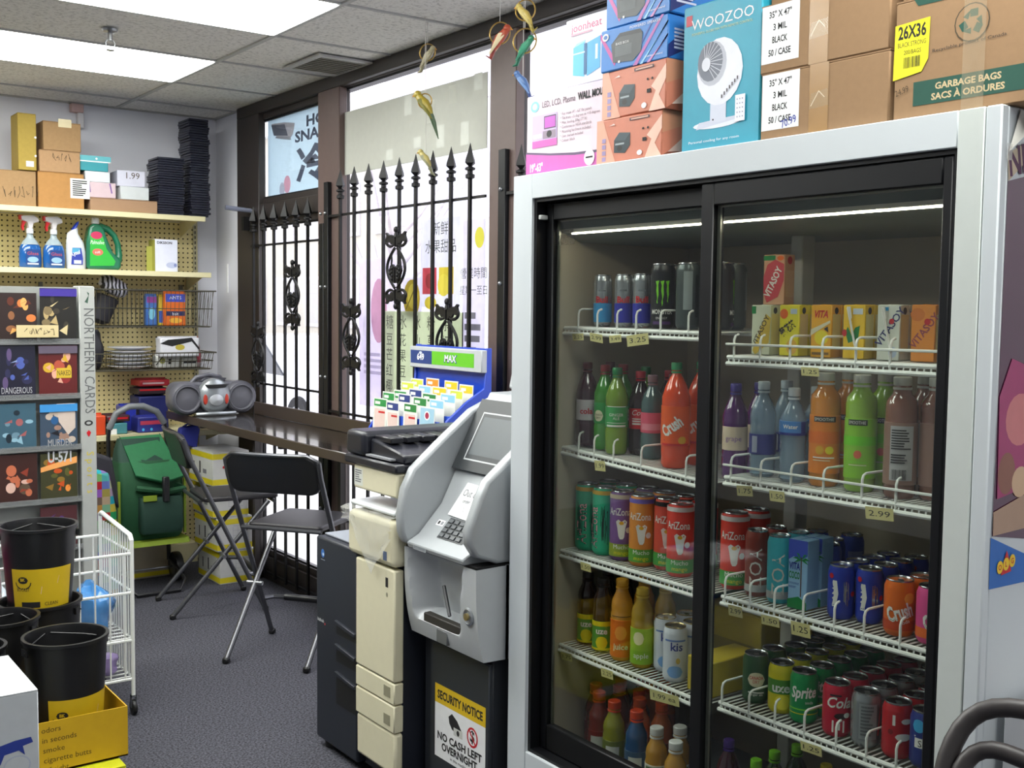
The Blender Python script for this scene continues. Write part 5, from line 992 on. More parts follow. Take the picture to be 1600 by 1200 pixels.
carton('product_box', 'tall white box picturing two light blue boxes, behind the speaker boxes', 1.99, 2.12, 2.262, 2.462, 2.240, 2.425, M('#dfe0ec', .5), flaps=False, front=[
    ('t', 'joonheat', .025, .148, .022, M('#d86a8a', .6), {'w': .13}), ('p', [(.035, .03), (.085, .02), (.085, .115), (.035, .105)], M('#5ab4e4', .5)), ('p', [(.095, .02), (.15, .035), (.15, .12), (.095, .11)], M('#4aa4dc', .5)), ('p', [(.035, .105), (.085, .115), (.09, .12), (.05, .115)], M('#9ad4f0', .5)), ('r', .082, .025, .094, .11, M('#1f5a8a', .5)), ('r', .035, .085, .085, .089, M('#bfe4f4', .5)), ('r', .13, .06, .14, .10, M('#cfeaf6', .5)),
    *lines(.025, .133, .14, .01, 1, M('#c9a0b0', .6))])
def speaker_box(lb, y0, y1, z0, z1, base, kind, rot=0.):
    w = y1-y0; h = z1-z0
    if kind: 
        its = [('p', [(0, h*.8), (0, h*.95), (w*.25, h*.2), (w*.22, h*.1)], M('#c04a9a', .45)), ('p', [(w*.5, 0), (w*.9, h), (w*.94, h), (w*.56, 0)], M('#b05aa8', .45)), ('p', [(w*.6, 0), (w, h*.8), (w, h*.86), (w*.64, 0)], M('#8ac4f0', .45)), ('p', [(w*.7, 0), (w, h*.5), (w, h*.56), (w*.75, 0)], M('#c07ab8', .45)), ('p', [(w*.55, h*.3), (w*.8, h), (w*.82, h), (w*.57, h*.3)], M('#1a3a9a', .45)),
               ('p', [(w*.2, h*.18), (w*.5, h*.12), (w*.62, h*.3), (w*.64, h*.72), (w*.3, h*.75), (w*.17, h*.62)], M('#4a4f52', .5)), ('p', [(w*.17, h*.62), (w*.3, h*.75), (w*.64, h*.72), (w*.6, h*.82), (w*.3, h*.84)], M('#2a2d30', .5)), ('r', w*.23, h*.3, w*.48, h*.55, M('#6d7274', .6)), ('t', 'BASS BOX', w*.24, h*.57, h*.06, WHITE, {'w': w*.2}),
               ('e', w*.08, h*.82, w*.05, h*.09, WHITE), ('e', w*.08, h*.82, w*.03, h*.05, M('#2a6ab0', .5)), ('t', 'POWERED SPEAKER', w*.45, h*.87, h*.06, WHITE, {'w': w*.45}), ('t', 'stereo sound', w*.68, h*.12, h*.05, WHITE, {'w': w*.25}), ('r', w*.28, h*.14, w*.31, h*.2, WHITE)]
        sd = [('p', [(0, 0), (.14, h*.6), (.14, h), (.1, h), (0, h*.3)], M('#1c2a6a', .5)), *lines(.02, h*.2, .09, h*.5, 6, M('#c9cce0', .6), 4)]
    else:
        its = [('p', [(0, 0), (w*.3, 0), (w*.1, h), (0, h)], M('#e2a68e', .5)), ('p', [(w*.75, 0), (w*.85, h*.4), (w*.78, h*.5), (w, h*.9), (w, h*.6), (w*.9, h*.3), (w, 0)], M('#ecc0ac', .5)), ('p', [(w*.28, h*.22), (w*.45, h*.18), (w*.53, h*.34), (w*.53, h*.62), (w*.36, h*.66), (w*.28, h*.5)], M('#22323a', .5)), ('p', [(w*.28, h*.5), (w*.36, h*.66), (w*.53, h*.62), (w*.45, h*.46)], M('#3a4a52', .5)), ('r', w*.3, h*.38, w*.44, h*.42, M('#9aa4a8', .5)), ('e', w*.37, h*.3, w*.04, h*.06, BLACK),
               *[('r', w*.09, h*(.05+.14*i), w*.15, h*(.15+.14*i), M('#9a8ab4', .5)) for i in range(4)], ('r', w*.52, h*.88, w*.82, h*.94, DKP), ('r', w*.54, h*.895, w*.80, h*.925, M('#d8a894', .5)), ('r', w*.72, h*.38, w*.78, h*.46, DARKTXT), ('e', w*.73, h*.66, w*.015, h*.025, DARKTXT), ('e', w*.80, h*.66, w*.015, h*.025, DARKTXT), ('e', w*.68, h*.14, w*.04, h*.06, WHITE), ('p', [(w*.2, h*.84), (w*.28, h*.88), (w*.3, h*.84)], M('#f0d8d0', .5))]
        sd = [('p', [(0, 0), (.14, 0), (.14, h*.5), (.06, h*.3)], M('#8a4a34', .6)), ('p', [(0, h*.5), (.14, h*.9), (.14, h), (0, h)], M('#c98a6a', .5)), ('p', [(.02, h*.1), (.08, h*.5), (.12, h*.2)], M('#e0c0b0', .5))]
    return carton('speaker_box', lb, XF-.015, XF+.155, y0, y1, z0, z1, base, flaps=False, front=its, side=sd, rot=rot)
PEACH = M('#cc7c62', .5); BLU = M('#2a7ac8', .45)
speaker_box('peach speaker box at the bottom of the stack on the fridge', 2.005, 2.250, 2.001, 2.114, PEACH, 0)
speaker_box('peach speaker box, second from the bottom of the stack', 1.990, 2.232, 2.115, 2.236, PEACH, 0, -.02)
speaker_box('blue speaker box with pink streaks, complete in the picture', 1.994, 2.240, 2.237, 2.345, BLU, 1, .02)
speaker_box('blue speaker box on top of the stack, cut by the frame top', 1.985, 2.222, 2.346, 2.460, BLU, 1)
w = .245; h = .345; CY = M('#259ab4', .45)
fan = [('r', .01, .3, .03, .325, M('#c03a4a', .5)), ('t', 'WOOZOO', .125, .288, .024, WHITE, {'al': 'c', 'w': .195}), ('t', 'POWERFUL GLOBE FAN WITH REMOTE CONTROL', .125, .275, .006, M('#c8d8a0', .6), {'al': 'c', 'w': .19}),
       ('e', .115, .058, .075, .010, M('#dfe4ee', .5)), ('p', [(.05, .050), (.18, .062), (.18, .070), (.06, .066)], M('#c9cfe0', .5)), ('r', .095, .062, .145, .12, M('#cfd4e4', .5)), ('e', .122, .178, .072, .078, M('#e2e4ee', .5)), ('e', .098, .20, .046, .052, M('#b9bcc8', .5)), ('e', .092, .205, .040, .046, M('#6d7280', .5))]
for i in range(12): a = -1.2+.3*i; fan.append(('l', [(.08+.008*math.cos(a), .205+.008*math.sin(a)), (.092+.039*math.cos(a), .205+.045*math.sin(a))], .0018, M('#c9ccd6', .5)))
fan += [('e', .08, .20, .014, .016, M('#d8dae4', .5)), ('r', .104, .066, .108, .070, DARKTXT), *[('r', .13+.008*i, .115+.006*i, .134+.008*i, .123+.006*i, DKP) for i in range(7)], ('r', .175, .055, .205, .115, M('#e8e9f2', .5)), *[('e', .182+.008*(i % 3), .065+.010*(i//3), .0018, .0018, M('#9a9cb0', .5)) for i in range(15)], ('t', 'Personal cooling for any room', .03, .018, .006, WHITE, {'w': .16})]
carton('product_box', 'turquoise fan box with a white globe fan picture', XF, XF+.22, 1.706, 1.953, 2.001, 2.348, CY, flaps=False, front=fan, side=[('r', .02, .05, .2, .3, M('#1f86a0', .5))])
CB = M('#967757', .85, noise=.08, scale=70)
def bagcase(lb, z0, z1, hand, y0=1.362, y1=1.695):
    h = z1-z0; its = [('r', .004, h*.14, .108, h*.98, WHITE), *[('t', s, .055, h*(.80-.185*i), .0135, DARKTXT, {'al': 'c', 'w': wd, 'bold': .02}) for i, (s, wd) in enumerate((('35" X 47"', .062), ('3 MIL', .038), ('BLACK', .042), ('50 / CASE', .062)))]]
    if hand: its += [('t', '70.99', .062, h*.145, .016, M('#2a3a9a', .6), {'rot': 14, 'w': .042, 'bold': .01})]
    its += [('r', .135, 0, .185, h, M('#a07c50', .25)), ('p', [(.135, h*.35), (.185, h*.38), (.183, h*.62), (.14, h*.58)], TAPEC), ('l', [(.14, h*.4), (.16, h*.6), (.175, h*.5)], .002, M('#d8c8b0', .2))]
    return carton('bag_carton', lb, XF-.01, XF+.30, y0, y1, z0, z1, CB, front=its)
bagcase('brown carton with white size label and blue handwritten price', 2.001, 2.147, 1); bagcase('brown carton with white size label stacked above the priced one', 2.1475, 2.297, 0, 1.365, 1.70)
carton('bag_carton', 'brown carton at the very top, barely in frame behind the labelled cartons', XF+.02, XF+.3, 1.55, 1.70, 2.2975, 2.42, CB)
h = .232; GN = M('#1f4f42', .7); YL = M('#e6df1c', .55)
its = [('p', [(.05, h*.93), (.36, h*.93), (.36, h*.99), (.04, h*.99)], GN), ('r', .045, h*.10, .275, h*.30, GN), ('t', 'GARBAGE BAGS', .16, h*.215, .012, M('#c9b48c', .7), {'al': 'c', 'w': .135, 'bold': .03}), ('t', 'SACS À ORDURES', .16, h*.13, .012, M('#c9b48c', .7), {'al': 'c', 'w': .15, 'bold': .03}),
       ('e', .165, h*.70, .036, .036, M('#4a4030', .8)), ('e', .165, h*.70, .0335, .0335, CB)]
for k in range(3):
    a = PI/2+2.094*k; c, s = math.cos(a), math.sin(a); R2 = lambda x, y: (.165+x*c-y*s, h*.70+x*s+y*c)
    its += [('p', [R2(.010, -.012), (R2(.024, -.012)), R2(.024, .004), R2(.010, .004)], GN), ('p', [R2(.024, .002), R2(.012, .018), R2(.006, .008)], GN)]
its += [('t', 'Recyclable product of Canada', .085, h*.52, .006, DARKTXT, {'w': .15, 'rot': 2}), ('p', [(-.001, h*.34), (.062, h*.38), (.076, h*.48), (.078, h*.82), (.001, h*.80)], YL), ('t', '26X36', .039, h*.68, .024, DARKTXT, {'al': 'c', 'w': .062, 'bold': .03}), ('t', 'BLACK STRONG', .039, h*.61, .009, DARKTXT, {'al': 'c', 'w': .062}), ('t', '200/BAGS', .041, h*.545, .008, DARKTXT, {'al': 'c', 'w': .038}), *barcode(.022, h*.43, .038, h*.09, DARKTXT), ('t', '24.99', .008, h*.2, .012, HAND, {'rot': 15, 'w': .03}), ('r', .15, 0, .195, h, TAPEC)]
carton('garbage_bag_carton', 'big brown garbage bag carton with yellow size sticker and green bands', XF-.01, XF+.36, .99, 1.352, 2.001, 2.001+h, CB, front=its)
carton('bag_carton', 'brown carton above the garbage bag carton, only its edge in frame', XF, XF+.3, 1.05, 1.345, 2.0015+h, 2.42, CB)
# ---------------------------------------------------------------- posters on the fridge side
fs = face_ny(1.915, FY0, 0)
def sp(px, py): p = PY(px, py, FY0); return (p.x-1.915, p.z)
t = thing('side_poster', 'maroon poster in clear plastic on the fridge side with a beige top', 'poster', (2.1, 1.1, 1.2))
e = [sp(1572, 195), sp(1600, 170), (.40, 2.0)]
MB().add([fs(x, z, .001) for x, z in (sp(1574, 283), (.45, 1.955), (.45, 1.14), sp(1549, 838))], [(0, 3, 2, 1)][::-1], M('#4a1838', .15, coat=.6)).build('sheet', t)
MB().decal(fs, [('p', [sp(1574, 283), sp(1573, 240), (.12, 1.955), (.45, 1.97), (.45, 1.955), (.10, 1.915)], M('#b8a68c', .3)), ('t', 'NEW', .030, 1.873, .05, M('#4a1840', .4), {'rot': 12, 'bold': .03, 'sx': .8}), ('p', [sp(1560, 620), sp(1580, 560), (.2, 1.5), (.22, 1.3), sp(1556, 780)], M('#a03a6a', .3)), ('e', .10, 1.42, .05, .05, M('#c8787a', .3)), ('e', .06, 1.32, .03, .04, M('#8a5a4a', .3)), ('e', .11, 1.30, .03, .03, M('#c9a888', .3)), ('p', [(.02, 1.25), (.2, 1.29), (.2, 1.21), (.022, 1.205)], M('#a88a74', .3))], lift=.0022).build('print', t)
t = thing('corner_paper', 'white torn paper corner taped at the top of the fridge side', 'paper', (1.97, 1.1, 1.93)); MB().add([fs(x, z, d) for (x, z), d in ((sp(1573, 238), .004), ((.075, 1.965), .02), ((.09, 1.99), .004), (sp(1592, 172), .004))], [(0, 1, 2, 3)], M('#dcdad2', .5)).build('paper_sheet', t)
MB().decal(fs, [('r', .012, 1.90, .03, 1.93, M('#d9d8d0', .15, alpha=.4))], lift=.005).build('tape', t)
t = thing('lottery_flyer', 'blue flyer with red star and three yellow letter discs on the fridge side', 'poster', (2.0, 1.1, 1.1)); BL = M('#2a66b4', .4)
MB().add([fs(x, z, .0012) for x, z in (sp(1547, 840), (.20, 1.135), (.20, 1.10), sp(1544, 921))], [(0, 3, 2, 1)][::-1], BL).build('sheet', t)
c = sp(1570, 884); its = [('p', [(c[0]-.018, c[1]-.016), (c[0]+.018, c[1]-.012), (c[0]+.012, c[1]+.008), (c[0], c[1]+.03), (c[0]-.012, c[1]+.006)], RED)]
for i, ch in enumerate('OLG'): its += [('e', c[0]-.022+.021*i, c[1]+.004*i, .0105, .0125, M('#e6c02a', .4)), ('t', ch, c[0]-.022+.021*i, c[1]-.005+.004*i, .010, M('#b03020', .5), {'al': 'c', 'bold': .03})]
MB().decal(fs, its, lift=.003).build('print', t)
# ---------------------------------------------------------------- counter along the window
CT = M('#231f1d', .14, noise=.15, scale=9, coat=.3); CE = M('#372d27', .4)
t = thing('window_counter', 'dark glossy counter along the window wall with a raised back edge', 'counter', (2.41, 5.0, 0))
MB().box((2.222, 3.46, .958), (2.59, 6.45, .990), CT).build('worktop', t, bevel=.002); MB().box((2.214, 3.46, .946), (2.2215, 6.45, .9895), CE).build('front_edge', t, bevel=.002)
MB().box((2.585, 3.46, .9905), (2.605, 6.03, 1.062), CE).build('backsplash', t, bevel=.003)
for y in (3.75, 4.95, 6.01):
    b = MB().box((2.25, y-.015, .925), (2.60, y+.015, .957), DKBROWN).box((2.575, y-.015, .0), (2.605, y+.015, .925), DKBROWN).build('support_bracket', t)
# ---------------------------------------------------------------- portable stereo
t = thing('portable_stereo', 'grey portable stereo with silver centre and two round speakers on the counter end', 'stereo', (2.36, 6.16, .990)); GS = M('#54545c', .35, noise=.05); SV = M('#9fa4a8', .28, metal=.6)
def yd(prof, c, m, n=24, sx=1., sz=1.):     # lathe about an axis towards -Y
    q = MB(); q.T = Matrix.Translation(c) @ Matrix.Rotation(PI/2, 4, 'X') @ Matrix.Diagonal((sx, sz, 1, 1)); q.lathe(prof, m, n); return q
MB().prism(roundrect(2.135, 1.0, 2.585, 1.175, .06, 6), 'y', 6.10, 6.24, GS).build('case', t, bevel=.012, seg=2)
for x in (2.205, 2.525):
    s_ = yd([(.096, -.02), (.095, .02), (.082, .035), (.072, .036), (.066, .026), (.001, .022)], (x, 6.10, 1.085), GS).build('speaker', t); yd([(.061, .020), (.061, .0265), (.03, .031), (.001, .034)], (x, 6.10, 1.085), M('#5a5a62', .5)).build('speaker_cone', s_); yd([(.074, .034), (.074, .041), (.070, .041), (.070, .034), (.074, .034)], (x, 6.10, 1.085), M('#66666e', .35)).build('speaker_ring', s_)
c_ = yd([(.098, -.01), (.098, .03), (.088, .045), (.06, .055), (.001, .06)], (2.365, 6.10, 1.095), SV, 28, .95, 1.05).build('disc_unit', t)
for s in (-1, 1): yd([(.022, 0), (.018, .012), (.001, .014)], (2.365+s*.062, 6.055, 1.08), M('#b03a2c', .3), 14, .6, 1.5).build('red_lens', t)
yd([(.044, 0), (.04, .01), (.001, .02)], (2.365, 6.048, 1.075), M('#b9bcc0', .3, metal=.5), 20, 1, .8).build('disc_lid', t)
MB().prism([(2.30, 1.165), (2.43, 1.165), (2.415, 1.145), (2.315, 1.145)], 'y', 6.03, 6.06, BLACK).build('display', t, bevel=.003)
MB().tube([(2.25, 6.05, .998), (2.30, 6.03, 1.0), (2.365, 6.025, 1.0), (2.43, 6.03, 1.0), (2.48, 6.05, .998)], .010, SV, 8).build('foot_bar', t)
MB().tube([(2.26, 6.17, 1.165), (2.29, 6.16, 1.20), (2.36, 6.15, 1.215), (2.43, 6.16, 1.20), (2.46, 6.17, 1.165)], .013, GS, 8).build('carry_handle', t)
MB().prism([(2.29, 1.175), (2.44, 1.175), (2.46, 1.195), (2.33, 1.2)], 'y', 6.12, 6.20, M('#3a3a42', .4)).build('control_deck', t, bevel=.004)
t.location.z += .0035
# ---------------------------------------------------------------- lottery ticket dispenser
LB = M('#1f45b8', .35); t = thing('ticket_dispenser', 'blue lottery ticket dispenser with stepped ticket rows and green sign', 'display', (2.4, 3.85, .990)); ya, yb = 3.58, 4.12
prf = [(2.27, .991), (2.54, .991), (2.54, 1.46), (2.515, 1.46), (2.505, 1.30), (2.42, 1.25), (2.33, 1.18), (2.275, 1.10)]
for y in (ya, yb-.012): MB().prism(prf, 'y', y, y+.012, LB).build('side_panel', t, bevel=.002)
MB().box((2.518, ya+.012, .992), (2.538, yb-.012, 1.458), LB).build('back_panel', t)
MB().box((2.275, ya+.0125, .992), (2.515, yb-.0125, 1.0), LB).build('base', t); MB().box((2.272, ya+.0125, 1.0), (2.28, yb-.0125, 1.05), LB).build('front_lip', t)
MB().box((2.488, ya-.002, 1.362), (2.516, yb+.004, 1.452), M('#b4b8bc', .4)).build('sign_frame', t, bevel=.003)
W_ = yb-ya
MB().decal(face_nx(2.488, yb, 1.362), [('r', .004, .018, .175, .074, M('#1f3a7a', .4)), ('r', .175, .018, .49, .074, M('#62b82a', .4)), ('t', '649', .085, .034, .026, WHITE, {'al': 'c', 'bold': .03}), ('e', .085, .064, .012, .006, M('#c9d0e0', .4)), ('t', 'MAX', .318, .032, .030, M('#1c3a8a', .4), {'al': 'c', 'bold': .05, 'shear': .1}), ('t', 'MAX', .316, .034, .028, WHITE, {'al': 'c', 'bold': .02, 'shear': .1})]).build('sign_print', t)
cols4 = ['#2a8a44', '#2a3a7a', '#2a7a3a', '#8ac0dc', '#e08a2a', '#e8c02a', '#c9d04a']
R = random.Random(8)
for r in range(5):
    x = 2.285+.047*r; zt = 1.235+.020*r
    MB().box((x+.012, ya+.013, 1.0), (x+.018, yb-.013, zt-.06), M('#2d55c8', .3)).build('row_divider', t)
    for k in range(4):
        y1 = yb-.022-.124*k-R.uniform(0, .01); ww = .104+R.uniform(-.006, .008); lean = R.uniform(-.04, .04); zz_ = zt+R.uniform(-.008, .008)
        hc = cols4[(k+0) % 4] if r < 3 else R.choice(cols4[3:]) if r == 3 else R.choice(cols4[4:])
        tk = thing('lottery_ticket', 'lottery ticket slip in the dispenser, %s row from the front, %s from the window end' % (('first', 'second', 'third', 'fourth', 'rearmost')[r], ('first', 'second', 'third', 'fourth')[k]), 'ticket', (x, y1-ww/2, 1.0015), 0, 'lottery slips in the blue dispenser', local=True)
        hh = zz_-1.0015; MB().add([(-.001, ww/2, 0), (-.001, -ww/2, 0), (.006, -ww/2+lean*hh, hh), (.006, ww/2+lean*hh, hh), (.0005, ww/2, 0), (.0005, -ww/2, 0), (.0075, -ww/2+lean*hh, hh), (.0075, ww/2+lean*hh, hh)], [(0, 1, 2, 3), (7, 6, 5, 4), (0, 4, 5, 1), (1, 5, 6, 2), (2, 6, 7, 3), (3, 7, 4, 0)], M('#dedfd8', .6)).build('slip', tk)
        o = Vector((-.001, ww/2, 0)); u = Vector((0, -1, 0)); v = Vector((.007/hh, lean, 1)); nn = Vector((-1, 0, 0)); fn = lambda a, b, d, o=o, u=u, v=v: o+u*a+v*b+nn*d
        its = [('r', .006, hh-.034, ww-.006, hh-.005, M(hc, .5)), ('r', .014, hh-.026, ww*.5, hh-.014, M('#dfe4dc', .5))]
        if r == 0: its += [('r', .012, .012, ww-.012, hh-.045, M('#d8c0b8', .5)), ('r', ww*.4, hh-.062, ww-.014, hh-.054, RED), ('r', .006, .01, .02, .05, M('#2a8a5a', .5))]
        if r == 0 and k == 3: its = [('r', .004, .008, ww-.004, hh-.006, M('#9ac0d4', .5)), ('e', ww*.5, hh-.035, .02, .018, WHITE), ('e', ww*.5, hh-.035, .014, .013, M('#a02a4a', .5)), ('p', [(.02, .04), (ww-.02, .05), (ww-.025, .10), (.025, .09)], M('#d87a7a', .5))]
        MB().decal(fn, its).build('print', tk)
# ---------------------------------------------------------------- office copier
NV = M('#20242e', .45, noise=.05); CRM = M('#d9d3b6', .5, noise=.03); CRD = M('#8f8b74', .5)
t = thing('office_copier', 'office copier with navy body, cream doors and dark scanner lid', 'copier', (2.1, 3.35, 0))
MB().box((1.80, 3.325, .03), (2.50, 3.64, .782), NV).build('navy_body', t, bevel=.008, seg=2)
MB().box((1.83, 3.33, .783), (2.45, 3.63, .790), M('#8d929c', .45)).build('grey_top', t, bevel=.002)
MB().box((1.83, 3.07, .03), (2.50, 3.32, .77), NV).build('core', t)
MB().box((1.792, 3.06, .392), (1.829, 3.322, .764), CRM).build('front_door', t, bevel=.006, seg=2)
for z0, z1 in ((.317, .388), (.222, .313)):
    o = MB().box((1.792, 3.06, z0), (1.829, 3.322, z1), CRM).build('paper_drawer', t, bevel=.004); MB().box((1.7905, 3.085, z0+.02), (1.793, 3.125, z0+.055), CRD).build('paper_gauge', o)
MB().box((1.796, 3.06, .075), (1.829, 3.322, .218), CRM).build('base_panel', t, bevel=.01, seg=2)
MB().decal(face_nx(1.792, 3.322, .392), [('r', .205, .31, .222, .342, DARKTXT), ('e', .215, .285, .006, .008, CRD)]).build('door_marks', t)
MB().box((1.785, 3.055, .772), (2.42, 3.372, .925), CRM).build('upper_unit', t, bevel=.02, seg=3)
MB().decal(face_nx(1.785, 3.372, .772), [('r', .25, .02, .275, .05, M('#5a6a8a', .5))]).build('small_sticker', t)
MB().box((2.02, 3.06, .926), (2.42, 3.36, .998), M('#5a5c58', .6)).build('output_cavity', t); MB().add([(1.95, 3.36, .945), (1.95, 3.07, .945), (2.02, 3.07, .985), (2.02, 3.36, .985), (1.95, 3.36, .95), (1.95, 3.07, .95), (2.02, 3.07, .99), (2.02, 3.36, .99)], [(0, 3, 2, 1), (4, 5, 6, 7), (0, 1, 5, 4), (1, 2, 6, 5), (2, 3, 7, 6), (3, 0, 4, 7)], M('#a9b0bc', .4)).build('output_tray', t)
MB().box((1.80, 3.06, .999), (2.42, 3.352, 1.082), CRM).build('scanner_base', t, bevel=.008, seg=2)
MB().decal(face_nx(1.80, 3.352, .999), [('r', .006, .012, .065, .07, M('#d6d8d0', .6)), *lines(.012, .02, .045, .045, 6, M('#6d6f72', .6), 2)]).build('paper_sticker', t)
DKS = M('#1f2028', .32, noise=.06)
MB().box((1.79, 3.05, 1.083), (2.42, 3.405, 1.112), DKS).build('scanner_bed', t, bevel=.006)
MB().box((1.795, 3.275, 1.1125), (2.42, 3.405, 1.198), DKS).build('feeder_head', t, bevel=.018, seg=3)
MB().prism([(3.05, 1.1125), (3.27, 1.1125), (3.27, 1.175), (3.10, 1.150), (3.05, 1.14)], 'x', 1.82, 2.42, DKS).build('feeder_tray', t, bevel=.005)
for i in range(9): MB().box((1.835+.062*i, 3.16, 1.166-.0), (1.885+.062*i, 3.268, 1.186), M('#1c1c22', .3)).build('feeder_rib', t, bevel=.003)
MB().box((1.80, 3.10, 1.118), (1.819, 3.268, 1.124), M('#8d8f94', .35)).build('trim_strip', t)
for z0, z1 in ((.455, .485), (.355, .40), (.20, .30)): MB().box((1.7985, 3.332, z0), (1.801, 3.478, z1), BLACK).build('handle_recess', t); MB().prism([(3.332, z1+.004), (3.478, z1+.02), (3.478, z1+.006), (3.332, z1-.010)], 'x', 1.790, 1.802, NV).build('handle_bar', t, bevel=.002)
MB().decal(face_nx(1.80, 3.64, .03), [('e', .055, .695, .013, .016, M('#2f6ab8', .4)), ('e', .058, .692, .007, .006, M('#b9cce4', .4)), ('r', .04, .67, .072, .673, M('#8d93a0', .4)), ('t', 'bizhub', .014, .44, .012, M('#c9ccd0', .4), {'bold': .02, 'w': .05}), ('e', .072, .437, .004, .004, RED)]).build('emblem', t)
for x in (1.84, 2.44):
    for y in (3.12, 3.58): MB().lathe([(.02, .0), (.03, .004), (.03, .026), (.015, .03)], BLACK, 12, (x, y, 0)).build('foot', t)
# crumpled plastic film on the copier
t = thing('plastic_film', 'crumpled clear plastic film draped over the copier cream upper unit', 'film', (1.8, 3.22, .80)); R = random.Random(2); vs = []; fs_ = []; nu, nv = 16, 12
for j in range(nv+1):
    for i in range(nu+1):
        u, v = i/nu, j/nv; y = 3.385-.33*u; s_ = v*.42
        if s_ < .14: x, z = 1.92-s_, .934
        elif s_ < .16: x, z = 1.778, .926
        else: x, z = 1.776, .926-(s_-.16)*(.15+.6*max(0, 1-abs(u-.62)/.45))
        vs.append((x-R.uniform(0, .010), y+R.uniform(-.006, .006), z+R.uniform(0, .010)))
for j in range(nv):
    for i in range(nu): a = j*(nu+1)+i; fs_.append((a, a+1, a+nu+2, a+nu+1))
MB().add(vs, fs_, M('#dcdcd6', .12, alpha=.35, coat=.6)).build('film_sheet', t)
MB().cbox((1.86, 3.22, .948), (.13, .30, .018), M('#d4d8da', .3)).build('folded_edge', t, bevel=.008, seg=2)
carton('cardboard_carton', 'brown carton glimpsed between the stool and the copier', 2.46, 2.57, 3.68, 3.98, .991, 1.02, CARDO, flaps=False) if False else None
# ---------------------------------------------------------------- cash machine
SG = M('#a5a9ac', .38, metal=.2, noise=.03); SG2 = M('#babec1', .4, metal=.15, noise=.03); CH = M('#2c3033', .4)
t = thing('cash_machine', 'silver cash machine with hooded screen, keypad and security notice', 'cash machine', (2.15, 2.84, 0)); y0, y1 = 2.635, 3.045
MB().box((1.90, 2.66, 0), (2.50, 3.045, .56), M('#24272d', .45)).build('safe_cabinet', t, bevel=.006)
MB().box((1.885, 2.655, .02), (1.899, 2.985, .545), M('#2a2e34', .4)).build('cabinet_door', t, bevel=.003)
MB().decal(face_nx(1.885, 2.955, .17), [('r', 0, 0, .285, .24, WHITE), ('r', 0, .178, .285, .24, M('#d8b41c', .4)), ('t', 'SECURITY NOTICE', .142, .195, .026, DARKTXT, {'al': 'c', 'w': .255, 'bold': .04}), ('p', [(.08, .15), (.10, .165), (.13, .15), (.155, .125), (.13, .105), (.10, .115), (.085, .13)], DARKTXT), ('r', .11, .10, .16, .125, M('#c9cac4', .5)), ('e', .135, .112, .008, .009, DARKTXT), ('e', .215, .125, .030, .032, RED), ('e', .215, .125, .023, .025, WHITE), ('t', '$', .215, .112, .034, DARKTXT, {'al': 'c', 'bold': .03}), ('l', [(.198, .145), (.232, .105)], .006, RED),
    ('t', 'NO CASH LEFT', .142, .062, .024, DARKTXT, {'al': 'c', 'w': .25, 'bold': .03}), ('t', 'OVERNIGHT', .142, .030, .024, DARKTXT, {'al': 'c', 'w': .20, 'bold': .03}), ('t', 'in this machine', .142, .012, .010, DARKTXT, {'al': 'c', 'w': .10})]).build('security_notice', t)
# front fascia with a hollow scoop
vs = []; fs_ = []; nu, nv = 44, 36
def dep(u, v):
    cx = .43; wt = .30+.10*v; a = max(0, 1-((u-cx)/wt)**2); b = min(1, max(0, (v-.20)/.10)); c = min(1, (1.02-v)/.25+.35)
    return .085*min(1, a*1.6)*b*c
for j in range(nv+1):
    for i in range(nu+1):
        u, v = i/nu, j/nv; z = .565+.283*v-.0*u; vs.append((1.82+dep(u, v)+(.03*(1-v)**3), y1-(y1-y0)*u, z))
n0 = len(vs)
for j in range(nv):
    for i in range(nu): a = j*(nu+1)+i; fs_.append((a, a+1, a+nu+2, a+nu+1))
q = MB().add(vs, fs_, SG2); q.box((1.93, y0, .562), (2.06, y1, .85), SG2)
q.add([vs[j*(nu+1)+nu] for j in range(nv+1)]+[(1.94, y0, .562), (1.94, y0, .85)], [tuple(range(nv+1))+(nv+2, nv+1)], SG2)
q.add([vs[j*(nu+1)] for j in range(nv+1)]+[(1.94, y1, .562), (1.94, y1, .85)], [(tuple(range(nv+1))+(nv+2, nv+1))[::-1]], SG2)
q.add([vs[i] for i in range(nu+1)]+[(1.94, y0, .562), (1.94, y1, .562)], [(tuple(range(nu+1))+(nu+1, nu+2))[::-1]], SG2); q.build('fascia', t)
MB().box((1.838, 2.745, .607), (1.865, 2.955, .648), M('#2a2722', .6)).build('cash_slot', t, bevel=.003); MB().box((1.836, 2.815, .572), (1.860, 2.875, .615), M('#6d7072', .4, metal=.3)).build('slot_notch', t, bevel=.002)
MB().tube([(1.886, 2.91, .735), (1.866, 2.845, .655)], .006, M('#3a3c40', .4), 6).build('scoop_groove', t)
q = MB(); q.T = Matrix.Translation((1.822, 2.678, .700)) @ Matrix.Rotation(-PI/2, 4, 'Y'); q.lathe([(.026, -.006), (.028, 0), (.022, .004), (.014, -.002), (.001, -.002)], SV, 20); l = q.build('lock', t)
q = MB(); q.T = Matrix.Translation((1.818, 2.678, .700)) @ Matrix.Rotation(-PI/2, 4, 'Y'); q.lathe([(.011, -.002), (.011, .006), (.001, .007)], M('#b8a878', .3, metal=.8), 14); q.build('lock_cylinder', l)
MB().box((1.825, y0+.004, .8475), (2.06, y1-.004, .8545), BLACK).build('seam', t)
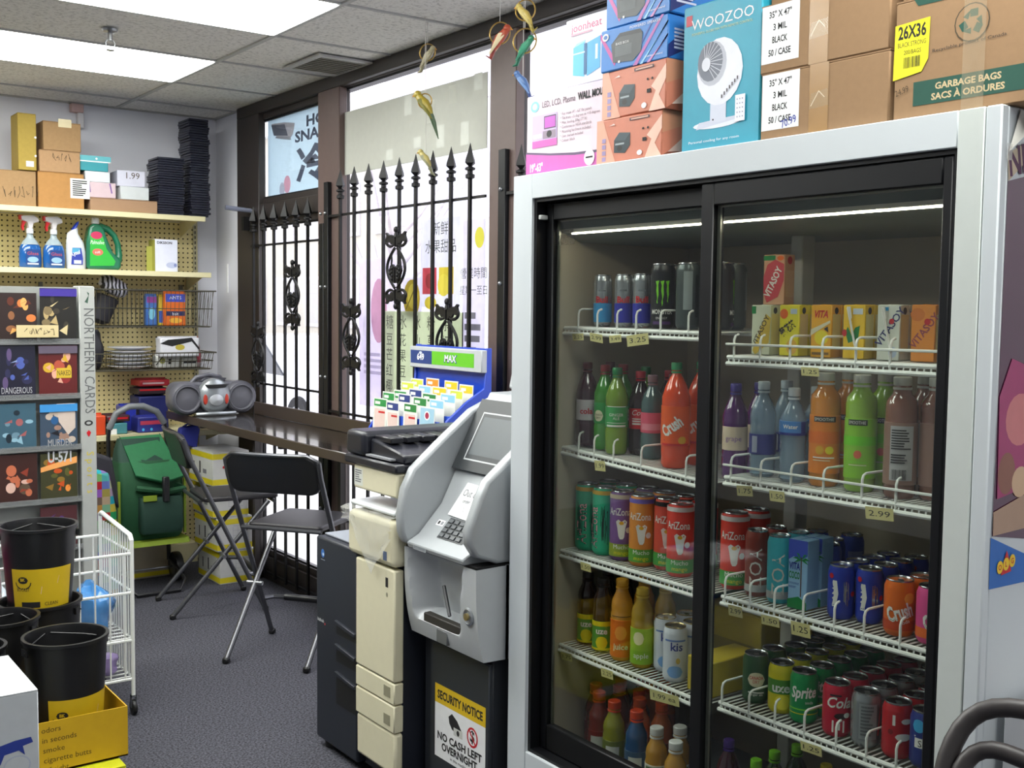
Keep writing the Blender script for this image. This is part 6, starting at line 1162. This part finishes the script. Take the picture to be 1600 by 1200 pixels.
# deck, keypad, screen
MB().prism([(1.806, .855), (1.80, .872), (1.845, .895), (1.93, .985), (1.99, 1.10), (2.12, 1.34), (2.45, 1.34), (2.45, .855)], 'y', y0+.045, y1-.045, SG).build('deck', t, bevel=.004)
dn = Vector((-.09, 0, .085)).normalized(); dv = Vector((.085, 0, .09)).normalized()
def slope(x, z, yl): return flat((x, yl, z), (0, -1, 0), tuple(dv))
fn = slope(1.848, .8985, 2.955)
MB().decal(fn, [('p', [(.06, .0), (.20, .0), (.20, .078), (.06, .078)], CH), ('r', .01, .04, .05, .062, WHITE), ('r', .015, .045, .026, .057, DARKTXT), ('r', .032, .045, .045, .057, M('#8d9094', .5))], lift=.001).build('keypad_plate', t)
kp = MB()
for r in range(4):
    for k in range(4 if r else 4):
        o = fn(.075+.030*k, .010+.0175*r, .002); kp = MB(); a, b, c, d = fn(.068+.031*k, .006+.018*r, .001), fn(.090+.031*k, .006+.018*r, .001), fn(.090+.031*k, .018+.018*r, .001), fn(.068+.031*k, .018+.018*r, .001); e = dn*.004
        kp.add([a, b, c, d, a+e, b+e, c+e, d+e], [(4, 5, 6, 7), (0, 1, 5, 4), (1, 2, 6, 5), (2, 3, 7, 6), (3, 0, 4, 7)], M('#55595c', .4)).build('key', t)
MB().decal(face_nx(1.799, 2.955, .858), [('r', .0, .0, .075, .0135, SG2), ('r', .003, .002, .072, .0118, M('#7d8286', .4)), ('t', 'scotia', .012, .004, .006, M('#a9adb0', .4))]).build('brand_plate', t)
# paper note propped on the deck
d2 = Vector((.06, 0, .115)).normalized(); f2 = flat((1.925, 2.915, .985), (0, -1, 0), tuple(d2))
t2 = thing('paper_note', 'white paper note with grey handwriting leaning on the cash machine deck', 'note', (1.93, 2.85, .985)); q = MB(); pts = [(.0, -.03), (.14, -.035), (.145, .082), (.035, .085)]
q.add([f2(x, y, .009) for x, y in pts]+[f2(x, y, .011) for x, y in pts], [(0, 3, 2, 1), (4, 5, 6, 7), (0, 1, 5, 4), (1, 2, 6, 5), (2, 3, 7, 6), (3, 0, 4, 7)], WHITE).build('sheet', t2)
GI = M('#6d6f74', .7); MB().decal(f2, [('t', 'Out of', .035, .040, .024, GI, {'w': .08, 'shear': .2}), ('t', 'order', .05, .018, .014, GI, {'w': .04, 'shear': .2}), ('l', [(.07, .005), (.075, -.01)], .0015, GI)], lift=.012).build('handwriting', t2)
# screen bezel
f3 = flat((1.977, 3.0, 1.095), (0, -1, 0), tuple(Vector((.13, 0, .24)).normalized())); dn3 = Vector((-.24, 0, .13)).normalized()
q = MB(); pts = [(.002, .0), (.318, .0), (.318, .25), (.002, .25)]; q.add([f3(x, y, .0) for x, y in pts]+[f3(x, y, .008) for x, y in pts], [(0, 3, 2, 1), (4, 5, 6, 7), (0, 1, 5, 4), (1, 2, 6, 5), (2, 3, 7, 6), (3, 0, 4, 7)], CH); b_ = q.build('screen_bezel', t)
MB().decal(f3, [('r', .045, .035, .29, .205, M('#b4b8ba', .4)), ('r', .050, .040, .285, .200, CH)], lift=.0085).build('screen_border', b_); MB().decal(f3, [('r', .062, .055, .275, .188, M('#454c50', .35))], lift=.0095).build('screen', b_)
wing = [(1.84, .856), (1.80, .866), (1.786, .90), (1.781, .955), (1.796, 1.04), (1.829, 1.105), (1.94, 1.195), (2.056, 1.284), (2.16, 1.328), (2.26, 1.342), (2.45, 1.33), (2.45, .856)]
wr = [(1.90, .856), (1.822, .885), (1.795, .925), (1.793, .965), (1.812, 1.01), (1.833, 1.06), (1.857, 1.108), (1.95, 1.18), (2.056, 1.268), (2.16, 1.32), (2.26, 1.338), (2.45, 1.33), (2.45, .856)]
MB().prism(wing, 'y', y1-.042, y1, SG).build('hood_wing', t, bevel=.012, seg=3); MB().prism(wr, 'y', y0, y0+.042, SG).build('hood_wing', t, bevel=.012, seg=3)
MB().box((2.0, y0+.003, .858), (2.45, y0+.001, .9), SG)
MB().prism([(2.22, 1.345), (2.24, 1.43), (2.46, 1.43), (2.46, 1.345)], 'y', y0+.01, y1-.01, SG2).build('top_cap', t, bevel=.01, seg=2); MB().box((2.06, 2.66, .561), (2.45, 3.04, .856), M('#24272d', .45)).build('rear_housing', t)
# ---------------------------------------------------------------- folding stools
CHR = M('#626367', .3, metal=.75); BPL = M('#111114', .38, noise=.08); SEAT = M('#2b292d', .45, noise=.1)
def stool(label, loc, rot, w=.464):
    t = thing('folding_stool', label, 'stool', loc, rot, 'black folding bar stools by the counter', local=True); a = .0125
    for s in (1, -1):
        y = -s*w/2+w*0
        MB().tube([(.05, s*w/2, .93), (.075, s*w/2, .85), (.465, s*w/2, .02)], a, CHR, 10).build('back_leg_tube', t)
        MB().tube([(.50, s*(w/2-.03), .585), (.0, s*(w/2-.03), .02)], a, CHR, 10).build('front_leg_tube', t)
        for p in ((.47, s*w/2), (-.004, s*(w/2-.03))): MB().cbox((p[0], p[1], .014), (.030, .03, .028), BLACK).build('foot_cap', t, bevel=.006)
        q = MB(); q.T = Matrix.Translation((.255, s*(w/2-.03), .31)) @ Matrix.Rotation(PI/2, 4, 'X'); q.lathe([(.01, -.04), (.01, .04)], STEEL, 10); q.build('pivot_bolt', t)
    def bp(z, y): return Vector((.052+(.93-z)*.30-.022*math.cos(PI*y/w)*1.0, y, z))
    rr = roundrect(-w/2+.004, .775, w/2-.004, .955, .055, 6); q = MB()
    f_ = [bp(z, y)+Vector((-.018, 0, 0)) for y, z in rr]; b_ = [bp(z, y)+Vector((.020, 0, 0)) for y, z in rr]; q.loft([f_, b_], BPL, True); q.build('backrest', t, bevel=.010, seg=3)
    q = MB(); n = 12; q.tube([tuple(bp(.93, w/2)), *[tuple(bp(.775+.18+.003, y)+Vector((-.01, 0, .0))) for y in [w/2*.8*(1-2*i/n) for i in range(n+1)]], tuple(bp(.93, -w/2))], .009, CHR, 8); q.build('top_rail', t)
    MB().prism(roundrect(.16, -w/2+.045, .56, w/2-.045, .03, 4), 'z', .592, .618, SEAT).build('seat', t, bevel=.008, seg=2)
    MB().tube([(.14, -w/2+.03, .60), (.14, w/2-.03, .60)], .010, CHR, 8).build('seat_rod', t); MB().tube([(.53, -w/2+.03, .580), (.53, w/2-.03, .580)], .010, CHR, 8).build('seat_rod', t)
    z = .20; MB().tube([(.385, w/2, z), (.43, w/2-.03, z), (.44, w/2-.08, z), (.44, -w/2+.08, z), (.43, -w/2+.03, z), (.385, -w/2, z)], .012, CHR, 8).build('footrest', t); MB().tube([(.44, w/2-.09, z), (.44, -w/2+.09, z)], .017, BPL, 10).build('footrest_sleeve', t)
    return t
def place(P1, d, w=.464): e = Vector((d[1], -d[0], 0)); return Vector((*P1, 0))+e*w/2
d = Vector((.8, .6, 0)); p = place((1.862, 4.729), d)
stool('black folding stool in front, its padded back towards the room', tuple(p), math.atan2(.6, .8))
d = Vector((.989, -.149, 0)); p = place((2.019-.03, 5.958), d, .48)
dup(bpy.data.objects['folding_stool'], tuple(p), math.atan2(-.149, .989), 'black folding stool seen edge-on beside the green trolley')
# ---------------------------------------------------------------- green shopping trolley
GF = M('#0f4526', .75, noise=.12, scale=40); GD = M('#0b3226', .75, noise=.12, scale=40); LM = M('#788c1c', .7); TB = M('#1b1b1e', .4)
t = thing('shopping_trolley', 'green fabric shopping trolley with lime trim and arched handle', 'trolley', (2.022, 6.225, 0), .0, local=True)
def ring(z, hw, d0, d1, r=.04, tw=0): return [Vector((x+tw, y, z)) for x, y in roundrect(-hw, d0, hw, d1, r, 4)]
MB().loft([ring(.30, .165, -.09, .10), ring(.33, .18, -.105, .11), ring(.50, .185, -.11, .115), ring(.66, .18, -.10, .115), ring(.74, .15, -.06, .10, .03, -.02)], GF).build('bag_body', t)
MB().loft([ring(.345, .115, -.165, -.09, .02, .035), ring(.37, .12, -.172, -.09, .02, .035), ring(.52, .12, -.165, -.09, .02, .035), ring(.545, .115, -.15, -.09, .02, .035)], GD).build('front_pocket', t)
MB().box((-.075, -.173, .53), (.0, -.164, .56), LM).build('lime_patch', t)
fl = MB(); fl.add([(-.13, .05, .865), (.10, .05, .87), (.17, -.125, .64), (.05, -.14, .615), (-.10, -.12, .66), (-.13, .065, .87), (.10, .065, .875), (.175, -.135, .655), (.05, -.152, .63), (-.105, -.132, .675)], [(0, 1, 2, 3, 4), (9, 8, 7, 6, 5), (0, 5, 6, 1), (1, 6, 7, 2), (2, 7, 8, 3), (3, 8, 9, 4), (4, 9, 5, 0)], M('#176038', .7, noise=.12, scale=40)); fl.build('flap', t, bevel=.006)
MB().loft([ring(.735, .15, -.06, .10, .03, -.02), ring(.80, .14, .0, .10, .03, -.02), ring(.86, .12, .04, .095, .02, -.02)], GD).build('top_pouch', t)
MB().tube([(.13, -.10, .60), (.17, -.13, .58), (.06, -.145, .57), (-.10, -.125, .60)], .018, GF, 8).build('gathered_rim', t)
MB().box((.035, -.180, .52), (.070, -.150, .66), TB).build('buckle_strap', t, bevel=.004)
MB().loft([ring(.275, .20, -.16, .11, .03), ring(.30, .195, -.15, .11, .03)], LM).build('lime_base', t)
for s in (-1, 1): MB().box((s*.184-.006, -.10, .32), (s*.184+.006, -.085, .64), LM).build('lime_piping', t)
MB().tube([(-.17, .14, .12), (-.17, .14, .86), (-.165, .13, .93), (-.13, .12, 1.0), (-.06, .115, 1.035), (.02, .115, 1.035), (.10, .12, 1.0), (.15, .13, .93), (.165, .14, .82), (.17, .14, .12)], .012, TB, 8).build('frame_tube', t)
MB().tube([(-.168, .13, .91), (-.13, .12, 1.0), (-.06, .115, 1.035), (.02, .115, 1.035), (.10, .12, 1.0), (.148, .13, .93)], .019, M('#7d8084', .3, alpha=.75), 10).build('handle_grip', t)
MB().tube([(-.17, .14, .13), (-.17, .0, .10), (-.165, -.14, .06), (-.12, -.19, .014), (.12, -.19, .014), (.165, -.14, .06), (.17, 0, .10), (.17, .14, .13)], .010, TB, 8).build('stand_loop', t)
for s in (-1, 1):
    q = MB(); q.T = Matrix.Translation((s*.20, .10, .085)) @ Matrix.Rotation(PI/2, 4, 'Y'); q.lathe([(.03, -.02), (.082, -.02), (.085, -.012), (.085, .012), (.082, .02), (.03, .02)], TB, 22); w_ = q.build('wheel', t)
    q = MB(); q.T = Matrix.Translation((s*.20, .10, .085)) @ Matrix.Rotation(PI/2, 4, 'Y'); q.lathe([(.02, -.024), (.05, -.022), (.05, .022), (.02, .024)], M('#4a4c50', .4), 16); q.build('hub', w_)
MB().tube([(-.22, .10, .085), (.22, .10, .085)], .007, STEEL, 8).build('axle', t)
# ================================================================ white wire basket stand
t = thing('wire_basket_stand', 'white wire basket stand on castors holding plastic bags', 'basket', (1.05, 4.52, 0)); x0, x1, y0, y1 = .72, 1.338, 4.31, 4.73
for x in (x0, x1):
    for y in (y0, y1): MB().tube([(x, y, .075), (x, y, .70 if y == y0 else .735)], .008, WIRE, 8).build('corner_post', t)
for x in (x0, x1): MB().tube([(x, y0, .695), (x, y0+.02, .715), (x, y1-.02, .745), (x, y1, .735)], .009, WIRE, 8).build('end_rail', t)
for z in (.645, .49, .30, .145):
    MB().tube([(x0, y0, z), (x1+.004, y0, z), (x1+.004, y1, z), (x0, y1, z)], .006, WIRE, 6, True).build('hoop_rail', t)
q = MB()
for i in range(13): y = y0+.02+(y1-y0-.04)*i/12; q.tube([(x1, y, .145), (x1, y, .715)], .0035, WIRE, 5); q.tube([(x0, y, .145), (x0, y, .715)], .0035, WIRE, 5)
for i in range(11): x = x0+.03+(x1-x0-.06)*i/10; q.tube([(x, y0, .145), (x, y0, .645)], .0035, WIRE, 5); q.tube([(x, y1, .145), (x, y1, .645)], .0035, WIRE, 5)
for i in range(9):
    for z in (.145, .30): y = y0+.03+.045*i; q.tube([(x0, y, z), (x1, y, z)], .0035, WIRE, 5)
q.build('upright_wires', t)['kind'] = 'stuff'
for x in (x0, x1):
    for y in (y0, y1):
        c = MB().box((x-.011, y-.008, .03), (x-.008, y+.008, .08), STEEL).box((x+.008, y-.008, .03), (x+.011, y+.008, .08), STEEL).box((x-.011, y-.008, .072), (x+.011, y+.008, .08), STEEL).build('castor_fork', t)
        q = MB(); q.T = Matrix.Translation((x, y, .030)) @ Matrix.Rotation(PI/2, 4, 'Y'); q.lathe([(.008, -.008), (.028, -.008), (.030, -.005), (.030, .005), (.028, .008), (.008, .008)], BLACK, 16); q.build('castor_wheel', c)
PB = lambda h: M(h, .25, alpha=.8, coat=.3, noise=.2)
bag('plastic_bag', 'pale blue clear plastic bag at the top of the white wire stand', (1.08, 4.53, .306), (.085, .12, .14), PB('#9fc0d4'), seed=3, amp=.25)
bag('plastic_bag', 'bright blue plastic bag on the upper tier of the white wire stand', (1.235, 4.50, .306), (.075, .14, .095), PB('#3f84c4'), seed=6, amp=.22)
bag('plastic_bag', 'pink bag low in the white wire stand behind the black buckets', (1.06, 4.42, .150), (.07, .065, .055), PB('#c0648a'), seed=9, amp=.2)
bag('plastic_bag', 'lilac plastic bag at the bottom of the white wire stand', (1.23, 4.385, .150), (.075, .05, .05), PB('#9a86b8'), seed=12, amp=.2)
bag('plastic_bag', 'dark green bag deep in the white wire stand', (1.20, 4.60, .150), (.07, .075, .055), PB('#2f3f34'), seed=14, amp=.2)
bag('plastic_bag', 'clear white plastic bag by the black bucket in the wire stand', (.88, 4.56, .306), (.08, .11, .11), PB('#b9c4cc'), seed=17, amp=.25)
# ---------------------------------------------------------------- black buckets
BK_ = M('#131315', .38, noise=.12); YLW = M('#d0b018', .5)
def bucket(label, x, y, z, r, h, face, lab=True, top=.5):
    t = thing('bucket', label, 'bucket', (x, y, z), face, 'black buckets in the corner', local=True); rb = r*.82
    MB().lathe([(rb*.92, .002), (rb, 0), (rb, .004), (r*.985, h-.012), (r+.004, h-.010), (r+.004, h), (r-.006, h), (r-.009, h-.012), (rb-.006, .012), (.001, .012)], BK_, 36).build('bucket_body', t)
    for s in (-1, 1): MB().cbox((s*.012, (r-.002)*s, h-.035), (.035, .008, .022), BK_, None).build('handle_lug', t)
    MB().tube([(0, r+.006, h-.035), (.05, r*.7, h-.028), (r*.75+.03, 0, h-.02), (.05, -r*.7, h-.028), (0, -r-.006, h-.035)], .0025, BK_, 6).build('bail_handle', t)
    if lab:
        fn0 = lambda u, v, d: None; sl = (r*.985-rb)/(h-.016)
        def fn(u, v, d): R = rb+sl*(v-.004)+d; a = PI+u/r; return Vector((R*math.cos(a), R*math.sin(a), v))
        q = MB(); w = r*.95; b, e = .008, h*.52
        q.decal(fn, [('r', -w, b, w, e, YLW), ('l', [(-w*.62+.03*math.cos(a_), e*.68+.022*math.sin(a_)) for a_ in [PI+.35*k for k in range(10)]], .004, DARKTXT), ('e', -w*.62, e*.74, .020, .012, DARKTXT), ('t', 'BK', -w*.62, e*.72, .010, YLW, {'al': 'c', 'bold': .04}), ('t', 'BUCKET', -w*.62, e*.48, .012, DARKTXT, {'al': 'c', 'w': .05}), ('p', [(-.01, e*.40), (.055, e*.62), (.062, e*.80), (-.006, e*.58)], M('#d8b49c', .5)), ('r', -w*.7, 0.012, -w*.1, e*.22, DARKTXT), ('t', 'CLEAN', .005, e*.12, .012, DARKTXT, {})], curved=.008, lift=.0008); q.build('yellow_label', t)
    return t
fa = .95
bucket('black bucket with yellow label standing on another bucket, topmost of its stack', .945, 4.09, .556, .128, .285, 1.45)
bucket('black bucket under the topmost one, only its rim showing', .945, 4.09, .2012, .138, .37, .95, False)
bucket('black bucket in the yellow carton with its label half sunk in the box', .903, 3.587, .2115, .126, .365, 1.8)
bucket('black bucket behind the carton, between the front bucket and the stack', .775, 3.875, .2012, .115, .385, .9, False)
bucket('small black bucket at the picture edge behind the white carton', .632, 3.60, .2012, .098, .38, .9, False)
# yellow carton with open top
t = thing('open_carton', 'open yellow carton with black lettering holding a black bucket', 'box', (.89, 3.6, .2045)); x0, x1, y0, y1, z0, z1 = .745, 1.046, 3.43, 3.746, .2045, .362
YC = M('#c9a012', .6); YCI = M('#a8842c', .8)
MB().box((x0, y0, z0), (x1, y1, z0+.004), YCI).build('bottom', t)
for a, b, n in (((x0, y0, z0), (x1, y0+.004, z1), 'front_panel'), ((x0, y1-.004, z0), (x1, y1, z1+.03), 'back_panel'), ((x0, y0+.004, z0), (x0+.004, y1-.004, z1), 'side_panel'), ((x1-.004, y0+.004, z0), (x1, y1-.004, z1), 'side_panel')): MB().box(a, b, YC).build(n, t)
TX = M('#5a4a10', .7)
MB().decal(face_ny(x0, y0, z0), [('t', s, .045+.002*i, .125-.031*i, .0165, TX, {}) for i, s in enumerate(('odors', 'in seconds', 'smoke', 'cigarette butts', 'of sight'))]).build('lettering', t)
carton('flat_carton', 'lime yellow carton under the open yellow carton, its top edge showing', .52, 1.02, 3.365, 4.28, 0, .2, M('#c9cc1c', .6), side=[('r', .02, .02, .48, .06, WHITE)], top=[('r', .33, .02, .36, .1, WHITE)])
# ---------------------------------------------------------------- white carton with blue animal mark, bottom left
wx0, wx1, wy0, wy1, wz0, wz1 = .33, .685, 3.0, 3.345, .20, .612
hb = M('#2a3f9a', .6); W_ = wx1-wx0; hx = W_-.135
horse = [(x, z+.075) for x, z in [(hx-.02, .19), (hx+.01, .215), (hx+.035, .205), (hx+.075, .213), (hx+.115, .215), (hx+.12, .20), (hx+.095, .195), (hx+.10, .17), (hx+.085, .185), (hx+.05, .18), (hx+.04, .155), (hx+.03, .18), (hx+.0, .185), (hx-.015, .165)]]
carton('white_carton', 'white carton with a blue running animal mark in the lower left corner', wx0, wx1, wy0, wy1, wz0, wz1, M('#c9ced2', .6), side=[('p', horse, hb), ('e', hx+.08, .22, .034, .028, M('#b9c0d0', .6)), ('e', hx+.08, .22, .030, .024, M('#c9ced2', .6)), ('t', 'n', hx-.02, .20, .03, hb, {}), ('r', hx-.02, .175, hx+.05, .18, M('#8a94b0', .6)), ('t', 'made de Papel', hx-.03, .15, .010, M('#6d78a8', .6), {'w': .13})], top=[('r', .0, .22, .12, .30, M('#3f6ab8', .6)), ('p', [(.01, .10), (.09, .12), (.08, .2), (.01, .18)], M('#aab4cc', .6))])
carton('white_carton', 'white carton supporting the one with the blue animal mark', .32, .69, 3.0, 3.36, 0, .199, M('#b9bcbc', .6))
t = carton('pink_package', 'pink and white package standing at the left picture edge', .55, .788, 4.195, 4.265, .2012, .80, M('#c03a7a', .5), cat='package', flaps=False, side=[('r', 0, .54, .238, .60, M('#d8d4d8', .5)), ('e', .18, .40, .05, .06, M('#d86a5a', .5)), ('e', .16, .32, .06, .06, M('#d88a9a', .5)), ('e', .2, .26, .03, .04, M('#e09a6a', .5))])
# ---------------------------------------------------------------- hanging bird ornaments
STR = M('#c9c6c0', .5); RG = M('#a88a4a', .3, metal=.7)
def bird(label, px, py, x, ring, body, wing, tail, s=1., tl=.10, face=1, ty=None):
    p = PX(px, py, x); t = thing('bird_ornament', label, 'ornament', (p.x, p.y, p.z), .6, 'bird ornaments hung from the ceiling', local=True)
    top = CZ-p.z
    MB().tube([(0, 0, ring+.0), (0, 0, top-.004)], .0012, STR, 4).build('string', t)
    MB().lathe([(.004, top-.006), (.006, top-.002)], STR, 8).build('ceiling_hook', t)
    if ring > .02: MB().tube([(0, ring*math.cos(a), ring*math.sin(a)) for a in [2*PI*i/20 for i in range(20)]], .0028, RG, 6, True).build('ring', t)
    z = -ring*.75 if ring > .02 else -.0
    def E_(c, rx, ry, rz, n=10): return [Vector((c[0]+0, c[1], c[2]))]
    sp_ = [(0, .030*face, .030), (0, .022*face, .024), (0, .012*face, .012), (0, 0, 0), (0, -.012*face, -.018), (0, -.022*face, -.036)]; rs = [.004, .011, .013, .016, .013, .006]
    b = MB(); b.tube([(a*s, c*s, z+d*s+.012) for a, c, d in sp_], [r*s for r in rs], body, 10); b.ball((0, .024*s*face, z+.028*s+.012), .0125*s, body, 10, 8); B = b.build('body', t)
    MB().tube([(0, .033*s*face, z+.028*s+.012), (0, .042*s*face, z+.022*s+.012)], [.005*s, .001], M('#c98a2a', .4), 6).build('beak', B)
    for k in (-1, 1):
        MB().loft([[Vector((k*.014*s+k*.004*s*math.cos(a), (.008-.0*i)*s*face+(-.012*i*face*s)+.010*s*math.cos(a)*(1-.28*i), z+.012+(.006-.018*i)*s+.008*s*math.sin(a)*(1-.28*i))) for a in [2*PI*j/8 for j in range(8)]] for i in range(4)], wing).build('wing', B)
    MB().tube([(0, -.020*s*face, z-.024*s), (0, -.030*s*face, z-.05*s), (0, -.045*s*face, z-.024*s-tl)], [.008*s, .007*s, .002], tail, 6).build('tail', B)
    return t
bird('yellow and green long-tailed parrot ornament in front of the grey paper sheet', 664, 158, 2.42, .03, M('#93822a', .4), M('#6d6a2a', .4), M('#24401f', .4), 1.35, .10, 1)
bird('small pale bird ornament on a ring just below the window header', 668, 82, 2.475, .035, M('#a8a080', .4), M('#c9c0a0', .4), M('#8a8468', .4), 1.0, .03, -1)
bird('small yellow bird ornament hanging low among the iron spear points', 665, 252, 2.55, .012, M('#a89a5a', .4), M('#8a8a6a', .4), M('#6d6d50', .4), 1.0, .04, 1)
bird('red and cream bird ornament swinging in a brass ring at the mullion', 781, 52, 2.43, .040, M('#a8452a', .4), M('#d8c8a0', .4), M('#7a2a1c', .4), 1.2, .02, -1)
bird('yellow bird ornament in the uppermost ring by the fridge boxes', 821, 16, 2.36, .036, M('#a8944a', .4), M('#b8a86a', .4), M('#8a7a2a', .4), 1.0, .01, 1)
bird('green bird ornament in the lower ring by the fridge boxes', 820, 64, 2.43, .044, M('#2f7a5a', .4), M('#3a8a6a', .4), M('#1c5a44', .4), 1.0, .03, -1)
bird('blue bird ornament lowest on its string beside the wall mount box', 817, 132, 2.50, .012, M('#4a6a9a', .4), M('#6a8ab8', .4), M('#3a4a7a', .4), 1.0, .02, 1)
# ---------------------------------------------------------------- handle frame in the lower right corner
t = thing('push_cart', 'grey tubular handle of a cart in the lower right corner', 'cart', (1.35, .62, 0)); HD = M('#3c3838', .45, noise=.06)
def hp(px, py, dist): r = ray(px, py); return CAM+r.normalized()*dist
o = [hp(1470, 1230, 1.53), hp(1478, 1185, 1.53), hp(1500, 1135, 1.53), hp(1532, 1108, 1.525), hp(1575, 1103, 1.52), hp(1640, 1115, 1.51), hp(1720, 1150, 1.5)]
MB().tube([tuple(Vector((o[0].x-.02, o[0].y+.005, .12))), tuple(o[0]+Vector((-.004, 0, -.10))), *[tuple(p) for p in o], tuple(o[-1]+Vector((.02, -.03, -.12))), tuple(Vector((o[-1].x+.02, o[-1].y-.04, .12)))], .0125, HD, 12).build('outer_handle', t, sub=1)
i_ = [hp(1492, 1240, 1.52), hp(1500, 1200, 1.52), hp(1520, 1175, 1.52), hp(1550, 1168, 1.515), hp(1590, 1182, 1.51), hp(1660, 1215, 1.5), hp(1740, 1240, 1.49)]
MB().tube([tuple(p) for p in i_], .0115, HD, 12).build('inner_handle', t, sub=1)
a, b = o[0], o[-1]; c = (a+b)/2
for p in (a, b):
    MB().tube([(p.x, p.y, .13), (p.x+.10, p.y+.02, .11), (p.x+.22, p.y+.04, .11)], .0125, HD, 8).build('lower_frame', t)
    for dx in (-.01, .2):
        q = MB(); q.T = Matrix.Translation((p.x+dx, p.y+.04*(dx > 0), .05)) @ Matrix.Rotation(PI/2, 4, 'X'); q.lathe([(.02, -.012), (.048, -.012), (.05, -.008), (.05, .008), (.048, .012), (.02, .012)], BLACK, 16); q.build('wheel', t)
        MB().tube([(p.x+dx, p.y+.04*(dx > 0), .05), (p.x+dx, p.y+.02+.04*(dx > 0), .06), (p.x+dx, p.y+.04*(dx > 0), .12)], .008, STEEL, 6).build('wheel_fork', t)
lo = [Vector((a.x, a.y, .13)), Vector((b.x, b.y, .13)), Vector((b.x+.22, b.y+.04, .13)), Vector((a.x+.22, a.y+.04, .13))]
MB().add([p for p in lo]+[p+Vector((0, 0, .012)) for p in lo], [(0, 3, 2, 1), (4, 5, 6, 7), (0, 1, 5, 4), (1, 2, 6, 5), (2, 3, 7, 6), (3, 0, 4, 7)], M('#5a5858', .6)).build('platform', t)
# white counter unit with leaflet next to the fridge side
carton('white_cabinet', 'low white cabinet against the fridge side in the lower right corner', 1.975, 2.55, .62, 1.09, 0, .872, M('#c2c4c8', .45, noise=.03), cat='cabinet', flaps=False)
q = MB().cbox((2.12, .98, .876), (.22, .16, .006), M('#d8d8d4', .6)); o = solo('leaflet_stack', q, 'white leaflet lying on the low cabinet by the fridge side', 'leaflet')
MB().decal(flat((2.02, 1.05, .879), (0, -1, 0), (1, 0, 0)), [*lines(.02, .03, .1, .12, 5, M('#b0605a', .6), 4)]).build('print', o, off=o.location)
# ---------------------------------------------------------------- keep neighbouring drinks and their shelf apart
def settle():
    DR = {'slim_can': .0308, 'tall_can': .0332, 'soda_can': .0332, 'tea_can': .0367, 'soda_bottle': .0327, 'juice_bottle': .0335, 'sports_bottle': .0336, 'water_bottle': .0328, 'drink_box': .035, 'coconut_water_carton': .036}
    its = []
    for o in SC.objects:
        if o.parent is None and o.get('category') in ('can', 'bottle', 'carton') and 2.0 < o.location.x < 2.6 and 1.1 < o.location.y < 2.6:
            k = o.name.split('.')[0]; r = DR.get(k)
            if r is None: continue
            body = o.children[0].data
            r = max(max(abs(v.co.x), 0) for v in body.vertices) if k not in ('drink_box', 'coconut_water_carton') else None
            hx, hy = (r, r) if r else (.0215, .0275) if k == 'drink_box' else (.0255, .0265)
            its.append([o, hx, hy, r])
    for n in range(220):
        mv = 0
        for i, (a, ax, ay, ar) in enumerate(its):
            for b, bx_, by, br in its[i+1:]:
                if abs(a.location.z-b.location.z) > .09: continue
                dx, dy = b.location.x-a.location.x, b.location.y-a.location.y
                if ar and br:
                    d = math.hypot(dx, dy); need = ar+br+.0038
                    if d < need:
                        if d < 1e-5: dx, dy, d = 1, 0, 1
                        k = (need-d)/2/d; mv += 1
                        fa = .35 if a.location.x < b.location.x else 1.65
                        a.location.x -= dx*k*fa*.9; a.location.y -= dy*k*fa; b.location.x += dx*k*(2-fa)*.9; b.location.y += dy*k*(2-fa)
                else:
                    ox, oy = ax+bx_+.002-abs(dx), ay+by+.002-abs(dy)
                    if ox > 0 and oy > 0:
                        mv += 1
                        if ox < oy: s = ox/2*(1 if dx >= 0 else -1); a.location.x -= s; b.location.x += s
                        else: s = oy/2*(1 if dy >= 0 else -1); a.location.y -= s; b.location.y += s
        for o, ax, ay, r in its:
            z = o.location.z; lo = .352 < z < 5 and 2.058 or 2.0
            if r and abs(o.location.x-2.305) < .028+r and abs(o.location.y-1.865) < .023+r: o.location.y = 1.865+(.0235+r)*(1 if o.location.y > 1.865 else -1)
            o.location.x = min(max(o.location.x, (2.062 if z > .33 else 2.0)+ax), 2.52-ax if r is None or z > .33 else 2.55-ax); o.location.y = min(max(o.location.y, 1.205+ay), 2.505-ay)
        if not mv: break
    for o, *_ in its: o.location.z += .0012
    return its
ITEMS = settle()
# wire dividers between the columns of drinks
for o, y0, y1, zz, dv in SHELVES:
    if not dv: continue
    fr_ = sorted([(i[0].location.y, i[2]) for i in ITEMS if abs(i[0].location.z-zz(i[0].location.y)) < .03 and y0-.02 < i[0].location.y < y1+.02 and i[0].location.x < 2.155])
    ys = []
    for (a, ra), (b, rb) in zip(fr_, fr_[1:]):
        if b-a > max(ra, rb)*1.2: ys.append(((a+ra+b-rb)/2, (b-rb)-(a+ra)))
    if fr_: ys.append((fr_[-1][0]+fr_[-1][1]+.012, .02))
    for y, gap in ys:
        if not y0+.005 < y < y1-.004: continue
        z = zz(y); x0 = 2.045; ln = .12 if gap > .007 and not any(abs(i[0].location.z-zz(y)) < .03 and i[0].location.x-i[1] < 2.17 and abs(i[0].location.y-y) < i[2]+.0045 for i in ITEMS) else .013
        MB().tube([(x0-.003, y, z-.02), (x0-.003, y, z+.036), (x0+.001, y, z+.046), (x0+.010, y, z+.05), (x0+ln, y, z+.05)], .003, WIRE, 6).build('divider', o)
